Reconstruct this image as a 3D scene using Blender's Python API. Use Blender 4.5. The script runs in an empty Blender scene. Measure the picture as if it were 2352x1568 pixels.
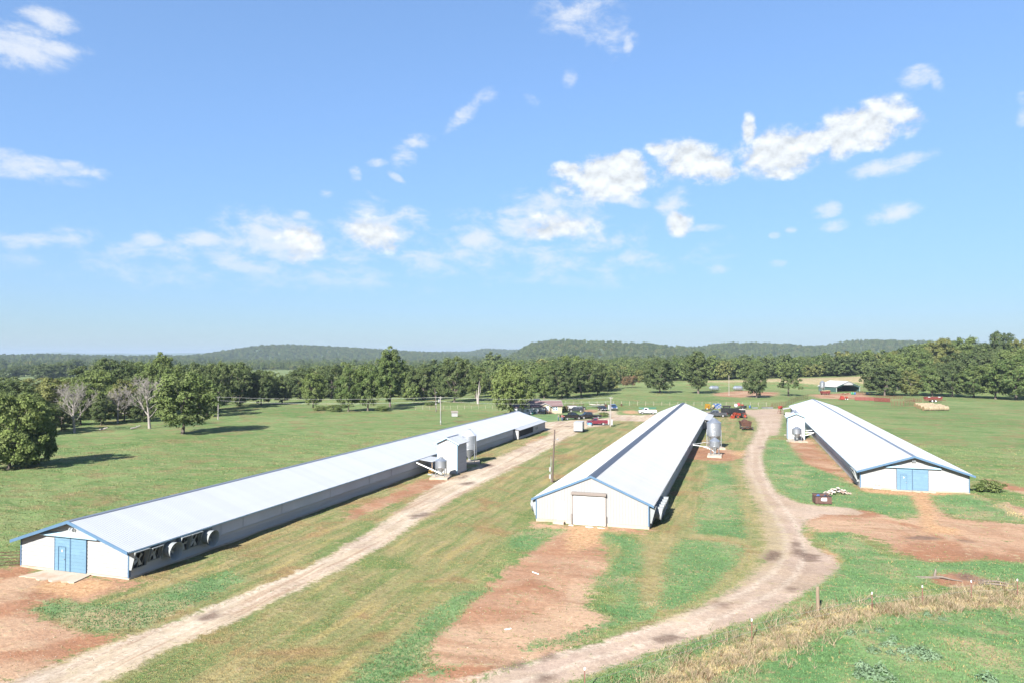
import bpy, bmesh, math, random
import numpy as np
from mathutils import Vector, Matrix, Euler
R = math.radians
random.seed(7)
rng = np.random.default_rng(11)
scene = bpy.context.scene
col = scene.collection

# ------------------------------------------------------------------ camera
# picture plane measured on a 2352 x 1568 grid; world +Y runs along the poultry houses
F_PX, HOR, CAM_H = 1640.0, 817.0, 17.5
PITCH = math.atan((HOR - 784) / F_PX)
YAW = R(17.81)
cam_d = bpy.data.cameras.new('camera')
cam_d.sensor_width = 36.0
cam_d.lens = F_PX / 2352 * 36
cam_d.clip_start = 0.5
cam_d.clip_end = 60000
cam = bpy.data.objects.new('camera', cam_d)
col.objects.link(cam)
cam.location = (0, 0, CAM_H)
cam.rotation_euler = (R(90) + PITCH, 0, YAW)
scene.camera = cam
FW = np.array([-math.sin(YAW) * math.cos(PITCH), math.cos(YAW) * math.cos(PITCH), math.sin(PITCH)])
RT = np.array([math.cos(YAW), math.sin(YAW), 0.0])
UP = np.cross(RT, FW)

def ray(x, y):
    return FW * F_PX + RT * (x - 1176) + UP * (784 - y)

def azel(x, y):
    d = ray(x, y)
    return math.atan2(d[0], d[1]), math.atan2(d[2], math.hypot(d[0], d[1]))

# ------------------------------------------------------------------ exposure
EXPO = 2.0
scene.view_settings.view_transform = 'Standard'
scene.view_settings.look = 'None'
scene.view_settings.exposure = EXPO
scene.view_settings.gamma = 1.0
scene.view_settings.use_curve_mapping = False
try:
    scene.cycles.use_adaptive_sampling = True
    scene.cycles.adaptive_threshold = 0.02
    scene.cycles.max_bounces = 4
    scene.cycles.diffuse_bounces = 2
    scene.cycles.glossy_bounces = 2
    scene.cycles.transmission_bounces = 2
    scene.cycles.transparent_max_bounces = 6
    scene.cycles.volume_bounces = 0
    scene.cycles.use_denoising = True
except Exception:
    pass

# ------------------------------------------------------------------ sun
SUN = Vector((-0.26, -1.45, 1.0)).normalized()
sun_d = bpy.data.lights.new('sun', 'SUN')
sun_d.energy = 4.2
sun_d.angle = R(0.53)
sun_d.color = (1.0, 0.97, 0.92)
sun = bpy.data.objects.new('sun', sun_d)
col.objects.link(sun)
sun.rotation_euler = SUN.to_track_quat('Z', 'Y').to_euler()
sun.location = (-60, -200, 150)

# ------------------------------------------------------------------ world: Nishita sky with broken cloud
world = bpy.data.worlds.new('World')
scene.world = world
world.use_nodes = True
wt = world.node_tree
wn, wl = wt.nodes, wt.links
wn.clear()
def wnode(t, **kw):
    n = wn.new(t)
    for k, v in kw.items():
        setattr(n, k, v)
    return n
def wmath(op, a, b=None, c=None):
    n = wnode('ShaderNodeMath', operation=op)
    for i, s in enumerate((a, b, c)):
        if s is None: continue
        if isinstance(s, (int, float)): n.inputs[i].default_value = s
        else: wl.new(s, n.inputs[i])
    return n.outputs[0]
def wrange(val, a, b, c=0.0, d=1.0, smooth=True):
    n = wnode('ShaderNodeMapRange')
    if smooth: n.interpolation_type = 'SMOOTHSTEP'
    wl.new(val, n.inputs[0])
    for i, s in enumerate((a, b, c, d)): n.inputs[i + 1].default_value = s
    return n.outputs[0]
def wmix(fac, a, b):
    n = wnode('ShaderNodeMix', data_type='RGBA')
    for i, s in ((0, fac), (6, a), (7, b)):
        if isinstance(s, (int, float)): n.inputs[i].default_value = s
        elif isinstance(s, tuple): n.inputs[i].default_value = s
        else: wl.new(s, n.inputs[i])
    return n.outputs[2]

sky = wnode('ShaderNodeTexSky', sky_type='NISHITA')
sky.sun_disc = False
sky.sun_elevation = math.asin(SUN.z)
sky.sun_rotation = math.atan2(SUN.x, SUN.y)
sky.altitude = 200
sky.air_density = 0.75
sky.dust_density = 0.8
sky.ozone_density = 5.0
# the camera's soft shoulder on the very bright sky: colour / (1 + k * luminance)
lum = wnode('ShaderNodeVectorMath', operation='DOT_PRODUCT')
wl.new(sky.outputs[0], lum.inputs[0]); lum.inputs[1].default_value = (0.21, 0.72, 0.07)
sh = wmath('DIVIDE', 1.0, wmath('ADD', wmath('MULTIPLY', lum.outputs['Value'], 0.5), 1.0))
skyc = wnode('ShaderNodeVectorMath', operation='SCALE')
wl.new(sky.outputs[0], skyc.inputs[0]); wl.new(sh, skyc.inputs['Scale'])
hs = wnode('ShaderNodeHueSaturation')
hs.inputs['Saturation'].default_value = 0.96
hs.inputs['Hue'].default_value = 0.495
hs.inputs['Value'].default_value = 1.0
wl.new(skyc.outputs[0], hs.inputs['Color'])
SKYC = hs.outputs[0]
tc = wnode('ShaderNodeTexCoord')
sp = wnode('ShaderNodeSeparateXYZ')
wl.new(tc.outputs['Generated'], sp.inputs[0])
az = wmath('ARCTAN2', sp.outputs[0], sp.outputs[1])
el = wmath('ARCSINE', sp.outputs[2])
uv = wnode('ShaderNodeCombineXYZ')
wl.new(az, uv.inputs[0]); wl.new(el, uv.inputs[1])
UV = uv.outputs[0]

def wnoise(vec, scale, detail, rough, dist, stretch=(1, 1, 1), off=(0, 0, 0), rot=0.0):
    m = wnode('ShaderNodeMapping')
    m.inputs['Location'].default_value = off
    m.inputs['Rotation'].default_value = (0, 0, rot)
    m.inputs['Scale'].default_value = stretch
    wl.new(vec, m.inputs[0])
    n = wnode('ShaderNodeTexNoise', noise_dimensions='2D')
    wl.new(m.outputs[0], n.inputs['Vector'])
    n.inputs['Scale'].default_value = scale
    n.inputs['Detail'].default_value = detail
    n.inputs['Roughness'].default_value = rough
    n.inputs['Distortion'].default_value = dist
    return n.outputs[0]

def blobs(lst):
    acc = None
    for (x, y, rx, ry, rot, st) in lst:
        a, e = azel(x, y)
        m = wnode('ShaderNodeMapping', vector_type='TEXTURE')
        m.inputs['Location'].default_value = (a, e, 0)
        m.inputs['Rotation'].default_value = (0, 0, R(rot))
        k = 1.0 / math.hypot(F_PX, math.hypot(x - 1176, y - 784)) * 1.08
        m.inputs['Scale'].default_value = (rx * k, ry * k * 1.15, 1)
        wl.new(UV, m.inputs[0])
        ln = wnode('ShaderNodeVectorMath', operation='LENGTH')
        wl.new(m.outputs[0], ln.inputs[0])
        v = wrange(ln.outputs['Value'], 0.15, 1.6, st, 0.0)
        acc = v if acc is None else wmath('MAXIMUM', acc, v)
    return acc

CUM = [(1400, 412, 105, 44, 4, 1.0), (1440, 378, 55, 24, 0, .95), (1300, 392, 40, 16, 0, .8), (1590, 372, 92, 34, -14, 1.0),
       (1560, 346, 45, 22, 0, .95), (1650, 392, 45, 18, -10, .95), (1510, 345, 30, 14, 0, .8), (1790, 350, 88, 42, 5, 1.0), (1720, 300, 16, 30, 0, .8),
       (1980, 296, 112, 44, 10, 1.0), (2080, 268, 50, 18, 0, .85), (1890, 325, 50, 26, 20, .9), (1780, 398, 45, 12, -15, .75), (1990, 335, 45, 14, 0, .8),
       (1560, 515, 30, 24, -25, .8), (850, 535, 66, 30, -22, .75), (1280, 520, 90, 26, -5, .75), (690, 560, 52, 36, -20, .75)]
WSP = [(640, 610, 620, 60, 0, .46), (1250, 590, 420, 70, 0, .44), (30, 100, 110, 44, 0, .95), (120, 112, 80, 20, 8, .85), (110, 45, 70, 24, -10, .7), (60, 385, 120, 26, -4, .8), (185, 388, 55, 18, -8, .7),
       (1320, 35, 105, 45, 0, .55), (1400, 75, 70, 50, 0, .5), (1442, 105, 14, 20, 0, .75), (1310, 185, 20, 24, 0, .45), (1075, 255, 66, 16, 40, .72),
       (1112, 226, 34, 14, 10, .65), (960, 320, 36, 18, 5, .72), (925, 362, 30, 24, 10, .7), (868, 374, 28, 10, 0, .55), (815, 402, 16, 16, 0, .55),
       (1228, 231, 28, 11, -22, .6), (910, 408, 24, 8, -30, .5), (870, 455, 50, 8, -20, .45), (750, 448, 26, 12, 20, .5),
       (2105, 183, 45, 24, 10, .75), (2150, 190, 16, 22, 20, .65), (2050, 380, 86, 18, 8, .8), (2052, 488, 58, 20, 12, .8),
       (1893, 482, 36, 17, 0, .68), (1910, 521, 38, 13, 8, .68), (2348, 255, 14, 34, 0, .6), (1548, 462, 44, 32, 0, .62), (1615, 525, 55, 9, 0, .5),
       (1430, 458, 60, 16, -10, .7), (1280, 480, 110, 34, -8, .8), (1225, 525, 90, 30, 0, .8), (1180, 490, 40, 20, 0, .6), (860, 525, 90, 42, -15, .75),
       (640, 560, 130, 60, -12, .8), (545, 605, 110, 26, -15, .7), (560, 505, 50, 22, -15, .6), (690, 498, 24, 12, 0, .65), (460, 550, 54, 20, 0, .7), (345, 550, 50, 18, 0, .6),
       (130, 553, 110, 22, 8, .68), (1100, 550, 64, 30, -20, .72), (1075, 498, 60, 18, 0, .6), (945, 502, 56, 22, -10, .62), (1060, 592, 64, 26, 0, .55),
       (1420, 555, 22, 24, 0, .6), (1350, 575, 44, 24, 0, .55), (950, 600, 100, 30, 0, .55), (430, 635, 190, 22, 10, .5), (1786, 606, 24, 8, 0, .6),
       (1640, 620, 36, 10, 0, .5), (1240, 630, 170, 26, 0, .48), (720, 645, 240, 28, 0, .5), (1820, 530, 16, 8, 0, .5), (1780, 541, 14, 7, 0, .5), (1530, 620, 60, 16, 0, .42)]
CL = 1.02 / 2 ** EXPO
skyS = 0.124
plain = wnode('ShaderNodeBackground')
plain.inputs['Strength'].default_value = skyS
wl.new(SKYC, plain.inputs['Color'])
n1 = wnoise(UV, 30, 8, 0.58, 0.05, (1, 1.35, 1), (3.1, 1.7, 0))
n1b = wnoise(UV, 30, 5, 0.58, 0.05, (1, 1.35, 1), (3.1, 1.7 - 0.012, 0))
n2 = wnoise(UV, 21, 7, 0.64, 0.18, (0.85, 1.7, 1), (9.3, 4.7, 0), R(-8))
lowfade = wrange(el, 0.035, 0.17)
shader = plain.outputs[0]
# the broken cloud is laid out bay by bay, so that each part of the sky only carries its own clouds
xs_t = [-60, 330, 760, 1180, 1480, 1800, 2420]
for k in range(len(xs_t) - 1):
    a0, a1 = azel(xs_t[k], 784)[0], azel(xs_t[k + 1], 784)[0]
    near = lambda b: [q for q in b if azel(q[0], q[1])[0] + 1.6 * q[2] / 1500 > a0 and azel(q[0], q[1])[0] - 1.6 * q[2] / 1500 < a1]
    cu, ws = near(CUM), near(WSP)
    inside = wmath('MULTIPLY', wmath('MULTIPLY', wmath('GREATER_THAN', az, a0), wmath('LESS_THAN', az, a1)),
                   wmath('MULTIPLY', wmath('GREATER_THAN', el, 0.02), wmath('LESS_THAN', el, 0.60)))
    c = SKYC
    if ws:
        bW = blobs(ws)
        tW = wmath('ADD', bW, wmath('MULTIPLY', wmath('MULTIPLY', wmath('SUBTRACT', n2, 0.5), 1.9), wrange(bW, 0.0, 0.35)))
        aW = wmath('MULTIPLY', wrange(tW, 0.16, 1.05), 0.82)
        aW = wmath('MULTIPLY', aW, wmath('ADD', wmath('MULTIPLY', lowfade, 0.8), 0.2))
        c = wmix(aW, c, (CL * .88 / skyS, CL * .93 / skyS, CL * 1.0 / skyS, 1))
    if cu:
        bC = blobs(cu)
        tC = wmath('ADD', bC, wmath('MULTIPLY', wmath('MULTIPLY', wmath('SUBTRACT', n1, 0.5), 1.7), wrange(bC, 0.0, 0.35)))
        aC = wrange(tC, 0.13, 0.78)
        relief = wmath('MULTIPLY', wmath('SUBTRACT', n1, n1b), 0.8)
        bri = wmath('ADD', wrange(tC, 0.5, 1.3, 0.92, 1.02), relief)
        cc = wnode('ShaderNodeVectorMath', operation='SCALE')
        cc.inputs[0].default_value = (CL * 0.93 / skyS, CL * 0.975 / skyS, CL * 1.0 / skyS)
        wl.new(bri, cc.inputs['Scale'])
        c = wmix(wmath('MULTIPLY', aC, 0.95), c, cc.outputs[0])
    bg = wnode('ShaderNodeBackground')
    bg.inputs['Strength'].default_value = skyS
    wl.new(c, bg.inputs['Color'])
    mx = wnode('ShaderNodeMixShader')
    wl.new(inside, mx.inputs[0]); wl.new(shader, mx.inputs[1]); wl.new(bg.outputs[0], mx.inputs[2])
    shader = mx.outputs[0]
wo = wnode('ShaderNodeOutputWorld')
wl.new(shader, wo.inputs['Surface'])
try:
    world.cycles.sampling_method = 'MANUAL'
    world.cycles.sample_map_resolution = 256
except Exception:
    pass

# ------------------------------------------------------------------ helpers
KEXP = 2.3
def s2l(c):
    c = c / 255.0
    return c / 12.92 if c <= 0.04045 else ((c + 0.055) / 1.055) ** 2.4
def C(r, g, b):                       # colour as it shows in full sun -> base colour
    return (s2l(r) / KEXP, s2l(g) / KEXP, s2l(b) / KEXP, 1.0)
def CV(r, g, b):                      # the same for upright faces turned to the sun
    c = C(r, g, b); return (c[0] / 1.7, c[1] / 1.7, c[2] / 1.7, 1.0)
def L(r, g, b):
    return (r, g, b, 1.0)

class NT:
    """thin wrapper that builds node trees"""
    def __init__(self, m):
        self.m = m; m.use_nodes = True
        self.t = m.node_tree; self.n = self.t.nodes; self.l = self.t.links
        self.n.clear()
        self.out = self.n.new('ShaderNodeOutputMaterial')
    def put(self, sock, v):
        if v is None: return
        if isinstance(v, (int, float)): sock.default_value = v
        elif isinstance(v, tuple): sock.default_value = v if len(v) == len(sock.default_value) else v[:len(sock.default_value)]
        else: self.l.new(v, sock)
    def math(self, op, a, b=None, clamp=False):
        n = self.n.new('ShaderNodeMath'); n.operation = op; n.use_clamp = clamp
        self.put(n.inputs[0], a); self.put(n.inputs[1], b)
        return n.outputs[0]
    def mix(self, f, a, b, blend='MIX'):
        n = self.n.new('ShaderNodeMix'); n.data_type = 'RGBA'; n.blend_type = blend
        self.put(n.inputs[0], f); self.put(n.inputs[6], a); self.put(n.inputs[7], b)
        return n.outputs[2]
    def rng(self, v, a, b, c=0.0, d=1.0, smooth=False):
        n = self.n.new('ShaderNodeMapRange')
        if smooth: n.interpolation_type = 'SMOOTHSTEP'
        self.put(n.inputs[0], v)
        for i, s in enumerate((a, b, c, d)): n.inputs[i + 1].default_value = s
        return n.outputs[0]
    def coord(self, kind='Object', scale=(1, 1, 1), rot=(0, 0, 0), loc=(0, 0, 0)):
        t = self.n.new('ShaderNodeTexCoord')
        m = self.n.new('ShaderNodeMapping')
        m.inputs['Scale'].default_value = scale
        m.inputs['Rotation'].default_value = rot
        m.inputs['Location'].default_value = loc
        self.l.new(t.outputs[kind], m.inputs[0])
        return m.outputs[0]
    def noise(self, vec, scale, detail=3, rough=0.55, dist=0.0):
        n = self.n.new('ShaderNodeTexNoise')
        self.put(n.inputs['Vector'], vec)
        n.inputs['Scale'].default_value = scale; n.inputs['Detail'].default_value = detail
        n.inputs['Roughness'].default_value = rough; n.inputs['Distortion'].default_value = dist
        return n.outputs[0]
    def attr(self, name, out='Fac'):
        n = self.n.new('ShaderNodeAttribute'); n.attribute_name = name
        return n.outputs[out]
    def rand(self):
        return self.n.new('ShaderNodeObjectInfo').outputs['Random']
    def bump(self, h, strength=0.3, dist=0.05):
        n = self.n.new('ShaderNodeBump')
        n.inputs['Strength'].default_value = strength; n.inputs['Distance'].default_value = dist
        self.put(n.inputs['Height'], h)
        return n.outputs[0]
    def bsdf(self, colr, rough=0.7, metal=0.0, normal=None, spec=None, coat=None):
        b = self.n.new('ShaderNodeBsdfPrincipled')
        self.put(b.inputs['Base Color'], colr); self.put(b.inputs['Roughness'], rough)
        self.put(b.inputs['Metallic'], metal)
        if normal is not None: self.l.new(normal, b.inputs['Normal'])
        if spec is not None: self.put(b.inputs['Specular IOR Level'], spec)
        if coat is not None: self.put(b.inputs['Coat Weight'], coat)
        self.l.new(b.outputs[0], self.out.inputs['Surface'])
        return b

MATS = {}
def mat(name, c, rough=0.7, metal=0.0, var=0.12, scale=3.0, dirt=0.0, dirtc=None, stretch=(1, 1, 1), orand=0.06, bump=0.0, spec=None, coat=None):
    """plain procedural surface: base colour broken up by two noises, an optional stain and a per-object shift"""
    if name in MATS: return MATS[name]
    m = bpy.data.materials.new(name); t = NT(m)
    v = t.coord('Object', stretch)
    n = t.noise(v, scale, 5, 0.6)
    k = t.math('ADD', t.rng(n, 0.25, 0.75, 1 - var, 1 + var), t.rng(t.rand(), 0, 1, -orand, orand))
    c4 = tuple(c) if len(c) == 4 else (*c, 1.0)
    base = t.mix(1.0, c4, t.n.new('ShaderNodeCombineColor').outputs[0], 'MULTIPLY') if False else None
    vm = t.n.new('ShaderNodeVectorMath'); vm.operation = 'SCALE'
    vm.inputs[0].default_value = c4[:3]; t.l.new(k, vm.inputs['Scale'])
    cc = vm.outputs[0]
    if dirt > 0:
        d = t.noise(t.coord('Object', tuple(s * 1.0 for s in stretch), loc=(5, 2, 1)), scale * 0.45, 6, 0.68, 0.4)
        cc = t.mix(t.math('MULTIPLY', t.rng(d, 0.48, 0.72, 0, 1, True), dirt), cc, dirtc or C(150, 125, 100))
    nm = t.bump(n, bump, 0.02) if bump else None
    t.bsdf(cc, rough, metal, nm, spec, coat)
    MATS[name] = m
    return m

class MB:
    """collects geometry for ONE mesh object"""
    def __init__(self): self.v, self.f, self.m = [], [], []
    def add(self, vs, fs, m=0):
        o = len(self.v)
        self.v += [tuple(map(float, p)) for p in vs]
        self.f += [tuple(i + o for i in q) for q in fs]
        self.m += [m] * len(fs)
        return self
    def box(self, x0, x1, y0, y1, z0, z1, m=0):
        return self.add([(x0, y0, z0), (x1, y0, z0), (x1, y1, z0), (x0, y1, z0), (x0, y0, z1), (x1, y0, z1), (x1, y1, z1), (x0, y1, z1)],
                        [(0, 3, 2, 1), (4, 5, 6, 7), (0, 1, 5, 4), (1, 2, 6, 5), (2, 3, 7, 6), (3, 0, 4, 7)], m)
    def cbox(self, x0, x1, y0, y1, z0, z1, b=0.02, m=0):
        """box with chamfered upright and top edges"""
        ring = lambda i, z: [(x0 + i + b, y0 + i, z), (x1 - i - b, y0 + i, z), (x1 - i, y0 + i + b, z), (x1 - i, y1 - i - b, z), (x1 - i - b, y1 - i, z), (x0 + i + b, y1 - i, z), (x0 + i, y1 - i - b, z), (x0 + i, y0 + i + b, z)]
        return self.loft([ring(b, z0), ring(0, z0 + b), ring(0, z1 - b), ring(b, z1)], True, m)
    def loft(self, rings, caps=True, m=0, closed=True):
        n = len(rings[0]); vs = [p for r in rings for p in r]; fs = []
        for k in range(len(rings) - 1):
            for i in range(n if closed else n - 1):
                j = (i + 1) % n
                fs.append((k * n + i, k * n + j, (k + 1) * n + j, (k + 1) * n + i))
        if caps:
            fs.append(tuple(range(n))[::-1]); fs.append(tuple((len(rings) - 1) * n + i for i in range(n)))
        return self.add(vs, fs, m)
    def hexa(self, p, m=0):
        """8 corners: bottom ring then top ring"""
        return self.add(p, [(0, 3, 2, 1), (4, 5, 6, 7), (0, 1, 5, 4), (1, 2, 6, 5), (2, 3, 7, 6), (3, 0, 4, 7)], m)
    def bar(self, p, q, w, h=None, m=0, up=(0, 0, 1)):
        p, q = Vector(p), Vector(q); h = h or w
        d = (q - p).normalized(); u = Vector(up)
        if abs(d.dot(u)) > 0.98: u = Vector((0, 1, 0))
        s = d.cross(u).normalized() * w / 2; t = s.normalized().cross(d).normalized() * h / 2
        return self.hexa([p - s - t, p + s - t, p + s + t, p - s + t, q - s - t, q + s - t, q + s + t, q - s + t], m)
    def cyl(self, p, q, r0, r1=None, n=10, caps=True, m=0):
        p, q = Vector(p), Vector(q); r1 = r0 if r1 is None else r1
        d = (q - p).normalized(); u = Vector((0, 0, 1)) if abs(d.z) < 0.95 else Vector((1, 0, 0))
        s = d.cross(u).normalized(); t = d.cross(s).normalized()
        rg = lambda c, r: [c + (s * math.cos(a) + t * math.sin(a)) * r for a in (2 * math.pi * i / n for i in range(n))]
        return self.loft([rg(p, r0), rg(q, r1)], caps, m)
    def tube(self, pts, rad, n=6, m=0, caps=True):
        pts = [Vector(p) for p in pts]
        if not isinstance(rad, (list, tuple)): rad = [rad] * len(pts)
        rings = []; s = None
        for i, p in enumerate(pts):
            d = (pts[min(i + 1, len(pts) - 1)] - pts[max(i - 1, 0)]).normalized()
            if s is None: s = d.cross(Vector((0.31, 0.77, 0.55))).normalized()
            s = (s - d * s.dot(d)).normalized(); t = d.cross(s)
            rings.append([p + (s * math.cos(a) + t * math.sin(a)) * rad[i] for a in (2 * math.pi * k / n for k in range(n))])
        return self.loft(rings, caps, m)
    def lathe(self, prof, n=16, c=(0, 0, 0), axis=None, caps=False, m=0):
        c = Vector(c); ax = Vector(axis).normalized() if axis else Vector((0, 0, 1))
        u = Vector((1, 0, 0)) if abs(ax.x) < 0.9 else Vector((0, 1, 0))
        s = ax.cross(u).normalized(); t = ax.cross(s).normalized()
        rings = [[c + ax * z + (s * math.cos(a) - t * math.sin(a)) * r for a in (2 * math.pi * i / n for i in range(n))] for r, z in prof]
        return self.loft(rings, caps, m)
    def prism_xz(self, pts, y0, y1, m=0):
        n = len(pts)
        return self.loft([[(x, y1, z) for x, z in pts], [(x, y0, z) for x, z in pts]], True, m)
    def prism_yz(self, pts, x0, x1, m=0):
        return self.loft([[(x0, y, z) for y, z in pts], [(x1, y, z) for y, z in pts]], True, m)
    def mesh(self, name, mats, smooth=None):
        me = bpy.data.meshes.new(name)
        me.from_pydata(self.v, [], self.f)
        for mm in (mats if isinstance(mats, (list, tuple)) else [mats]): me.materials.append(mm)
        me.polygons.foreach_set('material_index', self.m)
        if smooth is not None:
            me.polygons.foreach_set('use_smooth', [True] * len(me.polygons))
            me.set_sharp_from_angle(angle=R(smooth))
        me.update()
        return me
    def build(self, name, mats, parent=None, loc=(0, 0, 0), rz=0.0, smooth=None):
        return link(name, self.mesh(name, mats, smooth), parent, loc, rz)

def link(name, me, parent=None, loc=(0, 0, 0), rz=0.0):
    o = bpy.data.objects.new(name, me)
    col.objects.link(o)
    o.parent = parent; o.location = loc
    if rz: o.rotation_euler = (0, 0, rz)
    return o
def tag(o, label=None, cat=None, group=None, kind=None):
    if label: o['label'] = label
    if cat: o['category'] = cat
    if group: o['group'] = group
    if kind: o['kind'] = kind
    return o
def thing(name, label, cat, loc=(0, 0, 0), rz=0.0, group=None):
    o = bpy.data.objects.new(name, None); col.objects.link(o)
    o.empty_display_size = 0.3
    o.location = loc; o.rotation_euler = (0, 0, rz)
    return tag(o, label, cat, group)
def copy_tree(o, parent=None):
    c = o.copy(); col.objects.link(c); c.parent = parent
    for ch in o.children: copy_tree(ch, c)
    return c

# ------------------------------------------------------------------ terrain
def sstep(a, b, x):
    t = np.clip((x - a) / (b - a), 0, 1)
    return t * t * (3 - 2 * t)
def terr(x, y):
    x = np.asarray(x, float); y = np.asarray(y, float)
    u = x * RT[0] + y * RT[1]; v = -x * math.sin(YAW) + y * math.cos(YAW)
    px = 1176 + F_PX * u / np.maximum(v, 1.0)
    z = 0.0 * x
    wob = 8 * np.sin(x * .021 + 1) + 5 * np.sin(x * .053)
    bank = (0.8 + 4.0 * np.clip((px - 1400) / 520, 0, 1.1)) * sstep(1360, 1470, px) * (1 - sstep(2010, 2120, px))
    z = z + bank * sstep(405, 440, v + wob) * (1 - 0.75 * sstep(520, 800, v))
    z = z + 13.0 * sstep(2030, 2130, px) * sstep(318, 450, v) * (1 - 0.6 * sstep(600, 1200, v)) * (v > 0)
    z = z - 7.0 * sstep(290, 430, v) * (1 - sstep(1020, 1160, px)) * (1 - .6 * sstep(1200, 2200, v)) * (v > 0)
    far = sstep(230, 400, v)
    z = z + far * (0.5 * np.sin(x * .017 + .6) * np.sin(y * .013) - 0.3)
    z = z + 0.06 * np.sin(x * .9 + .3 * y) * np.sin(y * .7 - .2 * x) * sstep(6, 25, v) * (1 - sstep(180, 300, v))
    # shallow rise that carries the fence line in the near right corner
    z = z + 0.35 * np.exp(-(((x - 9) / 14) ** 2 + ((y - 50) / 9) ** 2))
    return z
def tz(x, y):
    return float(terr(x, y))
def G(x, y, dz=0.0):
    """ground point under a picture point"""
    d = ray(x, y); z = 0.0
    for _ in range(12):
        t = (z - CAM_H) / d[2] if d[2] < -1e-6 else 4000.0 / F_PX
        p = d * t
        z = tz(p[0], p[1])
    return Vector((p[0], p[1], z + dz))
def Gz(x, y, z):
    d = ray(x, y); t = (z - CAM_H) / d[2]
    return Vector((d[0] * t, d[1] * t, z))
def atv(x, v):
    """ground point in the direction of picture column x at depth v"""
    u = (x - 1176) / F_PX * v
    X = u * RT[0] - v * math.sin(YAW); Y = u * RT[1] + v * math.cos(YAW)
    return Vector((X, Y, tz(X, Y)))
def depth(p):
    return -p[0] * math.sin(YAW) + p[1] * math.cos(YAW)
def hpx(p, npx):
    return npx / F_PX * depth(p)
CAMDIR = YAW    # rotation that squares an object to the camera

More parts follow.
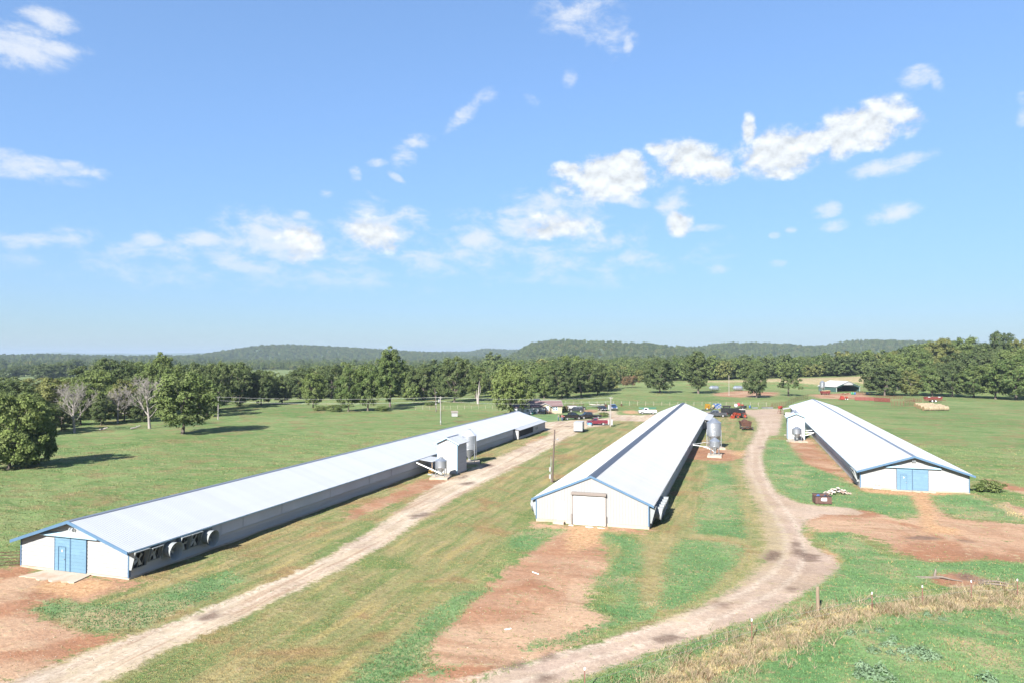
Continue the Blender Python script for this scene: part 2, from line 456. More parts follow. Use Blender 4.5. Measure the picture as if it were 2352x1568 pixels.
# ------------------------------------------------------------------ ground: one sheet with measured cover
def poly_px(lst): return np.array([G(x, y)[:2] for x, y in lst])
def zr(fx0, fy0, fw, zw):   # picture points read from an enlarged crop
    k = fw / zw
    return lambda L_: [((fx0 + k * X) * .57422, (fy0 + k * Y) * .57422) for X, Y in L_]
zYard = zr(2100, 1540, 420, 2352)
zBack = zr(2480, 1540, 600, 2352)
zR7 = zr(2600, 1700, 1000, 2091)
zR8 = zr(3400, 1800, 696, 2099)
zR6 = zr(1300, 2250, 1400, 2352)
zR5 = zr(0, 2250, 1400, 2352)
COVER = {
 'road': [
  [(243, 1567), (325, 1524), (427, 1473), (533, 1429), (632, 1379), (752, 1319), (803, 1299), (900, 1240), (985, 1182), (1060, 1136), (1130, 1098), (1205, 1060), (1270, 1024), (1322, 990), (1290, 978), (1258, 1000), (1180, 1033), (1100, 1067), (1000, 1115), (935, 1158), (860, 1212), (718, 1295), (615, 1340), (513, 1381), (444, 1408), (376, 1436), (290, 1463), (191, 1497), (60, 1550), (-80, 1600), (-100, 1900), (100, 1700)],
  zYard([(270, 840), (500, 815), (720, 800), (900, 790), (1250, 768), (1700, 742), (1900, 706), (2352, 676), (2500, 660), (2500, 740), (2352, 762), (1940, 800), (1850, 850), (1840, 900), (1500, 925), (1330, 965), (1150, 1060), (1060, 1140), (640, 1140), (600, 1060), (520, 1010), (290, 1010)]),
  zYard([(1290, 606), (1550, 612), (1660, 640), (1640, 575), (1690, 560), (1860, 575), (2030, 560), (2060, 640), (2150, 680), (2352, 690), (1950, 715), (1870, 690), (1830, 650), (1560, 640), (1290, 625)]),
  zBack([(-40, 460), (300, 470), (560, 450), (700, 470), (560, 560), (0, 560), (-60, 520)]),
  zBack([(1320, 405), (1600, 408), (1950, 385), (2352, 368), (2500, 360), (2560, 460), (2520, 640), (2480, 784), (2130, 784), (2200, 640), (2110, 500), (1950, 440), (1600, 450), (1400, 455)]),
  [(1735, 950), (1742, 978), (1727, 1005), (1712, 1035), (1704, 1060), (1708, 1090), (1724, 1130), (1742, 1170), (1754, 1210), (1760, 1245), (1750, 1280), (1730, 1312), (1700, 1340), (1640, 1372), (1570, 1405), (1500, 1432), (1400, 1465), (1300, 1492), (1200, 1522), (1110, 1555), (980, 1610), (850, 1700), (1000, 1800), (1300, 1568), (1370, 1545), (1480, 1508), (1600, 1468), (1700, 1432), (1780, 1402), (1850, 1362), (1900, 1332), (1935, 1303), (1915, 1278), (1865, 1250), (1842, 1222), (1850, 1195), (1900, 1180), (1990, 1180), (1960, 1166), (1880, 1160), (1830, 1152), (1785, 1128), (1762, 1090), (1752, 1050), (1762, 1010), (1775, 975), (1790, 945)],
 ],
 'dirt': [
  [(-60, 1310), (56, 1299), (292, 1332), (335, 1336), (262, 1358), (200, 1385), (135, 1372), (80, 1395), (110, 1415), (150, 1440), (200, 1452), (290, 1463), (190, 1500), (50, 1562), (-100, 1600)],
  [(1300, 1206), (1290, 1216), (1250, 1236), (1222, 1258), (1198, 1288), (1160, 1305), (1118, 1345), (1092, 1365), (1060, 1400), (1028, 1430), (985, 1465), (975, 1500), (985, 1525), (948, 1548), (905, 1568), (880, 1640), (1000, 1620), (1110, 1556), (1300, 1495), (1345, 1468), (1425, 1428), (1400, 1418), (1352, 1395), (1350, 1352), (1385, 1332), (1400, 1300), (1395, 1275), (1380, 1245), (1385, 1215), (1480, 1225), (1492, 1216), (1390, 1205)],
  [(1835, 1160), (1900, 1168), (1990, 1170), (2060, 1190), (2110, 1182), (2095, 1150), (2085, 1132), (2140, 1132), (2155, 1165), (2190, 1190), (2300, 1198), (2420, 1205), (2420, 1292), (2250, 1284), (2130, 1290), (2075, 1272), (2020, 1240), (1970, 1225), (1900, 1222), (1850, 1215)],
  [(1806, 1015), (1864, 1004), (1985, 1122), (2240, 1134), (2235, 1140), (2090, 1137), (1978, 1126), (1930, 1096), (1880, 1078), (1840, 1060), (1822, 1035)],
  [(1580, 1030), (1640, 1022), (1690, 1035), (1712, 1050), (1680, 1058), (1600, 1056), (1570, 1050)],
  [(800, 1172), (905, 1130), (975, 1096), (1060, 1095), (1100, 1078), (1190, 1030), (1235, 1000), (1262, 1000), (1205, 1035), (1120, 1078), (1040, 1112), (950, 1135), (890, 1160), (810, 1192)],
  [(1220, 1200), (1300, 1206), (1290, 1216), (1215, 1212)],
  [(2112, 1322), (2150, 1312), (2210, 1312), (2290, 1335), (2260, 1352), (2200, 1348), (2140, 1336)],
  zYard([(1290, 560), (1500, 530), (1650, 545), (1690, 590), (1600, 610), (1300, 605)]),
  zYard([(2180, 590), (2320, 560), (2500, 580), (2480, 640), (2250, 620)]),
  [(1640, 902), (1700, 896), (1790, 900), (1780, 908), (1700, 912), (1640, 908)],
  [(1860, 905), (1990, 900), (2000, 912), (1960, 916), (1880, 914)],
  [(2265, 1098), (2360, 1120), (2420, 1138), (2420, 1150), (2330, 1128), (2255, 1106)],
  [(2290, 1150), (2352, 1165), (2420, 1180), (2420, 1200), (2352, 1190), (2310, 1172)],
 ],
 'orange': [
  [(95, 1338), (160, 1332), (235, 1332), (262, 1345), (205, 1368), (130, 1365), (80, 1352)],
  [(1312, 1207), (1392, 1209), (1384, 1232), (1350, 1262), (1306, 1266), (1300, 1240), (1308, 1222)],
  zR7([(1390, 1060), (1480, 1030), (1610, 1080), (1590, 1110), (1450, 1110)]), zR7([(1430, 1120), (1560, 1105), (1625, 1140), (1560, 1165), (1450, 1150)]),
  zR7([(1260, 900), (1350, 890), (1360, 940), (1290, 950)]),
  zR7([(690, 225), (800, 200), (830, 240), (740, 265)]),
  zR8([(720, 520), (950, 520), (1000, 700), (1080, 900), (1350, 960), (1300, 1020), (900, 1000), (860, 800), (760, 640)]),
  zBack([(60, 400), (180, 385), (300, 420), (230, 445), (60, 435)]),
  [(1985, 1122), (2240, 1134), (2235, 1141), (2090, 1138), (1978, 1127)],
 ],
 'dry': [
  [(1700, 1050), (1712, 1090), (1726, 1140), (1736, 1190), (1740, 1240), (1732, 1285), (1690, 1332), (1600, 1388), (1640, 1376), (1700, 1342), (1760, 1306), (1805, 1270), (1805, 1230), (1780, 1180), (1745, 1130), (1718, 1085)],
  [(1492, 1228), (1592, 1222), (1575, 1240), (1545, 1260), (1532, 1290), (1530, 1340), (1520, 1392), (1478, 1402), (1462, 1345), (1478, 1290)],
  [(1592, 1222), (1640, 1229), (1692, 1233), (1716, 1232), (1708, 1250), (1640, 1242), (1575, 1240)],
  [(1640, 1110), (1660, 1104), (1692, 1100), (1696, 1112), (1650, 1120)],
  [(1672, 1062), (1690, 1058), (1704, 1110), (1726, 1160), (1734, 1240), (1716, 1290), (1668, 1348), (1604, 1392), (1545, 1418), (1490, 1432), (1440, 1440), (1555, 1396), (1600, 1370), (1650, 1330), (1692, 1290), (1713, 1246), (1713, 1212), (1700, 1160), (1688, 1110)],
 ],
 'straw': [
  [(1470, 1568), (1560, 1522), (1650, 1482), (1750, 1452), (1830, 1422), (1900, 1402), (2000, 1392), (2070, 1372), (2130, 1376), (2200, 1366), (2430, 1340), (2430, 1388), (2200, 1400), (2080, 1406), (1990, 1420), (1900, 1450), (1850, 1480), (1790, 1505), (1700, 1535), (1640, 1568), (1560, 1640), (1400, 1640)],
  [(2270, 1335), (2330, 1345), (2260, 1362), (2200, 1355)],
  [(2260, 1150), (2310, 1160), (2360, 1190), (2330, 1200), (2290, 1180)],
  [(1485, 1382), (1520, 1378), (1525, 1398), (1488, 1400)],
 ],
 'lush': [
  [(1010, 1388), (1060, 1360), (1122, 1352), (1098, 1372), (1066, 1392), (1046, 1420), (1012, 1442), (986, 1470), (975, 1500), (986, 1522), (955, 1542), (915, 1556), (880, 1600), (790, 1600), (830, 1530), (905, 1482), (955, 1440), (985, 1405)],
  [(1180, 1224), (1240, 1212), (1296, 1216), (1262, 1232), (1225, 1262), (1188, 1264), (1168, 1250)],
  [(1385, 1222), (1430, 1230), (1472, 1242), (1474, 1290), (1460, 1340), (1480, 1402), (1520, 1395), (1500, 1418), (1430, 1434), (1372, 1444), (1388, 1428), (1420, 1420), (1400, 1408), (1372, 1396), (1392, 1382), (1410, 1392), (1425, 1370), (1405, 1350), (1372, 1346), (1366, 1326), (1402, 1318), (1412, 1285), (1440, 1268), (1400, 1246)],
  [(1628, 1065), (1672, 1062), (1688, 1110), (1700, 1160), (1712, 1210), (1712, 1238), (1690, 1232), (1640, 1227), (1592, 1221), (1606, 1160), (1618, 1110)],
  [(1575, 1238), (1640, 1243), (1690, 1247), (1710, 1252), (1692, 1290), (1650, 1330), (1600, 1370), (1560, 1395), (1515, 1398), (1478, 1402), (1515, 1390), (1528, 1340), (1530, 1290), (1548, 1256)],
  [(1880, 1225), (1940, 1220), (1985, 1248), (2040, 1278), (2130, 1292), (2250, 1288), (2430, 1298), (2430, 1345), (2352, 1338), (2290, 1332), (2210, 1312), (2140, 1314), (2130, 1336), (2050, 1345), (2090, 1372), (2000, 1390), (1900, 1400), (1830, 1420), (1750, 1450), (1650, 1480), (1560, 1520), (1470, 1568), (1330, 1600), (1320, 1575), (1400, 1545), (1500, 1505), (1620, 1464), (1700, 1436), (1790, 1404), (1860, 1365), (1930, 1312), (1945, 1285), (1905, 1262)],
  [(1640, 1568), (1700, 1535), (1790, 1505), (1850, 1480), (1900, 1450), (1990, 1420), (2080, 1406), (2200, 1400), (2430, 1388), (2430, 1700), (1560, 1700)],
  [(1766, 1012), (1800, 1010), (1822, 1040), (1845, 1064), (1890, 1082), (1935, 1102), (1978, 1130), (2085, 1138), (2098, 1160), (2108, 1178), (2060, 1188), (1990, 1168), (1900, 1160), (1840, 1152), (1790, 1126), (1768, 1090), (1758, 1050)],
  [(2142, 1136), (2225, 1134), (2262, 1142), (2300, 1170), (2345, 1194), (2250, 1192), (2190, 1188), (2156, 1160)],
  [(75, 1398), (130, 1375), (190, 1390), (260, 1385), (330, 1372), (420, 1340), (520, 1310), (560, 1330), (480, 1372), (400, 1405), (330, 1438), (230, 1450), (170, 1440), (130, 1420)],
  [(1365, 1440), (1300, 1462), (1210, 1485), (1215, 1492), (1310, 1478), (1372, 1448)],
  [(990, 1530), (1040, 1535), (1010, 1550), (985, 1545)],
  zYard([(1720, 600), (1800, 610), (1860, 690), (1760, 720), (1560, 730), (1600, 690)]),
  zYard([(290, 830), (720, 797), (860, 790), (1250, 750), (1230, 620), (830, 640), (560, 640), (60, 640), (200, 760)]),
 ],
 'mud': [
  zR7([(940, 1130), (990, 1040), (1080, 1040), (1110, 1060), (1060, 1130), (1000, 1145)]),
  zR7([(1180, 1040), (1210, 950), (1250, 960), (1270, 1050), (1400, 1090), (1420, 1130), (1300, 1130), (1200, 1090)]),
  zR7([(1110, 1345), (1200, 1340), (1280, 1370), (1180, 1385)]), zR7([(500, 1490), (560, 1478), (680, 1490), (640, 1520), (540, 1515)]),
  zR7([(780, 255), (820, 250), (830, 262), (780, 264)]), zR7([(915, 180), (950, 175), (955, 192), (920, 195)]),
  [(1155, 1532), (1190, 1515), (1220, 1520), (1200, 1535)], [(1235, 1512), (1262, 1500), (1275, 1508), (1250, 1522)], [(1490, 1470), (1545, 1450), (1568, 1462), (1520, 1475)], [(1240, 1552), (1290, 1540), (1280, 1555), (1240, 1565)],
  [(940, 1183), (985, 1172), (990, 1180), (945, 1192)], [(1055, 1110), (1085, 1104), (1090, 1110), (1060, 1115)], [(1105, 1066), (1130, 1063), (1128, 1070), (1108, 1072)],
  [(440, 1415), (500, 1400), (510, 1412), (460, 1428)], [(1050, 1095), (1075, 1090), (1070, 1098), (1052, 1100)],
  zYard([(870, 905), (960, 900), (1040, 920), (960, 925)]), zYard([(840, 1045), (960, 1040), (940, 1055)]), zYard([(1260, 780), (1500, 760), (1560, 770), (1380, 785)]),
  zR8([(640, 1040), (800, 1020), (1100, 1050), (950, 1075), (760, 1070)]), zR8([(1300, 1070), (1450, 1080), (1500, 1110), (1330, 1100)]),
  [(2185, 1318), (2225, 1316), (2250, 1328), (2210, 1330)],
 ],
 'mow': [
  [(56, 1299), (292, 1332), (700, 1170), (1183, 990), (1240, 972), (1300, 985), (1400, 970), (1480, 962), (1570, 956), (1228, 1145), (1230, 1198), (1180, 1222), (1100, 1340), (975, 1480), (900, 1568), (700, 1800), (-300, 1800), (-300, 1340)],
  [(1488, 1214), (1617, 970), (1640, 952), (1735, 950), (1744, 980), (1704, 1050), (1730, 1120), (1790, 1205), (1795, 1260), (1740, 1310), (1570, 1402), (1440, 1440), (1390, 1300), (1385, 1215)],
  zYard([(1940, 800), (2352, 760), (2600, 760), (2300, 1200), (1000, 1200), (1080, 1060), (1500, 925), (1850, 870)]),
 ],
}
COVER_EXTRA = [[atv(x, v)[:2] for x, v in ((1560, 438), (1600, 446), (1700, 440), (1800, 448), (1930, 440), (2010, 446), (2030, 412), (1960, 418), (1900, 404), (1800, 416), (1700, 424))]]
COVER_W = {k: [poly_px(p) for p in v] for k, v in COVER.items()}
def track(line, off, wid):
    P = [np.array(G(x, y)[:2]) for x, y in line]; Lp, Rp = [], []
    Q = []
    for a, b in zip(P[:-1], P[1:]):
        n = max(2, int(np.linalg.norm(b - a) / 2.5)); Q += [a + (b - a) * i / n for i in range(n)]
    Q.append(P[-1]); Q = np.array(Q)
    for _ in range(4): Q[1:-1] = (Q[:-2] + 2 * Q[1:-1] + Q[2:]) / 4
    for i in range(len(Q)):
        d = Q[min(i + 1, len(Q) - 1)] - Q[max(i - 1, 0)]; d /= np.linalg.norm(d); nrm = np.array([-d[1], d[0]])
        wob = .12 * math.sin(i * .6 + off)
        Lp.append(Q[i] + nrm * (off + wob + wid / 2)); Rp.append(Q[i] + nrm * (off + wob - wid / 2))
    return [np.array(Lp[i:i + 9] + Rp[i:i + 9][::-1]) for i in range(0, len(Lp) - 1, 8)]
ROAD_A = [(60, 1590), (300, 1482), (480, 1408), (660, 1340), (780, 1286), (890, 1222), (970, 1166), (1060, 1112), (1150, 1070), (1240, 1022), (1300, 988)]
ROAD_B = [(1000, 1600), (1200, 1545), (1400, 1492), (1560, 1440), (1700, 1384), (1800, 1330), (1835, 1280), (1822, 1230), (1795, 1180), (1758, 1130), (1736, 1080), (1735, 1040), (1750, 1000), (1762, 965)]
COVER_W['track'] = track(ROAD_A, .85, .6) + track(ROAD_A, -.85, .6) + track(ROAD_B, .8, .5) + track(ROAD_B, -.8, .5)
COVER_W['straw'] += [np.array(q) for q in COVER_EXTRA]
def sdf(poly, P):
    d = np.full(len(P), 1e9); inside = np.zeros(len(P), bool)
    n = len(poly)
    for i in range(n):
        a, b = poly[i], poly[(i + 1) % n]
        e = b - a; w = P - a
        t = np.clip((w @ e) / max(e @ e, 1e-9), 0, 1)
        q = w - t[:, None] * e
        d = np.minimum(d, (q * q).sum(1))
        c = (a[1] > P[:, 1]) != (b[1] > P[:, 1])
        xs = a[0] + (P[:, 1] - a[1]) / (e[1] if abs(e[1]) > 1e-9 else 1e-9) * e[0]
        inside ^= c & (P[:, 0] < xs)
    d = np.sqrt(d)
    return np.where(inside, d, -d)
def cover(P):
    out = {}
    dist = np.hypot(P[:, 0], P[:, 1])
    w = 0.7 + dist * 0.006
    for k, polys in COVER_W.items():
        m = np.zeros(len(P))
        for pl in polys:
            lo, hi = pl.min(0) - 4, pl.max(0) + 4
            idx = np.where((P[:, 0] > lo[0]) & (P[:, 0] < hi[0]) & (P[:, 1] > lo[1]) & (P[:, 1] < hi[1]))[0]
            if not len(idx): continue
            s = sdf(pl, P[idx])
            ww = w[idx] * (2.2 if k == 'mow' else 0.7 if k == 'mud' else 0.35 if k == 'track' else 1.0)
            m[idx] = np.maximum(m[idx], np.clip(0.5 + s / (2 * ww), 0, 1))
        out[k] = m
    return out

# polar sheet: fine where the farm lies, coarse behind the camera and towards the horizon
a_f = np.arange(-46, 46.01, 0.27)
a_c = np.arange(52, 308, 8.0)
ang = np.radians(np.concatenate([a_f, a_c]))           # clockwise from the camera heading
rr = [4.0]
while rr[-1] < 13000:
    r = rr[-1]
    rr.append(r * (1.06 if r < 28 else 1.0085 if r < 190 else 1.014 if r < 520 else 1.06))
rr = np.array(rr)
hx = np.sin(ang - YAW); hy = np.cos(ang - YAW)
GX = np.outer(rr, hx); GY = np.outer(rr, hy)
nr, na = GX.shape
P2 = np.stack([GX.ravel(), GY.ravel()], 1)
GZ = terr(P2[:, 0], P2[:, 1])
cov = cover(P2)
V = np.vstack([np.column_stack([P2, GZ]), [[0, 0, 0]]])
ii, jj = np.meshgrid(np.arange(nr - 1), np.arange(na), indexing='ij')
j2 = (jj + 1) % na
quads = np.stack([ii * na + jj, ii * na + j2, (ii + 1) * na + j2, (ii + 1) * na + jj], -1).reshape(-1, 4)[:, ::-1]
road_q = cov['road'][quads].mean(1) > 0.5
qx = P2[quads, 0].mean(1)
road_left = road_q & (qx < -17)
road_right = road_q & ~road_left

def ground_mat():
    m = bpy.data.materials.new('ground_cover'); t = NT(m)
    geo = t.n.new('ShaderNodeNewGeometry').outputs['Position']
    def mp(scale, rot=0.0, loc=(0, 0, 0)):
        q = t.n.new('ShaderNodeMapping'); q.inputs['Scale'].default_value = scale
        q.inputs['Rotation'].default_value = (0, 0, rot); q.inputs['Location'].default_value = loc
        t.l.new(geo, q.inputs[0]); return q.outputs[0]
    big = t.noise(mp((1, 1, 1)), 0.028, 2, 0.6, 0.6)
    mid = t.noise(mp((1, 1, 1), 0, (7, 3, 0)), 0.16, 4, 0.62, 0.5)
    streak = t.noise(mp((0.22, 1.0, 1), R(-24)), 0.30, 4, 0.62, 0.8)
    mows = t.noise(mp((1.0, 0.10, 1), R(0), (3, 0, 0)), 0.75, 3, 0.6, 0.3)
    rut = t.noise(mp((1.0, 0.05, 1), R(9), (3, 6, 0)), 1.1, 3, 0.6, 0.4)
    fine = t.noise(mp((1, 1, 1)), 2.6, 3, 0.7, 0.3)
    vfine = t.noise(mp((1, 1, 1), 0, (1, 8, 0)), 9.0, 2, 0.7)
    tuft = t.noise(mp((0.6, 1.0, 1), R(-18), (4, 4, 0)), 0.85, 4, 0.68, 0.6)
    lines = t.noise(mp((0.10, 1.0, 1), R(-33), (8, 1, 0)), 0.55, 4, 0.65, 0.7)
    big2 = t.noise(mp((1, .8, 1), R(20), (2, 9, 0)), 0.085, 4, 0.6, 0.9)
    # pasture
    gp = t.mix(t.rng(big, .35, .65), C(118, 148, 86), C(154, 172, 112))
    gp = t.mix(t.math('MULTIPLY', t.rng(streak, .50, .68, 0, 1, True), .75), gp, C(158, 162, 112))
    gp = t.mix(t.math('MULTIPLY', t.rng(streak, .44, .30, 0, 1, True), .7), gp, C(88, 126, 62))
    gp = t.mix(t.math('MULTIPLY', t.rng(mid, .50, .66, 0, 1, True), .7), gp, C(160, 136, 98))
    gp = t.mix(t.math('MULTIPLY', t.rng(tuft, .54, .70, 0, 1, True), .5), gp, C(172, 166, 118))
    gp = t.mix(t.math('MULTIPLY', t.rng(tuft, .45, .30, 0, 1, True), .45), gp, C(96, 130, 66))
    gp = t.mix(t.math('MULTIPLY', t.rng(mid, .46, .32, 0, 1, True), .6), gp, C(98, 136, 72))
    gp = t.mix(t.math('MULTIPLY', t.rng(lines, .52, .66, 0, 1, True), .6), gp, C(150, 140, 96))
    gp = t.mix(t.math('MULTIPLY', t.rng(lines, .46, .34, 0, 1, True), .55), gp, C(100, 132, 72))
    # mown yards
    gm = t.mix(t.rng(mows, .38, .62), C(132, 148, 92), C(180, 166, 120))
    gm = t.mix(t.math('MULTIPLY', t.rng(mid, .50, .66, 0, 1, True), .7), gm, C(172, 134, 98))
    gm = t.mix(t.math('MULTIPLY', t.rng(mid, .44, .30, 0, 1, True), .75), gm, C(112, 140, 78))
    gm = t.mix(t.math('MULTIPLY', t.rng(mows, .58, .70, 0, 1, True), .55), gm, C(196, 178, 112))
    # bare soil
    gd = t.mix(t.rng(big2, .40, .58, 0, 1, True), C(184, 133, 102), C(214, 178, 146))
    gd = t.mix(t.math('MULTIPLY', t.rng(mid, .46, .64, 0, 1, True), .55), gd, C(196, 150, 120))
    gd = t.mix(t.math('MULTIPLY', t.rng(streak, .50, .66, 0, 1, True), .6), gd, C(168, 126, 98))
    gd = t.mix(t.math('MULTIPLY', t.rng(tuft, .56, .7, 0, 1, True), .5), gd, C(222, 192, 160))
    gd = t.mix(t.math('MULTIPLY', t.rng(vfine, .66, .74, 0, 1, True), .55), gd, C(236, 222, 205))
    go = t.mix(t.rng(fine, .35, .65), C(208, 160, 118), C(224, 184, 142))
    gr = t.mix(t.rng(mid, .35, .65), C(206, 184, 156), C(232, 213, 186))
    gr = t.mix(t.math('MULTIPLY', t.rng(big2, .50, .64, 0, 1, True), .5), gr, C(190, 166, 152))
    pxs = t.n.new('ShaderNodeSeparateXYZ'); t.l.new(geo, pxs.inputs[0])
    lft = t.rng(pxs.outputs[0], -22, -14, 1, 0)
    gr = t.mix(t.math('MULTIPLY', t.math('MULTIPLY', t.rng(rut, .50, .62, 0, 1, True), .6), lft), gr, C(184, 150, 124))
    gr = t.mix(t.math('MULTIPLY', t.math('MULTIPLY', t.rng(rut, .46, .34, 0, 1, True), .5), lft), gr, C(242, 226, 206))
    gr = t.mix(t.math('MULTIPLY', t.math('SUBTRACT', 1.0, lft), .6), gr, t.mix(t.rng(mid, .4, .6), C(192, 164, 142), C(206, 178, 160)))
    gr = t.mix(t.math('MULTIPLY', t.rng(vfine, .58, .72, 0, 1, True), .35), gr, C(246, 230, 212))
    gs = t.mix(t.rng(tuft, .38, .62), C(180, 165, 122), C(212, 192, 154))
    gl = t.mix(t.rng(mid, .36, .62), C(108, 148, 94), C(144, 172, 116))
    gl = t.mix(t.math('MULTIPLY', t.rng(tuft, .54, .68, 0, 1, True), .75), gl, C(184, 160, 122))
    gl = t.mix(t.math('MULTIPLY', t.math('MULTIPLY', t.rng(big2, .46, .60, 0, 1, True), t.rng(mid, .42, .60, 0, 1, True)), .75), gl, C(196, 172, 134))
    gl = t.mix(t.math('MULTIPLY', t.rng(tuft, .42, .30, 0, 1, True), .5), gl, C(112, 166, 72))
    gw = t.mix(t.rng(fine, .4, .6), C(120, 98, 86), C(142, 118, 104))
    jag = t.math('ADD', t.math('MULTIPLY', t.math('SUBTRACT', tuft, .5), 1.3), t.math('MULTIPLY', t.math('SUBTRACT', fine, .5), .8))
    def msk(name, j=1.0, soft=.12):
        return t.rng(t.math('ADD', t.attr(name), t.math('MULTIPLY', jag, j)), .5 - soft, .5 + soft, 0, 1, True)
    c = t.mix(msk('mow', .8, .3), gp, gm)
    c = t.mix(msk('dirt', 1.9, .22), c, gd)
    c = t.mix(msk('orange', 1.0, .35), c, go)
    c = t.mix(msk('road', .9, .2), c, gr)
    c = t.mix(t.math('MULTIPLY', msk('track', .8, .35), .5), c, t.mix(t.rng(fine, .4, .6), C(226, 206, 182), C(244, 228, 208)))
    c = t.mix(t.math('MULTIPLY', msk('dry', 1.5, .45), .6), c, t.mix(t.rng(tuft, .38, .62), C(166, 156, 110), C(200, 182, 136)))
    c = t.mix(t.math('MULTIPLY', msk('straw', 1.4, .3), .95), c, gs)
    c = t.mix(t.math('MULTIPLY', msk('lush', 1.7, .2), .92), c, gl)
    c = t.mix(t.math('MULTIPLY', msk('mud', 1.1, .3), .85), c, gw)
    k = t.math('ADD', t.rng(fine, .2, .8, .74, 1.24), t.rng(vfine, .2, .8, -.14, .14))
    vm = t.n.new('ShaderNodeVectorMath'); vm.operation = 'SCALE'
    t.l.new(c, vm.inputs[0]); t.l.new(k, vm.inputs['Scale'])
    h = t.math('ADD', t.math('MULTIPLY', fine, .5), t.math('ADD', t.math('MULTIPLY', tuft, .9), t.math('MULTIPLY', vfine, .2)))
    grassy = t.math('SUBTRACT', 1.0, t.math('MAXIMUM', t.attr('road'), t.math('MULTIPLY', t.attr('dirt'), .6)), True)
    b = t.n.new('ShaderNodeBump'); b.inputs['Distance'].default_value = 0.35
    t.l.new(t.math('ADD', t.math('MULTIPLY', grassy, .5), .12), b.inputs['Strength']); t.l.new(h, b.inputs['Height'])
    t.bsdf(vm.outputs[0], 0.95, 0, b.outputs[0], 0.1)
    return m
GMAT = ground_mat()
def ground_part(name, qs, extra=False):
    used = np.unique(qs)
    remap = np.full(len(V), -1); remap[used] = np.arange(len(used))
    me = bpy.data.meshes.new(name)
    vv = V[used]
    me.vertices.add(len(vv)); me.vertices.foreach_set('co', vv.ravel())
    f = remap[qs]; nf = len(f)
    me.loops.add(nf * 4); me.loops.foreach_set('vertex_index', f.ravel().astype(np.int32))
    me.polygons.add(nf); me.polygons.foreach_set('loop_start', np.arange(0, nf * 4, 4, dtype=np.int32))
    me.update(calc_edges=True)
    for k, a in cov.items():
        at = me.attributes.new(k, 'FLOAT', 'POINT')
        at.data.foreach_set('value', np.append(a, 0)[used].astype(np.float32))
    me.polygons.foreach_set('use_smooth', np.ones(nf, bool))
    me.materials.append(GMAT)
    return tag(link(name, me), kind='structure')
ground = ground_part('ground', quads[~road_q])
road_a = ground_part('dirt_road', quads[road_left])
road_b = ground_part('dirt_road', quads[road_right])

# ------------------------------------------------------------------ shared materials
M_ROOF_GALV = mat('galvanised_roof_sheet', C(222, 225, 231), 0.55, 0.1, .045, .35, .3, C(206, 210, 217), (1, .25, 1), .035)
M_ROOF_PALE = mat('pale_steel_roof_sheet', C(228, 227, 225), 0.55, 0.1, .045, .35, .3, C(210, 209, 207), (1, .25, 1), .035)
M_RIDGE = mat('grey_ridge_metal', C(118, 124, 138), 0.5, 0.3, .06, .6)
M_RIDGE_LT = mat('pale_ridge_metal', C(160, 170, 186), 0.45, 0.3, .05, .6)
M_BLUE = mat('blue_trim_paint', L(.055, .108, .175), .5, 0, .08, 2, .12, L(.10, .19, .28))
M_BLUE2 = mat('pale_blue_door_paint', L(.078, .148, .205), .62, 0, .07, 1.5, .35, L(.14, .25, .33), (1, 1, 3))
M_BLUE_LT = mat('faded_blue_trim', L(.22, .33, .40), .55, 0, .06, 2)
M_WHITE = mat('white_board_paint', L(.232, .230, .226), .6, 0, .035, 1.2, .25, L(.185, .172, .15), (.4, 1, 2), .03)
M_WHITE_SH = mat('weathered_board_shade_tone', L(.30, .295, .29), .7, 0, .07, 1.0, .4, L(.20, .19, .18), (1, .15, 2))  # shaded copy of the white board: shade tone set in its colour, with stains
M_WALL_MET = mat('cream_ribbed_steel', L(.218, .215, .211), .5, 0, .03, .8, .06, L(.17, .158, .145), (1, 1, .3), .02)
M_CURTAIN = mat('grey_curtain_fabric', L(.40, .40, .42), .8, 0, .09, .7, .35, L(.29, .285, .29), (1, .5, .25))
M_CONC = mat('concrete', L(.30, .255, .20), .9, 0, .12, 1.2, .55, C(196, 146, 104), bump=.2)
M_DOORW = mat('white_door_panel', L(.62, .62, .61), .4, 0, .02, 1)
M_STEEL = mat('galvanised_steel', L(.34, .36, .385), .38, .75, .10, 2.2, .25, L(.24, .255, .27), (1, 1, .4))
M_STEEL_DK = mat('dull_galvanised_cone', L(.30, .32, .33), .5, .6, .1, 2)
M_HOOD = mat('fan_hood_fibreglass', L(.22, .235, .235), .6, .1, .08, 2, .3, L(.13, .13, .12))
M_DARK = mat('dark_opening', L(.012, .012, .013), .9, 0, .2, 2)
M_BLACK = mat('black_plastic', L(.02, .02, .022), .5, 0, .15, 3)
M_WOOD = mat('raw_timber', L(.26, .19, .13), .85, 0, .2, 3, .3, L(.17, .12, .09), (1, 1, .25))
M_WOODGREY = mat('grey_weathered_timber', L(.13, .11, .095), .9, 0, .18, 3, .3, L(.08, .065, .055), (1, 1, .2))
M_PVC = mat('white_plastic_tube', L(.74, .74, .72), .35, 0, .03, 2)
M_GREYBLADE = mat('grey_fan_blade', L(.30, .30, .29), .6, .2, .1, 3)
M_MESH = mat('guard_wire', L(.20, .20, .19), .6, .4, .1, 3)

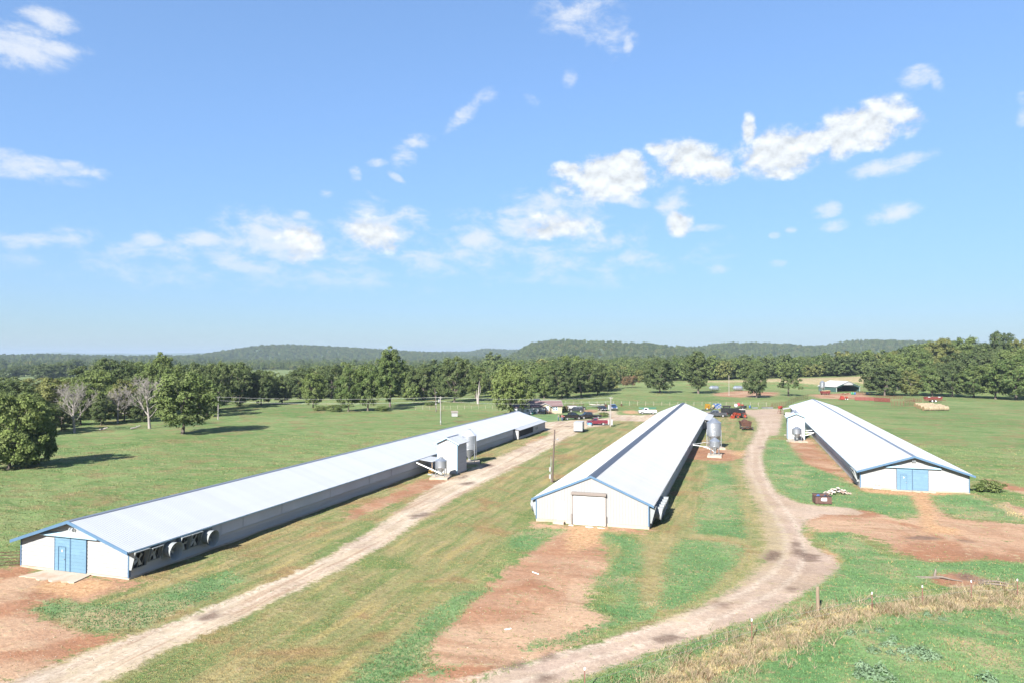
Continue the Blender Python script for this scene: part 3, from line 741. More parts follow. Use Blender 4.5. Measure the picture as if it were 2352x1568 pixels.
RIB = 0.9144 / 4
def roof_panel_mesh(name, w, slope_len, drop, m, nr_=4, hgt=.012):
    """one ribbed sheet: local x runs down the slope from the ridge, y along the house"""
    prof = []
    st = w / nr_
    for k in range(nr_):
        y = k * st
        prof += [(y, 0), (y + st * .62, 0), (y + st * .72, hgt), (y + st * .90, hgt)]
    prof.append((w, 0))
    hx_ = math.sqrt(slope_len ** 2 - drop ** 2)
    vs, fs = [], []
    for (y, z) in prof:
        vs += [(0.0, y, z), (hx_, y, z - drop)]
    for i in range(len(prof) - 1):
        fs.append((2 * i, 2 * i + 1, 2 * i + 3, 2 * i + 2))
    me = bpy.data.meshes.new(name); me.from_pydata(vs, [], fs); me.materials.append(m); me.update()
    return me

def clad_roof(root, hw, zr_, s, ya, yb, m_panel, m_ridge, ridge_w, m_deck, pw=.9144, nribs=4):
    """hw: horizontal half width to the eave edge; s: slope; from ya to yb"""
    drop = hw * s; sl = math.hypot(hw, drop)
    d = MB()
    for sg in (-1, 1):
        d.hexa([(0, ya + .02, zr_ - .10), (sg * (hw - .03), ya + .02, zr_ - .10 - (hw - .03) * s), (sg * (hw - .03), yb - .02, zr_ - .10 - (hw - .03) * s), (0, yb - .02, zr_ - .10),
                (0, ya + .02, zr_ - .02), (sg * (hw - .03), ya + .02, zr_ - .02 - (hw - .03) * s), (sg * (hw - .03), yb - .02, zr_ - .02 - (hw - .03) * s), (0, yb - .02, zr_ - .02)])
    roof = d.build('roof', m_deck, root)
    n = max(1, round((yb - ya) / pw)); w = (yb - ya) / n
    me = roof_panel_mesh('roof_panel', w, sl, drop, m_panel, nribs)
    for i in range(n):
        link('roof_panel', me, roof, (0, ya + i * w, zr_))
        o = link('roof_panel', me, roof, (0, ya + (i + 1) * w, zr_), math.pi)
    r = MB()
    for sg in (-1, 1):
        r.hexa([(0, ya - .01, zr_ + .034), (sg * ridge_w, ya - .01, zr_ + .034 - ridge_w * s), (sg * ridge_w, yb + .01, zr_ + .034 - ridge_w * s), (0, yb + .01, zr_ + .034),
                (0, ya - .01, zr_ + .056), (sg * ridge_w, ya - .01, zr_ + .050 - ridge_w * s), (sg * ridge_w, yb + .01, zr_ + .050 - ridge_w * s), (0, yb + .01, zr_ + .056)])
    r.build('ridge_cap', m_ridge, roof)
    return roof

def rake(root, hw, zr_, s, y, m, h=.22, t=.05, name='rake_trim'):
    for sg in (-1, 1):
        b = MB()
        b.hexa([(0, y - t, zr_ - h + .01), (sg * (hw + .02), y - t, zr_ - h + .01 - hw * s), (sg * (hw + .02), y, zr_ - h + .01 - hw * s), (0, y, zr_ - h + .01),
                (0, y - t, zr_ + .045), (sg * (hw + .02), y - t, zr_ + .045 - hw * s), (sg * (hw + .02), y, zr_ + .045 - hw * s), (0, y, zr_ + .045)])
        b.build(name, m, root)

def gable_boards(root, hw, zbase, ztop_fn, y, m, step, skips, name='siding_board', face=-1):
    """horizontal lap boards on a gable; skips = [(x0, x1, z0, z1)] openings"""
    z = zbase
    half = lambda zz: hw if zz <= ztop_fn(hw) else max(0.0, (ztop_fn(0) - zz) / max(1e-6, (ztop_fn(0) - ztop_fn(hw)) / hw))
    while z < ztop_fn(0) - .05:
        z1 = min(z + step, ztop_fn(0) - .02)
        wa, wb = half(z), half(z1)
        segs = [(-1e3, 1e3)]
        for (x0, x1, s0, s1) in skips:
            if z < s1 - .05 and z1 > s0 + .05:
                segs = [q for (a, b) in segs for q in ((a, min(b, x0)), (max(a, x1), b)) if q[1] > q[0]]
        for (a, b) in segs:
            xa0, xb0 = max(a, -wa), min(b, wa); xa1, xb1 = max(a, -wb), min(b, wb)
            if xb0 - xa0 < .05: continue
            if xb1 <= xa1: xa1 = xb1 = (xa0 + xb0) / 2
            f = face
            g = .022
            bb = MB().hexa([(xa0, y, z + g), (xb0, y, z + g), (xb0, y + f * .045, z + g), (xa0, y + f * .045, z + g),
                            (xa1, y, z1), (xb1, y, z1), (xb1, y + f * .018, z1), (xa1, y + f * .018, z1)] if f > 0 else
                           [(xa0, y + f * .045, z + g), (xb0, y + f * .045, z + g), (xb0, y, z + g), (xa0, y, z + g),
                            (xa1, y + f * .018, z1), (xb1, y + f * .018, z1), (xb1, y, z1), (xa1, y, z1)])
            bb.build(name, m, root)
        z = z1

def end_wall(root, hw, zb, ztop_fn, y, m, th=.12, name='end_wall'):
    pts = [(-hw, zb), (hw, zb), (hw, ztop_fn(hw)), (0, ztop_fn(0)), (-hw, ztop_fn(hw))]
    return MB().prism_xz(pts, y, y + th).build(name, m, root)

def box_fan(root, x, y, z, sg, w=1.2, h=1.25, hood=True):
    """slant-hooded exhaust fan on a side wall at x; sg is the outward side; y is its near edge"""
    d0, d1, t = .62, .22, .03
    b = MB()
    X = lambda d: x + sg * d
    for yy in (y, y + w - t):
        b.hexa([(X(0), yy, z), (X(d1), yy, z), (X(d1), yy + t, z), (X(0), yy + t, z), (X(0), yy, z + h), (X(d0), yy, z + h), (X(d0), yy + t, z + h), (X(0), yy + t, z + h)])
    b.hexa([(X(0), y, z + h), (X(d0), y, z + h), (X(d0), y + w, z + h), (X(0), y + w, z + h), (X(0), y, z + h + t), (X(d0), y, z + h + t), (X(d0), y + w, z + h + t), (X(0), y + w, z + h + t)])
    b.hexa([(X(0), y, z - t), (X(d1), y, z - t), (X(d1), y + w, z - t), (X(0), y + w, z - t), (X(0), y, z), (X(d1), y, z), (X(d1), y + w, z), (X(0), y + w, z)])
    fan = b.build('exhaust_fan', M_HOOD, root)
    MB().box(min(X(.005), X(.02)), max(X(.005), X(.02)), y + t, y + w - t, z, z + h).build('fan_opening', M_DARK, fan)
    c = Vector((X(.16), y + w / 2, z + h * .47)); bl = MB()
    for k in range(4):
        a = k * math.pi / 2 + random.random()
        u = Vector((0, math.cos(a), math.sin(a))); v = Vector((sg * .25, -math.sin(a), math.cos(a)))
        bl.add([c + u * .08 - v * .06, c + u * .5 - v * .15, c + u * .53 + v * .13, c + u * .1 + v * .08], [(0, 1, 2, 3)])
    bl.cyl(c - Vector((.05, 0, 0)), c + Vector((.05, 0, 0)), .09, n=8)
    bl.build('fan_blade', M_GREYBLADE, fan)
    g = MB()
    for k in (0.06, .34, .66, .94):
        g.bar((X(d1 + .005), y + w * k, z), (X(d0 + .005), y + w * k, z + h), .03, .02)
    for k in (.02, .98):
        g.bar((X(d1 + (d0 - d1) * k + .005), y, z + h * k), (X(d1 + (d0 - d1) * k + .005), y + w, z + h * k), .03, .03)
    g.build('guard', M_MESH, fan)
    return fan

def cone_fan(root, x, y, z, sg, r=.66, length=.95, tilt=.10):
    """round discharge cone; centre of its mouth at x + length"""
    ax = Vector((sg, 0, -tilt)).normalized()
    o = MB()
    o.lathe([(r * .80, 0), (r * .84, length * .35), (r, length), (r * 1.03, length + .02), (r * 1.0, length - .02), (r * .80, length * .35), (r * .76, .02)], 28, (x, y, z), ax)
    o.box(min(x, x + sg * .06), max(x, x + sg * .06), y - r * .9, y + r * .9, z - r * .9, z + r * .9)
    fan = o.build('cone_fan', M_HOOD if sg > 0 else M_STEEL, root, smooth=40)
    dk = MB().lathe([(r * .76, .07), (.02, .075)], 20, (x, y, z), ax); dk.build('fan_opening', M_STEEL_DK, fan)
    bl = MB(); c = Vector((x, y, z)) + ax * (length * .32)
    for k in range(6):
        a = k * math.pi / 3 + .3
        u = Vector((0, math.cos(a), math.sin(a))); v = Vector((sg * .3, -math.sin(a), math.cos(a)))
        bl.add([c + u * .07 - v * .05, c + u * r * .72 - v * .13, c + u * r * .74 + v * .12, c + u * .08 + v * .07], [(0, 1, 2, 3)])
    bl.cyl(c - ax * .06, c + ax * .06, .09, n=8)
    bl.build('fan_blade', M_GREYBLADE, fan)
    g = MB()
    for k in (-1, 0, 1):
        yy = y + k * r * .42; hh = math.sqrt(max(.01, r * r - (k * r * .42) ** 2)) * .98
        p = Vector((x, y, z)) + ax * (length - .04)
        g.bar((p.x, yy, p.z - hh), (p.x, yy, p.z + hh), .016, .016)
    g.build('guard', M_MESH, fan)
    return fan

def side_boards(root, x, sg, ya, yb, zs, m, seg=12.2, th=.035, name='wall_board'):
    for (z0, z1) in zs:
        y = ya; k = 0
        while y < yb - .1:
            y1 = min(y + seg, yb)
            MB().hexa([(x, y + .004, z0), (x + sg * (th + .015), y + .004, z0), (x + sg * (th + .015), y1 - .004, z0), (x, y1 - .004, z0),
                       (x, y + .004, z1 - .012), (x + sg * th, y + .004, z1 - .012), (x + sg * th, y1 - .004, z1 - .012), (x, y1 - .004, z1 - .012)]).build(name, m, root)
            y = y1

def curtain(root, x, sg, ya, yb, z0, z1, m=None):
    n = int((yb - ya) / .6); vs, fs = [], []
    for i in range(n + 1):
        y = ya + (yb - ya) * i / n
        o = .012 * math.sin(i * 1.9) + .01 * random.random()
        vs += [(x + sg * (.05 + o), y, z0), (x + sg * (.075 + o * 2), y, (z0 + z1) / 2), (x + sg * (.04 + o), y, z1)]
    for i in range(n):
        for k in (0, 1):
            a = i * 3 + k; q = (a, a + 3, a + 4, a + 1)
            fs.append(q if sg > 0 else q[::-1])
    o = MB().add(vs, fs).build('side_curtain', m or M_CURTAIN, root, smooth=60)
    sm = MB()
    y = ya + 3
    while y < yb:
        sm.box(*(sorted((x + sg * .085, x + sg * .10))), y, y + .05, z0, z1 - .02); y += random.choice((6.1, 9.2, 12.2))
    sm.build('curtain_strap', M_WHITE_SH, o)
    MB().bar((x + sg * .09, ya, z0 - .02), (x + sg * .09, yb, z0 - .02), .06, .05).build('curtain_rod', M_STEEL, o)
    return o

def plank_door(root, x0, x1, z0, z1, y, m, step=.27, walk=None, name='sliding_door'):
    """sliding leaf of level planks on a frame"""
    d = MB().box(x0, x1, y - .045, y, z0, z1).build(name, m, root)
    z = z0 + .03
    while z < z1 - .05:
        zz = min(z + step, z1 - .02)
        MB().hexa([(x0 + .03, y - .075, z + .012), (x1 - .03, y - .075, z + .012), (x1 - .03, y - .046, z + .012), (x0 + .03, y - .046, z + .012),
                   (x0 + .03, y - .062, zz), (x1 - .03, y - .062, zz), (x1 - .03, y - .046, zz), (x0 + .03, y - .046, zz)]).build('plank', m, d)
        z = zz
    for xx in (x0, x1 - .05): MB().box(xx, xx + .05, y - .095, y - .046, z0, z1).build('door_edge', M_BLUE, d)
    if walk:
        a, b, h = walk
        w = MB()
        w.box(a, a + .05, y - .11, y - .078, z0 + .05, z0 + h); w.box(b - .05, b, y - .11, y - .078, z0 + .05, z0 + h)
        w.box(a + .05, b - .05, y - .11, y - .078, z0 + h - .05, z0 + h)
        w.build('walk_door_frame', M_BLUE, d)
        MB().box(b - .16, b - .07, y - .14, y - .078, z0 + .95, z0 + 1.02).build('handle', M_STEEL, d)
        MB().box(a + .35, a + .47, y - .088, y - .078, z0 + h - .45, z0 + h - .30).build('notice', M_DOORW, d)
    return d

def board_house(name, label, X0, X1, Y0, length, zE, zR, rz, door, header, fans_fn, side=+1, ov=.45, og=.62, pad=None, m_roof=None, cool=None):
    hw = (X1 - X0) / 2; he = hw + ov; s = (zR - zE) / he
    root = thing(name, label, 'poultry house', ((X0 + X1) / 2, Y0, 0), rz)
    top = lambda x: zR - .13 - abs(x) * s
    MB().box(-hw - .06, hw + .06, -.06, length + .06, -.25, .14).build('foundation', M_CONC, root)
    clad_roof(root, he, zR, s, -og, length + og, m_roof or M_ROOF_GALV, M_RIDGE_LT, .24, M_WOODGREY)
    rake(root, he, zR, s, -og - .002, M_BLUE); rake(root, he, zR, s, length + og + .052, M_BLUE)
    for sg in (-1, 1):
        MB().box(min(sg * he, sg * (he + .03)), max(sg * he, sg * (he + .03)), -og + .01, length + og - .01, zE - .11, zE - .02).build('eave_trim', M_BLUE_LT, root)
    dx0, dx1, dh = door
    ew = end_wall(root, hw, .14, top, 0, M_WOODGREY)  # dark backing colour draws the lap shadow lines in the board gaps
    gable_boards(ew, hw - .09, .15, top, -.002, M_WHITE, .30, [(dx0 - .04, dx1 + .04, 0, dh + .06)])
    bw = end_wall(root, hw, .14, top, length - .12, M_WHITE_SH)
    for sg in (-1, 1):
        MB().box(min(sg * (hw - .09), sg * (hw + .02)), max(sg * (hw - .09), sg * (hw + .02)), -.075, .10, .10, top(hw) - .01).build('corner_trim', M_BLUE, root)
    mid = (dx0 + dx1) / 2
    plank_door(root, dx0, mid - .012, .08, dh, -.03, M_BLUE2, .27, (dx0 + .42, dx0 + 1.22, 2.0))
    plank_door(root, mid + .012, dx1, .08, dh, -.034, M_BLUE2, .27)
    hx0, hx1 = header
    h = MB().hexa([(hx0, -.34, dh + .05), (hx1, -.34, dh + .05), (hx1, -.05, dh + .02), (hx0, -.05, dh + .02), (hx0, -.34, dh + .12), (hx1, -.34, dh + .12), (hx1, -.05, dh + .36), (hx0, -.05, dh + .36)])
    h.build('door_track_cover', M_BLUE_LT, root)
    l = MB().cyl((0, -.06, top(0) - .55), (0, -.30, top(0) - .55), .03, n=6); l.cyl((-.16, -.26, top(0) - .50), (-.10, -.34, top(0) - .66), .05, .09, 8); l.cyl((.16, -.26, top(0) - .50), (.10, -.34, top(0) - .66), .05, .09, 8); l.bar((-.17, -.25, top(0) - .50), (.17, -.25, top(0) - .50), .03)
    l.build('floodlight', M_STEEL_DK, root)
    for sg in (-1, 1):
        MB().box(min(sg * hw, sg * (hw - .12)), max(sg * hw, sg * (hw - .12)), .12, length - .13, .14, top(hw) - .02).build('side_wall', M_WHITE_SH, root)
        f0, f1 = fans_fn(root, sg, hw)
        cy = cool[0] if (cool and cool[1] == sg) else length - .2
        side_boards(root, sg * hw, sg, .12, cy, [(.15, .45), (.45, .75), (.75, 1.02)], M_WHITE_SH)
        curtain(root, sg * hw, sg, f1, cy, 1.06, top(hw) - .06)
    if cool:
        cy, sg, cy2 = cool[0], cool[1], cool[2]
        ex = 1.25
        # evaporative pad bay: the roof runs out over a framed dark pad
        b = MB()
        b.hexa([(sg * (he - .02), cy, zE - .06), (sg * (he + ex), cy, zE - .06 - ex * s * .6), (sg * (he + ex), length + og, zE - .06 - ex * s * .6), (sg * (he - .02), length + og, zE - .06),
                (sg * (he - .02), cy, zE - .02), (sg * (he + ex), cy, zE - .02 - ex * s * .6), (sg * (he + ex), length + og, zE - .02 - ex * s * .6), (sg * (he - .02), length + og, zE - .02)])
        b.build('pad_bay_roof', m_roof or M_ROOF_GALV, root)
        xo = sg * (hw + ex + .12)
        fr = MB()
        zt = zE - .12 - ex * s * .6
        fr.box(*sorted((sg * hw, xo)), cy, cy + .1, .12, zt); fr.box(*sorted((sg * hw, xo)), length - .1, length, .12, zt)
        fr.box(*sorted((xo - sg * .1, xo)), cy, length, .12, .55); fr.box(*sorted((xo - sg * .1, xo)), cy, length, zt - .08, zt)
        fr.box(*sorted((xo - sg * .1, xo)), cy2, length, .55, zt)
        for yy in (cy, cy2 - .1): fr.box(*sorted((xo - sg * .1, xo + sg * .01)), yy, yy + .1, .55, zt)
        bay = fr.build('pad_bay', M_WHITE_SH, root)
        MB().box(*sorted((xo - sg * .14, xo - sg * .2)), cy + .1, cy2 - .1, .55, zt - .08).build('cooling_pad', M_DARK, bay)
        MB().box(*sorted((xo + sg * .002, xo + sg * .02)), cy2 + 2.0, cy2 + 2.3, .9, 1.5).build('vent', M_DARK, bay)
        MB().box(*sorted((xo + sg * .002, xo + sg * .02)), cy2 + 3.0, cy2 + 3.3, .9, 1.5).build('vent', M_DARK, bay)
    if pad:
        x0, x1, yy = pad
        rp = random.Random(3)
        n = 14
        ring = [(x0 + (x1 - x0) * i / n, -.02, 0) for i in range(n + 1)]
        outer = [(x0 - .5 + (x1 - x0 + 1.0) * i / n, -yy + rp.uniform(-.25, .25), 0) for i in range(n + 1)][::-1]
        base = ring + outer
        o = MB(); o.loft([[(x, y, -.1) for x, y, z in base], [(x, y, .075) for x, y, z in base]])
        o.build('door_apron', M_CONC, root)
    return root, hw, he, s

# left house
def fans1(root, sg, hw):
    if sg < 0: return 0, .6
    x = hw + .04
    yo = -44.5
    box_fan(root, x, 44.55 + yo - .1, .78, 1, 1.5, 1.35)
    box_fan(root, x, 46.2 + yo, .98, 1, 1.15, 1.05)
    cone_fan(root, x, 48.35 + yo, 1.42, 1, .72, .95)
    box_fan(root, x, 49.35 + yo, .86, 1, 1.15, 1.25)
    box_fan(root, x, 50.6 + yo, .90, 1, 1.25, 1.2)
    cone_fan(root, x, 52.75 + yo, 1.40, 1, .70, .95)
    MB().box(x, x + .03, 53.6 + yo, 54.75 + yo, 1.0, 2.2).build('plastic_sheet', M_CURTAIN, root)
    return 0, 10.3
h1, hw1, he1, s1 = board_house('poultry_house', 'long white board poultry house with blue sliding doors at the left', -57.2, -45.8, 44.45, 119.6, 2.30, 4.30, 0,
    (-5.7 + 3.76, -5.7 + 7.14, 2.85), (-5.7 + 2.43, -5.7 + 8.44), fans1, pad=(-2.6, 1.9, 2.1), cool=(98.6, 1, 109.5))
# right house
def fans3(root, sg, hw):
    if sg > 0: return 0, .6
    x = -hw - .04
    box_fan(root, x, .9, .75, -1, 1.5, 1.4); box_fan(root, x, 2.6, .75, -1, 1.5, 1.4)
    pn = MB().hexa([(x - .25, .7, 1.0), (x - .32, .7, 1.0), (x - .32, 2.5, 1.0), (x - .25, 2.5, 1.0), (x - .75, .7, 2.05), (x - .82, .7, 2.05), (x - .82, 2.5, 2.05), (x - .75, 2.5, 2.05)])
    pn.build('hood_flap', M_WHITE, root)
    return 0, 4.4
h3, hw3, he3, s3 = board_house('poultry_house', 'white board poultry house with pale blue doors at the right', 14.9, 27.55, 104.7, 127.5, 2.35, 4.60, R(.35),
    (-6.33 + 4.32, -6.33 + 8.01, 2.9), (-6.33 + 2.9, -6.33 + 9.45), fans3, pad=(-2.3, 1.9, .75), ov=.5, og=.75)

# middle house: ribbed steel, roll-up door
def steel_house():
    X0, X1, Y0, ln, zE, zR = -20.8, -9.0, 73.2, 122.4, 2.40, 5.10
    hw = (X1 - X0) / 2; ov = .5; he = hw + ov; s = (zR - zE) / he; og = .12
    root = thing('poultry_house', 'cream ribbed steel poultry house with white roll-up door in the middle', 'poultry house', ((X0 + X1) / 2, Y0, 0))
    top = lambda x: zR - .13 - abs(x) * s
    MB().box(-hw - .03, hw + .03, -.03, ln + .03, -.4, .32).build('foundation', M_CONC, root)
    clad_roof(root, he, zR, s, -og, ln + og, M_ROOF_PALE, M_RIDGE, .48, M_WHITE_SH)
    rake(root, he, zR, s, -og - .002, M_BLUE, .19); rake(root, he, zR, s, ln + og + .052, M_BLUE, .19)
    dx0, dx1, dh = -5.9 + 4.0, -5.9 + 7.36, 3.1
    px0, px1, pz0, pz1 = -5.9 + 2.18, -5.9 + 3.03, .45, 2.35
    ew = end_wall(root, hw, .32, top, 0, M_WALL_MET)
    x = -hw; k = 0; st = .305
    while x < hw - .02:
        x1 = min(x + st, hw)
        for (a, b) in (((x, x1)),):
            pass
        spans = [(.34, None)]
        c = (x + x1) / 2
        if dx0 - .12 < c < dx1 + .12: spans = [(dh + .32, None)]
        elif px0 - .06 < c < px1 + .06: spans = [(.34, pz0 - .04), (pz1 + .06, None)]
        for (z0, z1) in spans:
            ta = top(x) - .02 if z1 is None else z1; tb = top(x1) - .02 if z1 is None else z1
            if min(ta, tb) - z0 < .03: continue
            o = MB().hexa([(x + .012, -.02, z0), (x1 - .012, -.02, z0), (x1 - .012, -.001, z0), (x + .012, -.001, z0), (x + .012, -.02, ta), (x1 - .012, -.02, tb), (x1 - .012, -.001, tb), (x + .012, -.001, ta)])
            o.hexa([(x - .012, -.045, z0), (x + .012, -.045, z0), (x + .02, -.019, z0), (x - .02, -.019, z0), (x - .012, -.045, ta), (x + .012, -.045, ta), (x + .02, -.019, ta), (x - .02, -.019, ta)])
            o.build('wall_panel', M_WALL_MET, ew)
        x = x1
    end_wall(root, hw, .32, top, ln - .12, M_WALL_MET)
    for sg in (-1, 1):
        MB().box(min(sg * (hw - .06), sg * (hw + .05)), max(sg * (hw - .06), sg * (hw + .05)), -.075, .12, .30, top(hw) - .01).build('corner_trim', M_BLUE, root)
    # roll-up door
    d = MB().box(dx0, dx1, -.075, -.05, .04, dh).build('roll_up_door', M_DOORW, root)
    for i in range(10):
        z = .05 + (dh - .05) * i / 10
        MB().hexa([(dx0 + .04, -.095, z + .012), (dx1 - .04, -.095, z + .012), (dx1 - .04, -.076, z + .012), (dx0 + .04, -.076, z + .012),
                   (dx0 + .04, -.088, z + (dh - .05) / 10), (dx1 - .04, -.088, z + (dh - .05) / 10), (dx1 - .04, -.076, z + (dh - .05) / 10), (dx0 + .04, -.076, z + (dh - .05) / 10)]).build('slat', M_DOORW, d)
    j = MB(); j.box(dx0 - .11, dx0 - .002, -.13, -.02, .02, dh); j.box(dx1 + .002, dx1 + .11, -.13, -.02, .02, dh)
    j.build('door_jamb', M_WOODGREY, root)
    MB().cbox(dx0 - .16, dx1 + .16, -.36, -.05, dh + .01, dh + .30, .03).build('door_roll_housing', mat('old_roll_housing', L(.15, .125, .11), .8, 0, .2, 2, .5, L(.08, .065, .055), (.3, 1, 2)), root)
    for xx in (dx0 - .1, dx1 + .1):
        MB().box(xx - .07, xx + .07, -.27, -.132, -.1, 1.1).build('guard_post', M_WOODGREY, root)
    dr = MB().box(px0, px1, -.055, -.02, pz0, pz1).build('walk_door', M_DOORW, root)
    fr = MB(); fr.box(px0 - .05, px0, -.07, -.021, pz0 - .03, pz1 + .05); fr.box(px1, px1 + .05, -.07, -.021, pz0 - .03, pz1 + .05); fr.box(px0, px1, -.07, -.021, pz1, pz1 + .05)
    fr.build('frame', M_STEEL_DK, dr); MB().cyl((px1 - .1, -.06, 1.35), (px1 - .1, -.12, 1.35), .03, n=6).build('handle', M_STEEL, dr)
    MB().box(px0 - .2, px1 + .1, -.75, -.04, -.1, .26).build('door_step', M_CONC, root)
    for sg in (-1, 1):
        MB().box(*sorted((sg * hw, sg * (hw - .12))), .12, ln - .13, .32, top(hw) - .02).build('side_wall', M_WALL_MET, root)
        cy = 104.0 if sg > 0 else ln - .2
        side_boards(root, sg * hw, sg, .12 if sg < 0 else 9.6, cy, [(.33, .60), (.60, .87), (.87, 1.12)], M_WHITE_SH)
        curtain(root, sg * hw, sg, 9.8, cy, 1.18, top(hw) - .06, mat('pale_curtain_fabric', L(.50, .49, .48), .8, 0, .06, .7, .3, L(.40, .39, .38)))
        X = sg * (hw + .03)
        box_fan(root, X, .25, .62, sg, 1.15, 1.5)
        for i in range(5): cone_fan(root, X, 2.35 + i * 1.42, 1.36, sg, .69, 1.05, .16)
        MB().box(*sorted((sg * he, sg * (he + .03))), -og + .01, ln + og - .01, zE - .11, zE - .02).build('eave_trim', M_BLUE_LT if sg < 0 else M_ROOF_PALE, root)
    # pad bay at the far end
    sg, cy, ex = 1, 104.0, 1.5
    MB().hexa([(he - .02, cy, zE - .06), (he + ex, cy, zE - .06 - ex * s * .5), (he + ex, ln + og, zE - .06 - ex * s * .5), (he - .02, ln + og, zE - .06),
               (he - .02, cy, zE - .02), (he + ex, cy, zE - .02 - ex * s * .5), (he + ex, ln + og, zE - .02 - ex * s * .5), (he - .02, ln + og, zE - .02)]).build('pad_bay_roof', M_ROOF_PALE, root)
    fr = MB(); xo = hw + ex + .2
    fr.box(hw + .1, hw + .6, cy, cy + .12, .15, zE - .3); fr.box(hw + .6, hw + .75, cy - .05, cy + .14, .15, zE - .35)
    fr.box(hw, xo, ln - .1, ln, .15, zE - .5); fr.box(xo - .1, xo, cy, ln, .15, .6); fr.box(xo - .1, xo, cy, ln, zE - .62, zE - .5)
    bay = fr.build('pad_bay', M_WALL_MET, root)
    MB().box(hw + .75, xo - .02, cy + .2, cy + .3, .15, zE - .5).build('cooling_pad', M_DARK, bay)
    MB().box(xo - .2, xo - .12, cy + .3, ln - .1, .6, zE - .62).build('cooling_pad', M_DARK, bay)
    return root
h2 = steel_house()

# ------------------------------------------------------------------ feed bins, sheds
M_RUSTROOF = mat('stained_bin_roof', L(.52, .53, .55), .45, .5, .1, 2, .45, L(.33, .19, .12), (1, 1, 1))
def feed_bin(label, p, r, ztip, z0, z1, ztop, nleg=4, pad=None, ladder=None, rot=0.0, roofm=None, group=None, padlab=''):
    root = thing('feed_bin', label, 'feed bin', p, rot, group)
    b = MB()
    prof = [(r, z0)]
    k = max(2, int((z1 - z0) / .10))
    for i in range(1, k + 1):
        z = z0 + (z1 - z0) * i / k
        prof += [(r + (.012 if i % 2 else 0), z)]
    b.lathe(prof, 32)
    body = b.build('bin_body', M_STEEL, root, smooth=50)
    rings = MB()
    n = max(1, round((z1 - z0) / .8))
    for i in range(n + 1):
        z = z0 + (z1 - z0) * i / n
        rings.lathe([(r + .012, z - .025), (r + .022, z), (r + .012, z + .025)], 32)
    rings.build('seam_ring', M_STEEL, body, smooth=50)
    MB().lathe([(r + .05, z1 - .03), (r + .05, z1), (.24, ztop - .10)], 24).build('bin_roof', roofm or M_STEEL, root, smooth=20)
    MB().lathe([(.27, ztop - .12), (.27, ztop - .02), (.0, ztop + .03)], 14).build('lid', M_STEEL, root, smooth=30)
    MB().lathe([(.13, ztip), (r - .005, z0 + .01)], 24).build('hopper', M_STEEL_DK, root, smooth=20)
    MB().cbox(-.18, .18, -.18, .18, ztip - .28, ztip + .02, .03).build('boot', M_STEEL_DK, root)
    zl = pad[4] if pad else 0.0
    for i in range(nleg):
        a = 2 * math.pi * (i + .5) / nleg
        x, y = math.cos(a) * (r + .07), math.sin(a) * (r + .07)
        MB().bar((x, y, zl), (x, y, z0 + (z1 - z0) * .42), .10, .10, up=(math.cos(a), math.sin(a), 0)).build('leg', M_STEEL, root)
    br = MB()
    for i in range(nleg):
        a, a2 = 2 * math.pi * (i + .5) / nleg, 2 * math.pi * (i + 1.5) / nleg
        pa = Vector((math.cos(a), math.sin(a), 0)) * (r + .07); pb = Vector((math.cos(a2), math.sin(a2), 0)) * (r + .07)
        br.bar(pa + Vector((0, 0, z0 - .15)), pb + Vector((0, 0, z0 - .15)), .05)
        if z0 > 2: br.bar(pa + Vector((0, 0, z0 - .2)), (pa + pb) / 2 + Vector((0, 0, ztip)), .04)
    br.build('brace', M_STEEL, root)
    if ladder is not None:
        l = MB(); a = ladder; u = Vector((math.cos(a), math.sin(a), 0)); v = Vector((-u.y, u.x, 0)); c = u * (r + .2)
        for sg in (-1, 1): l.bar(c + v * .2 * sg + Vector((0, 0, .5)), c + v * .2 * sg + Vector((0, 0, z1)), .04)
        z = .6
        while z < z1: l.bar(c - v * .2 + Vector((0, 0, z)), c + v * .2 + Vector((0, 0, z)), .025); z += .3
        l.build('ladder', M_STEEL, root)
    if pad:
        x0, x1, y0, y1, zt = pad
        pr = thing('concrete_pad', 'low concrete pad under the ' + label.split(' behind')[0].split(' before')[0].split(' in front')[0].split(' with')[0].split(' on a')[0] + padlab, 'concrete pad', p, rot)
        MB().cbox(x0, x1, y0, y1, -.25, zt, .03).build('slab', M_CONC, pr)
    return root
PN = (-.0, 0)
feed_bin('small squat feed bin on a slab before the left tall shed', (-41.2, 94.9, 0), .82, .80, 1.60, 2.50, 3.02, 4, (-1.35, 1.25, -1.6, 1.5, .28), None, .2)
pb2 = G(1078, 1063)
feed_bin('tall weathered feed bin with ladder behind the left shed', (pb2.x, pb2.y, 0), 1.13, .75, 2.35, 4.55, 5.55, 4, (-1.9, 1.7, -1.8, 1.8, .30), -.7, .35, M_RUSTROOF)
feed_bin('short feed bin standing in front of a bigger bin beside the middle house', (-4.55, 130.7, 0), .90, .75, 1.72, 2.60, 3.22, 4, (-1.2, 1.2, -2.6, 1.3, .30), -1.6, .78 - .78)
feed_bin('big tall feed bin beside the middle house', (-5.05, 141.0, 0), 1.29, .85, 2.55, 4.90, 5.85, 6, (-1.7, 1.7, -1.7, 1.7, .30), 0.4, .3)
feed_bin('small feed bin with pointed hopper before the right tall shed', (10.7, 157.4, 0), .90, .72, 1.72, 2.62, 3.15, 4, (-1.7, 1.7, -1.5, 1.3, .18), None, .3)
feed_bin('feed bin mostly hidden behind the right tall shed', (11.0, 168.3, 0), 1.2, .8, 2.4, 4.7, 5.75, 4, (-1.7, 1.7, -1.7, 1.7, .2), None, .3)
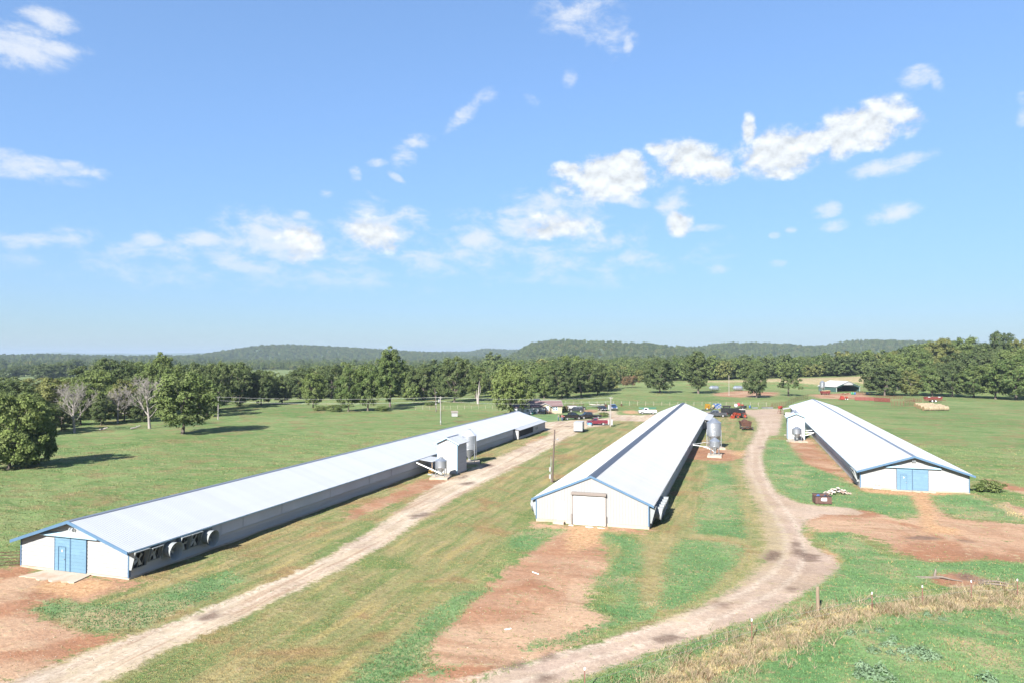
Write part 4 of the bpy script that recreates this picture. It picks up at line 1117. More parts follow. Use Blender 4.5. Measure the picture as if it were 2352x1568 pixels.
# fill tubes
def pipe(name, label, pts, r, m, cat='pipe', n=8, group=None):
    o = MB().tube(pts, r, n).build(name, m, smooth=50)
    return tag(o, label, cat, group)
def bez(a, b, c, d, n=10):
    a, b, c, d = map(Vector, (a, b, c, d))
    return [a * (1 - t) ** 3 + b * 3 * t * (1 - t) ** 2 + c * 3 * t * t * (1 - t) + d * t ** 3 for t in (i / n for i in range(n + 1))]
pipe('auger_tube', 'straight white auger tube rising from the squat bin to the left house', [(-41.25, 94.7, .72), (-45.6, 95.4, 2.05)], .085, M_PVC, 'auger tube')
pipe('feed_tube', 'upper curved white feed tube from the middle house to the bins', bez((-8.9, 131.2, 1.95), (-7.4, 131.0, 1.6), (-6.6, 136, 2.1), (-5.6, 140.3, 1.0)), .045, M_PVC, 'feed tube')
pipe('feed_tube', 'lower curved white feed tube from the middle house to the short bin', bez((-8.9, 130.8, 1.90), (-7.6, 130.6, 1.5), (-6.4, 131.2, 1.9), (-4.7, 130.8, .75)), .045, M_PVC, 'feed tube')
for i, (a, b, lb) in enumerate((((12.6, 161.6, .9), (15.0, 160.2, 2.0), 'lowest'), ((12.6, 162.6, 1.8), (15.1, 163.4, 2.1), 'topmost'), ((12.6, 162.0, 1.4), (15.0, 162.2, 1.7), 'middle'))):
    pipe('feed_tube', lb + ' white feed tube between the right tall shed and its house', bez(a, (a[0] + .9, a[1], a[2] + .1), (b[0] - .9, b[1], b[2] - .3), b), .075, M_PVC, 'feed tube')

M_SHEDW = mat('bright_white_board', L(.30, .295, .29), .6, 0, .03, 1.2, .1, L(.25, .24, .22), (.4, 1, 2), .02)
def tall_shed(label, x0, x1, y0, y1, zE, zR, rz=0.0):
    root = thing('tall_shed', label, 'shed', ((x0 + x1) / 2, y0, 0), rz)
    hw = (x1 - x0) / 2; ln = y1 - y0; ov = .42; he = hw + ov; s = (zR - zE) / hw; zr2 = zR + .12
    top = lambda x: zR - abs(x) * s
    MB().box(-hw - .05, hw + .05, -.05, ln + .05, -.2, .12).build('foundation', M_CONC, root)
    ew = end_wall(root, hw, .12, top, 0, M_SHEDW, .1, 'wall'); end_wall(root, hw, .12, top, ln - .1, M_SHEDW, .1, 'wall')
    gable_boards(ew, hw - .07, .13, top, -.002, M_SHEDW, .22, [])
    for sg in (-1, 1):
        w = MB().box(*sorted((sg * hw, sg * (hw - .1))), .1, ln - .1, .12, zE - .02).build('wall', M_SHEDW, root)
        z = .13
        while z < zE - .1:
            z1 = min(z + .22, zE - .03)
            MB().hexa([(sg * hw, .1, z + .008), (sg * (hw + .045), .1, z + .008), (sg * (hw + .045), ln, z + .008), (sg * hw, ln, z + .008),
                       (sg * hw, .1, z1), (sg * (hw + .018), .1, z1), (sg * (hw + .018), ln, z1), (sg * hw, ln, z1)]).build('siding_board', M_WHITE_SH, w)
            z = z1
        MB().box(*sorted((sg * (hw - .07), sg * (hw + .055))), -.06, .098, .10, zE - .04).build('corner_trim', M_BLUE_LT, root)
    clad_roof(root, he, zr2, s, -.38, ln + .38, M_ROOF_GALV, M_RIDGE_LT, .16, M_WOODGREY, .9, 4)
    rake(root, he, zr2, s, -.382, M_BLUE_LT, .16, .04)
    return root
tall_shed('tall white shed beside the left poultry house, between two bins', -43.35, -40.2, 98.55, 102.3, 4.55, 5.30)
tall_shed('tall white shed with blue roof edge beside the right poultry house', 9.2, 12.45, 160.8, 164.9, 4.75, 5.45, R(1))
# covered link between left shed and house, with clutter beneath
lk = thing('link_roof', 'small grey roof linking the left shed to its house', 'roof', (-44.5, 98.8, 0))
MB().hexa([(-1.0, -2.2, 2.2), (1.3, -2.4, 1.98), (1.3, 1.6, 1.98), (-1.0, 1.6, 2.2), (-1.0, -2.2, 2.25), (1.3, -2.4, 2.03), (1.3, 1.6, 2.03), (-1.0, 1.6, 2.25)]).build('roof_sheet', M_ROOF_GALV, lk)
for xx in (1.15,):
    MB().bar((xx, -2.2, 0), (xx, -2.2, 1.98), .1).build('post', M_WOOD, lk)
gn = thing('generator', 'small yellow generator under the link roof by the left shed', 'generator', (-43.6, 96.9, 0))
MB().cbox(-.4, .4, -.3, .3, .25, .75, .05).build('housing', mat('machine_yellow', CV(226, 170, 70), .5), gn)
MB().cyl((-.1, -.05, .75), (-.1, -.05, 1.25), .22, n=12).build('tank', M_BLACK, gn)
MB().box(-.45, .45, -.35, .35, 0, .25).build('skid', M_STEEL_DK, gn)
# lean-to and red drum on legs by the far left corner of the right house
lt = thing('lean_to', 'little white-roofed lean-to at the far end of the right house', 'lean-to', (13.2, 227.8, 0))
MB().hexa([(-1.6, -1.5, 1.75), (1.2, -1.5, 2.3), (1.2, 1.5, 2.3), (-1.6, 1.5, 1.75), (-1.6, -1.5, 1.82), (1.2, -1.5, 2.37), (1.2, 1.5, 2.37), (-1.6, 1.5, 1.82)]).build('roof_sheet', M_ROOF_PALE, lt)
for yy in (-1.4, 1.4): MB().bar((-1.5, yy, 0), (-1.5, yy, 1.76), .12).build('post', M_WOODGREY, lt)
MB().cbox(-.9, .9, -.7, .7, 0, .8, .03).build('cabinet', M_WHITE_SH, lt)
M_RED = mat('red_machine_paint', CV(222, 84, 62), .55, 0, .12, 2, .25, CV(170, 80, 62))
M_OLDRED = mat('faded_red_paint', CV(186, 84, 76), .75, 0, .15, 1.6, .35, CV(150, 78, 66))
M_CORRAL = mat('rust_red_pipe', CV(176, 92, 76), .8, .1, .2, 2, .4, CV(140, 84, 68))
M_RUST = mat('rusty_steel', CV(138, 92, 72), .85, .2, .25, 2, .5, CV(96, 62, 50))
M_ORANGE = mat('tractor_orange', CV(236, 98, 62), .45, 0, .08, 2, .1, CV(190, 90, 64))
M_TYRE = mat('tyre_rubber', L(.022, .021, .02), .85, 0, .15, 5, .3, L(.07, .055, .04))
M_RIM = mat('steel_wheel_rim', L(.40, .40, .40), .35, .6, .08, 4)
M_GLASS = mat('dark_car_glass', L(.015, .02, .025), .08, 0, .05, 2, spec=.6)
M_CHROME = mat('chrome_bumper', L(.55, .56, .58), .22, .9, .05, 2)
M_LAMP = mat('clear_lamp', L(.6, .6, .58), .2, 0, .05, 2)
M_TAIL = mat('red_tail_lamp', L(.25, .02, .02), .25, 0, .05, 2)
M_UNDER = mat('underbody', L(.015, .015, .015), .8, 0, .1, 2)
ds = thing('fuel_drum', 'red fuel drum raised on legs by the far gravel', 'fuel tank', (11.2, 232.3, 0), R(40))
MB().lathe([(0, -.62), (.44, -.60), (.46, -.55), (.46, .55), (.44, .60), (0, .62)], 18, (0, 0, 1.95), (1, .2, 0)).build('drum', M_RED, ds, smooth=40)
for sx in (-1, 1):
    for sy in (-1, 1): MB().bar((sx * .62, sy * .5, 0), (sx * .42, sy * .28, 1.75), .07).build('leg', M_OLDRED, ds)
fr = MB()
for sx in (-1, 1): fr.bar((sx * .55, -.42, .8), (sx * .55, .42, .8), .05)
for sy in (-1, 1): fr.bar((-.55, sy * .42, .8), (.55, sy * .42, .8), .05)
fr.build('brace', M_OLDRED, ds)

# ------------------------------------------------------------------ poles and wires
M_POLE = mat('brown_utility_pole', L(.075, .052, .042), .9, 0, .18, 2, .3, L(.045, .032, .026), (1, 1, .15))
M_POLEW = mat('silvery_pole', L(.22, .20, .185), .85, 0, .1, 2, .2, L(.15, .13, .12), (1, 1, .15))
M_BOXW = mat('pale_meter_box', L(.24, .24, .24), .5, .1, .05, 2)
M_WIRE = mat('power_wire', L(.30, .30, .30), .5, .3, .05, 1)
M_GUY = mat('yellow_guy_guard', CV(170, 160, 70), .6, 0, .05, 1)
def pole(label, p, h, m, r=.15, lean=(0, 0), arm=True, boxes=(), lamp=False, trans=False):
    root = thing('utility_pole', label, 'utility pole', p)
    t = Vector((lean[0], lean[1], h))
    MB().tube([(0, 0, -.3), tuple(t * .5), tuple(t)], [r, r * .85, r * .68], 10).build('shaft', m, root, smooth=50)
    if arm:
        a = MB().bar(t + Vector((-.55, .1, -.25)), t + Vector((.55, -.1, -.25)), .09, .11)
        a.build('crossarm', m, root)
        for k in (-.5, 0.0, .5):
            MB().lathe([(.03, 0), (.06, .05), (.05, .12), (.02, .16)], 8, t + Vector((k, -k * .2, -.19 if k else 0))).build('insulator', M_BOXW, root)
    for (dx, dy, z0, z1, w) in boxes:
        MB().cbox(dx - w / 2, dx + w / 2, dy - .12, dy + .12, z0, z1, .02).build('meter_box', M_BOXW, root)
    if boxes:
        MB().cyl((boxes[0][0] * .6, boxes[0][1], .1), (boxes[0][0] * .6, boxes[0][1], min(h - .8, boxes[0][3] + 2.5)), .04, n=6).build('conduit', M_BOXW, root)
    if lamp:
        MB().bar(t * .8, t * .8 + Vector((.5, -.35, .25)), .05).build('lamp_arm', M_STEEL, root)
        MB().lathe([(.05, .1), (.16, 0), (.13, -.12)], 10, t * .8 + Vector((.55, -.38, .22)), None, True).build('lamp_head', M_BOXW, root)
    if trans:
        MB().lathe([(0, 0), (.2, 0), (.22, .06), (.22, .65), (.2, .72), (0, .76)], 12, t * .80 + Vector((-.35, -.1, 0))).build('transformer', M_BOXW, root, smooth=40)
    return root, Vector(p) + t
pw, tw = pole('dark brown wooden utility pole rising left of the middle house', (-25.1, 96.4, 0), 7.3, M_POLE, .13, (.35, .05), False, ((-.28, -.05, .5, 1.1, .28), (-.28, -.05, 1.5, 2.1, .24)), True)
pipe('guy_wire', 'yellow sleeved guy wire beside the brown wooden pole', [tw + Vector((0, 0, -1.6)), (-27.2, 92.6, 0.02)], .016, M_GUY, 'guy wire', 6)
py, ty = pole('pale utility pole with white meter boxes standing in the gravel yard', (-31.2, 177.4, 0), 7.3, M_POLEW, .15, (.15, 0), True, ((-.42, -.15, .45, 1.7, .34), (.40, -.15, .35, 1.8, .40), (-.35, -.1, 4.2, 5.4, .35)))
pipe('guy_wire', 'yellow sleeved guy wire beside the gravel yard', [ty + Vector((0, 0, -.6)), tuple(G(1496, 974))], .016, M_GUY, 'guy wire', 6)
p2_, t2_ = pole('pale utility pole in the pasture behind the left house', (-73.5, 169.1, tz(-73.5, 169.1)), 7.1, M_POLEW, .15, (-.1, 0), True, ((.05, -.2, .5, 1.0, .3),), False, True)
p3_, t3_ = pole('dark utility pole farther back behind the pale pasture pole', (-91.2, 206.2, tz(-91.2, 206.2)), 7.4, M_POLE, .15, (-.5, 0), False, ((.05, -.2, 2.2, 2.7, .3),), True)
p4_, t4_ = pole('pale utility pole alone at the left before the dark trees', (-137.3, 162.8, tz(-137.3, 162.8)), 6.4, M_POLEW, .14, (0, 0), True)
gp5 = G(1674.5, 908)
p5_, t5_ = pole('thin utility pole far behind the yard near the silver tanks', gp5, 9.3, M_POLEW, .14, (0, 0), False)
def wire(a, b, sag, label):
    a, b = Vector(a), Vector(b)
    pts = [a.lerp(b, t) - Vector((0, 0, sag * 4 * t * (1 - t))) for t in (i / 12 for i in range(13))]
    return pipe('power_wire', label, pts, .018, M_WIRE, 'wire', 4)
dz = Vector((0, 0, -.1)); dl = Vector((0, 0, -1.1))
wire(t2_ + dz, ty + dz, .5, 'upper power wire from the pasture pole to the yard pole')
wire(t2_ + dl, ty + dl, .7, 'lower power wire from the pasture pole to the yard pole')
wire(t4_ + dz, t2_ + dz, .6, 'upper power wire from the left pole to the pasture pole')
wire(t4_ + dl, t2_ + dl, .8, 'lower power wire from the left pole to the pasture pole')
wire(t4_ + dz, Vector((-190, 160, 6.2)), .5, 'power wire running out of view left of the left pole')

# ------------------------------------------------------------------ small building in the pasture
wh = thing('well_house', 'tiny white well house with grey roof in the pasture', 'well house', (-79.6, 193.1, tz(-79.6, 193.1)), YAW + R(8))
for (x0, x1, y0, y1) in ((-.85, .85, -.7, -.62), (-.85, .85, .62, .7), (-.85, -.77, -.62, .62), (.77, .85, -.62, .62)):
    MB().box(x0, x1, y0, y1, -.1, 1.15).build('wall', M_WHITE, wh)
MB().prism_yz([(-.9, 1.16), (.9, 1.16), (.9, 1.22), (0, 1.62), (-.9, 1.22)], -1.0, 1.0).build('roof', mat('old_shingle_roof', L(.16, .14, .12), .9, 0, .2, 4), wh)

# ------------------------------------------------------------------ farmhouse
M_CREAM = mat('cream_siding', L(.28, .255, .17), .7, 0, .03, 1, .1, L(.23, .21, .14))
M_SAGE = mat('sage_siding', L(.25, .255, .20), .7, 0, .03, 1)
M_SHINGLE = mat('dusty_red_shingle', L(.135, .082, .078), .9, 0, .14, 5, .3, L(.10, .06, .058), (1, 1, 1))
M_WIN = mat('house_window_glass', L(.10, .14, .17), .1, 0, .05, 2, spec=.6)
M_DECK = mat('brown_deck_timber', L(.16, .10, .07), .85, 0, .2, 3)
hc = G(1290.5, 948.3)
fh = thing('farmhouse', 'small cream farmhouse with dusty red shingle roof behind the yard', 'house', hc, YAW + R(4))
def lap_wall(root, a, b, z0, z1, m, nrm, skips=()):
    """a, b: ends in plan; vertical wall of lap boards with outward normal nrm"""
    a, b = Vector((*a, 0)), Vector((*b, 0)); nv = Vector((*nrm, 0)); ln = (b - a).length; d = (b - a).normalized()
    w = MB(); w.hexa([a - nv * .12 + Vector((0, 0, z0)), b - nv * .12 + Vector((0, 0, z0)), b + Vector((0, 0, z0)), a + Vector((0, 0, z0)),
                      a - nv * .12 + Vector((0, 0, z1)), b - nv * .12 + Vector((0, 0, z1)), b + Vector((0, 0, z1)), a + Vector((0, 0, z1))])
    o = w.build('wall', m, root)
    z = z0; k = MB()
    while z < z1 - .05:
        zz = min(z + .2, z1)
        k.hexa([a + nv * .002 + Vector((0, 0, z + .01)), b + nv * .002 + Vector((0, 0, z + .01)), b + nv * .03 + Vector((0, 0, z + .01)), a + nv * .03 + Vector((0, 0, z + .01)),
                a + nv * .002 + Vector((0, 0, zz)), b + nv * .002 + Vector((0, 0, zz)), b + nv * .012 + Vector((0, 0, zz)), a + nv * .012 + Vector((0, 0, zz))])
        z = zz
    s_ = k.build('siding', m, o); s_['kind'] = 'stuff'
    return o
MB().box(-12, 0, 0, 8, -.6, .15).build('foundation', M_CONC, fh)
lap_wall(fh, (-3.6, 0), (0, 0), .15, 2.35, M_CREAM, (0, -1))
lap_wall(fh, (0, .02), (0, 8), .15, 2.35, M_SAGE, (1, 0))
lap_wall(fh, (-12, 0), (-6.9, 0), .15, 2.35, M_SAGE, (0, -1))
lap_wall(fh, (-6.9, -.5), (-3.6, -.5), .15, 2.30, M_CREAM, (0, -1))
lap_wall(fh, (-12, 8), (0, 8), .15, 2.35, M_SAGE, (0, 1))
g = MB(); g.prism_yz([(-.0, 2.35), (8, 2.35), (4, 3.55)], -.10, 0.0); g.build('gable', M_SAGE, fh)
g = MB(); g.prism_xz([(-6.9, 2.30), (-3.6, 2.30), (-5.25, 3.05)], -.5, -.38); g.build('gable', M_CREAM, fh)
rf = MB()
rf.hexa([(-12.4, -.45, 2.22), (.4, -.45, 2.22), (.4, 4, 3.56), (-12.4, 4, 3.56), (-12.4, -.45, 2.34), (.4, -.45, 2.34), (.4, 4, 3.68), (-12.4, 4, 3.68)])
rf.hexa([(-12.4, 4, 3.56), (.4, 4, 3.56), (.4, 8.45, 2.22), (-12.4, 8.45, 2.22), (-12.4, 4, 3.68), (.4, 4, 3.68), (.4, 8.45, 2.34), (-12.4, 8.45, 2.34)])
rfo = rf.build('roof', M_SHINGLE, fh)
r2 = MB()
for sg in (-1, 1):
    xe = -5.25 + sg * 2.0
    r2.hexa([(-5.25, -.85, 3.10), (xe, -.85, 2.15), (xe, .4, 2.50), (-5.25, 2.4, 3.12), (-5.25, -.85, 3.20), (xe, -.85, 2.25), (xe, .4, 2.60), (-5.25, 2.4, 3.22)])
r2.build('porch_roof', M_SHINGLE, fh)
tr = MB()
tr.box(-12.4, .42, 3.86, 4.14, 3.64, 3.76)
tr.build('ridge_trim', M_WHITE, rfo)
tr = MB()
for sg in (-1, 1):
    tr.bar((-5.25, -.88, 3.13), (-5.25 + sg * 2.02, -.88, 2.17), .06, .16)
tr.bar((.43, -.45, 2.26), (.43, 4, 3.60), .05, .16); tr.bar((.43, 8.45, 2.26), (.43, 4, 3.60), .05, .16)
tr.build('white_trim', M_WHITE, fh)
MB().cbox(-8.2, -6.2, 4.6, 6.4, 2.9, 4.15, .04).build('dormer', M_WHITE, rfo)
def window(root, x0, x1, y, z0, z1, cols=1):
    f = MB()
    f.box(x0 - .08, x1 + .08, y - .07, y - .031, z0 - .08, z0); f.box(x0 - .08, x1 + .08, y - .07, y - .031, z1, z1 + .08)
    f.box(x0 - .08, x0, y - .07, y - .031, z0, z1); f.box(x1, x1 + .08, y - .07, y - .031, z0, z1); f.box(x0, x1, y - .06, y - .031, (z0 + z1) / 2 - .03, (z0 + z1) / 2 + .03)
    o = f.build('window', M_DOORW, root)
    MB().box(x0, x1, y - .045, y - .032, z0, (z0 + z1) / 2 - .03).build('pane', M_WIN, o); MB().box(x0, x1, y - .045, y - .032, (z0 + z1) / 2 + .03, z1).build('pane', M_WIN, o)
window(fh, -2.75, -2.15, 0, 1.0, 2.05); window(fh, -2.0, -1.4, 0, 1.0, 2.05)
dd = MB().box(-5.0, -4.1, -.56, -.53, .75, 2.25).build('front_door', mat('pale_blue_glass_door', L(.33, .40, .46), .2, 0, .05, 2), fh)
MB().box(-9.8, -9.0, -.05, -.031, 1.0, 2.2).build('window', M_WIN, fh); MB().box(-8.2, -7.5, -.06, -.031, .8, 2.4).build('window', M_WIN, fh)
dk = MB(); dk.box(-7.6, -3.4, -2.6, -.54, .60, .72)
dko = dk.build('deck', M_DECK, fh)
rl = MB(); rl.bar((-7.6, -2.55, 1.55), (-3.4, -2.55, 1.55), .07); rl.bar((-7.6, -2.55, 1.0), (-3.4, -2.55, 1.0), .05)
for i in range(9): rl.bar((-7.6 + i * 4.2 / 8, -2.55, 0), (-7.6 + i * 4.2 / 8, -2.55, 1.55), .07)
rl.build('railing', M_DECK, dko)
for i in range(4):
    MB().box(-3.4 + i * .3, -3.1 + i * .3, -2.5, -1.3, .48 - i * .16, .54 - i * .16).build('step', M_WOOD, dko)
st = MB(); st.bar((-3.4, -2.5, 1.5), (-2.1, -2.5, .85), .06, .08); st.bar((-3.4, -2.5, .6), (-2.1, -2.5, 0.05), .06, .16); st.bar((-2.15, -2.5, 0), (-2.15, -2.5, .9), .07)
st.build('stair_rail', M_WOOD, dko)
# low white wing behind the tree
ww = thing('white_wing', 'low white outbuilding half hidden behind the big yard tree', 'outbuilding', G(1214, 949.5), YAW + R(4))
MB().box(-5.2, 5.0, 0, 4, -.3, 1.9).build('wall', mat('whitewashed_wall', L(.46, .47, .50), .7, 0, .05, 1), ww)
MB().hexa([(-5.5, -.4, 1.9), (5.3, -.4, 1.9), (5.3, 4.4, 2.5), (-5.5, 4.4, 2.5), (-5.5, -.4, 2.0), (5.3, -.4, 2.0), (5.3, 4.4, 2.6), (-5.5, 4.4, 2.6)]).build('roof', M_SHINGLE, ww)
for xx in (-3.6, -.6, 1.4, 3.0): MB().box(xx, xx + .7, -.03, -.002, .7, 1.4).build('window', M_WIN, ww)
MB().box(-2.2, -1.35, -.03, -.002, 0, 1.8).build('door', M_WHITE_SH, ww)
M_GRNBIN = mat('dark_green_plastic', L(.02, .10, .08), .5, 0, .1, 3)
for i, (X, Y) in enumerate(((310, 860), (400, 858), (520, 850), (820, 850), (880, 848), (950, 848))):
    q = G(1205.9 + .05615 * X, 901.5 + .05615 * Y)
    t_ = thing('garden_tub', ('farthest left' if i == 0 else 'second' if i == 1 else 'third' if i == 2 else 'fourth' if i == 3 else 'fifth' if i == 4 else 'farthest right') + ' dark green tub in the row before the farmhouse deck', 'tub', q, 0, 'green tubs before the deck')
    MB().lathe([(.26, 0), (.34, .55), (.37, .58), (.33, .56), (.25, .1)], 12).build('tub', M_GRNBIN, t_, smooth=40)
    MB().lathe([(.0, .48), (.31, .48)], 12).build('soil', M_UNDER, t_)

# ------------------------------------------------------------------ vehicles
def wheel(root, x, y, r, w, sg, rimm=None, n=16):
    t = MB().lathe([(r * .62, -w / 2), (r * .93, -w / 2), (r, -w / 2 + .04), (r, w / 2 - .04), (r * .93, w / 2), (r * .62, w / 2)], n, (x, y, r), (0, 1, 0)).build('wheel', M_TYRE, root, smooth=40)
    ym = w / 2 * .75 * sg
    MB().lathe([(0.0, ym + .02 * sg), (r * .22, ym + .03 * sg), (r * .30, ym - .03 * sg), (r * .55, ym - .03 * sg), (r * .64, ym + .03 * sg)], n, (x, y, r), (0, 1, 0)).build('rim', rimm or M_RIM, t, smooth=40)
def arch(cx, r, zs, n=8):
    return [(cx - math.cos(math.pi * i / n) * r, zs + math.sin(math.pi * i / n) * r * .86) for i in range(n + 1)]
def paint(name, c, rough=.3, metal=.2): return mat(name, c, rough, metal, .04, 1.2, .25, CV(150, 125, 100), (1, 1, 1), 0, coat=.5)
def hexa_cab(b, x0, x1, xa, xb, W, Wt, z0, z1, m=0):
    """cabin: base x0..x1 width W at z0, roof xa..xb width Wt at z1"""
    b.hexa([(x0, -W / 2, z0), (x1, -W / 2, z0), (x1, W / 2, z0), (x0, W / 2, z0), (xa, -Wt / 2, z1), (xb, -Wt / 2, z1), (xb, Wt / 2, z1), (xa, Wt / 2, z1)], m)
def cab_glass(root, x0, x1, xa, xb, W, Wt, z0, z1, posts):
    """windscreen, rear light and side panes standing just proud of a cabin made by hexa_cab"""
    L_ = lambda z: (z - z0) / (z1 - z0)
    def P(x_lo, x_hi, side, z): k = L_(z); return None
    za, zb = z0 + .06, z1 - .09
    e = .012
    def edge(a, b, z): return a + (b - a) * L_(z)
    for (lo, hi, sgn, nm) in ((x1, xb, 1, 'windscreen'), (x0, xa, -1, 'rear_window')):
        q = []
        for (z, s) in ((za, -1), (za, 1), (zb, 1), (zb, -1)):
            x = edge(lo, hi, z) + sgn * e; w = (W + (Wt - W) * L_(z)) / 2 - .10
            q.append((x, s * w, z))
        MB().add(q, [(0, 1, 2, 3) if sgn > 0 else (3, 2, 1, 0)]).build(nm, M_GLASS, root)
    for s in (-1, 1):
        for (f0, f1) in posts:
            q = []
            for (z, f) in ((za, f0), (za, f1), (zb, f1), (zb, f0)):
                a, b = edge(x0, xa, z) + .10, edge(x1, xb, z) - .10
                q.append((a + (b - a) * f, s * ((W + (Wt - W) * L_(z)) / 2 + e), z))
            MB().add(q, [(0, 1, 2, 3) if s < 0 else (3, 2, 1, 0)]).build('side_window', M_GLASS, root)
def pickup(label, p, rz, pm, L=5.8, W=1.98, cab=2.1, hood=1.45, r=.40, flat=False, crew=True, trim=None, lift=0.0):
    """front towards +x"""
    root = thing('pickup_truck', label, 'pickup truck', p, rz)
    zs, zb, zt = .46 + lift, 1.08 + lift, 1.86 + lift
    xf, xr = L / 2, -L / 2
    fx, rx_ = xf - .95, xr + 1.15
    xc1 = xf - hood; xc0 = xc1 - cab
    low = [(xr + (.0 if not flat else .0), zs + .04)]
    low = [(xr, zs + .02)] + arch(rx_, r + .08, zs) + arch(fx, r + .08, zs) + [(xf - .04, zs), (xf, zs + .15), (xf, zb - .10), (xf - .12, zb + .0), (xc1 + .1, zb + .12), (xc0 - .02, zb + .12), (xc0 - .02, zs + .25), (xr, zs + .25)]
    b = MB()
    poly = low
    b.loft([[(x, -W / 2 + .05, z) for x, z in poly], [(x, -W / 2, z - .0) for x, z in poly], [(x, W / 2, z) for x, z in poly], [(x, W / 2 - .05, z) for x, z in poly]])
    body = b.build('body', pm, root)
    c = MB(); hexa_cab(c, xc0, xc1 + .28, xc0 + .18, xc1 - .35, W - .06, W - .42, zb + .12, zt)
    c.build('cab', pm, root)
    cab_glass(root, xc0, xc1 + .28, xc0 + .18, xc1 - .35, W - .06, W - .42, zb + .12, zt, ((.02, .48), (.54, .98)) if crew else ((.15, .95),))
    if not flat:
        for s in (-1, 1):
            MB().box(xr, xc0 - .03, *sorted((s * (W / 2), s * (W / 2 - .09))), zs + .252, zb + .14).build('bed_side', pm, root)
        MB().box(xr - .02, xr + .05, -W / 2 + .10, W / 2 - .10, zs + .252, zb + .14).build('tailgate', pm, root)
        MB().box(xr + .06, xc0 - .05, -W / 2 + .1, W / 2 - .1, zs + .253, zs + .27).build('bed_floor', M_UNDER, root)
    else:
        MB().box(xr - .1, xc0 - .1, -W / 2 - .12, W / 2 + .12, zs + .42, zs + .52).build('flatbed', M_UNDER, root)
        hb = MB()
        for s in (-1, 1): hb.bar((xc0 - .15, s * .85, zs + .5), (xc0 - .15, s * .85, zt - .1), .08)
        hb.bar((xc0 - .15, -.9, zt - .1), (xc0 - .15, .9, zt - .1), .08); hb.bar((xc0 - .15, -.9, zs + 1.0), (xc0 - .15, .9, zs + 1.0), .06)
        hb.build('headache_rack', M_UNDER, root)
        MB().box(xr + .1, xc0, -.5, .5, zs + .1, zs + .41).build('chassis', M_UNDER, root)
    MB().box(xc0 + .1, xf - .3, -W / 2 + .25, W / 2 - .25, zs - .12, zs - .005).build('underbody', M_UNDER, root)
    MB().cbox(xf - .02, xf + .14, -W / 2 + .04, W / 2 - .04, zs + .0, zs + .22, .03).build('front_bumper', M_CHROME, root)
    MB().cbox(xr - .16, xr - .025, -W / 2 + .06, W / 2 - .06, zs - .02, zs + .18, .03).build('rear_bumper', M_CHROME, root)
    MB().box(xf + .001, xf + .03, -.6, .6, zs + .25, zb - .14).build('grille', M_UNDER if not trim else trim, root)
    for s in (-1, 1):
        MB().cbox(xf - .05, xf + .03, *sorted((s * (W / 2 - .34), s * (W / 2 - .04))), zs + .30, zb - .14, .02).build('headlight', M_LAMP, root)
        MB().box(xr - .03, xr + .06, *sorted((s * (W / 2 + .008), s * (W / 2 - .085))), zs + .4, zb + .08).build('tail_light', M_TAIL, root)
        MB().cbox(xc1 + .02, xc1 + .18, *sorted((s * (W / 2 + .02), s * (W / 2 + .24))), zb + .12, zb + .34, .02).build('mirror', pm, root)
        wheel(root, fx, s * (W / 2 - .14), r, .26, s); wheel(root, rx_, s * (W / 2 - .14 + (.08 if flat else 0)), r, .26 if not flat else .5, s)
    return root
def wagon(label, p, rz, pm, L=4.8, W=1.9, name='suv', cat='car', low=False, roofm=None):
    root = thing(name, label, cat, p, rz)
    r = .37; zs, zb, zt = .38, .98 if not low else .88, 1.74 if not low else 1.46
    xf, xr = L / 2, -L / 2; fx, rx_ = xf - .9, xr + .95
    poly = [(xr + .05, zs)] + arch(rx_, r + .07, zs) + arch(fx, r + .07, zs) + [(xf - .06, zs), (xf, zs + .2), (xf - .05, zb - .16), (xf - .3, zb - .04), (xf - 1.25, zb + .06), (xr + .1, zb + .06), (xr, zb - .12), (xr, zs + .15)]
    MB().loft([[(x, -W / 2 + .07, z) for x, z in poly], [(x, -W / 2, z) for x, z in poly], [(x, W / 2, z) for x, z in poly], [(x, W / 2 - .07, z) for x, z in poly]]).build('body', pm, root)
    c = MB(); x0, x1, xa, xb = xr + .12, xf - 1.0, xr + (.45 if not low else .9), xf - 1.75
    hexa_cab(c, x0, x1, xa, xb, W - .08, W - .44, zb + .06, zt - .05); c.build('cab', pm, root)
    cab_glass(root, x0, x1, xa, xb, W - .08, W - .44, zb + .06, zt - .05, ((.0, .28), (.33, .62), (.67, .97)))
    MB().cbox(xa - .03, xb + .03, -W / 2 + .2, W / 2 - .2, zt - .048, zt, .02).build('roof', roofm or pm, root)
    MB().cbox(xf - .03, xf + .08, -W / 2 + .06, W / 2 - .06, zs + .0, zs + .2, .03).build('front_bumper', M_UNDER, root)
    MB().cbox(xr - .08, xr + .0, -W / 2 + .06, W / 2 - .06, zs + .05, zs + .28, .03).build('rear_bumper', pm, root)
    MB().box(xf - .02, xf + .012, -.55, .55, zs + .24, zb - .2).build('grille', M_UNDER, root)
    MB().box(xf + .081, xf + .09, -.22, .22, zs + .05, zs + .16).build('number_plate', M_DOORW, root)
    for s in (-1, 1):
        MB().cbox(xf - .12, xf + .01, *sorted((s * (W / 2 - .42), s * (W / 2 - .06))), zb - .36, zb - .2, .02).build('headlight', M_LAMP, root)
        MB().box(xr - .02, xr + .05, *sorted((s * (W / 2 - .06), s * (W / 2 - .32))), zb - .3, zb + .02).build('tail_light', M_TAIL, root)
        MB().cbox(x1 - .25, x1 - .1, *sorted((s * (W / 2), s * (W / 2 + .2))), zb + .08, zb + .25, .02).build('mirror', pm, root)
        wheel(root, fx, s * (W / 2 - .13), r, .24, s); wheel(root, rx_, s * (W / 2 - .13), r, .24, s)
    return root
Y2 = lambda X, Y: G(1286.3 + .06347 * X, 907.3 + .06347 * Y)
LEFT = YAW + math.pi          # nose to the left of the picture
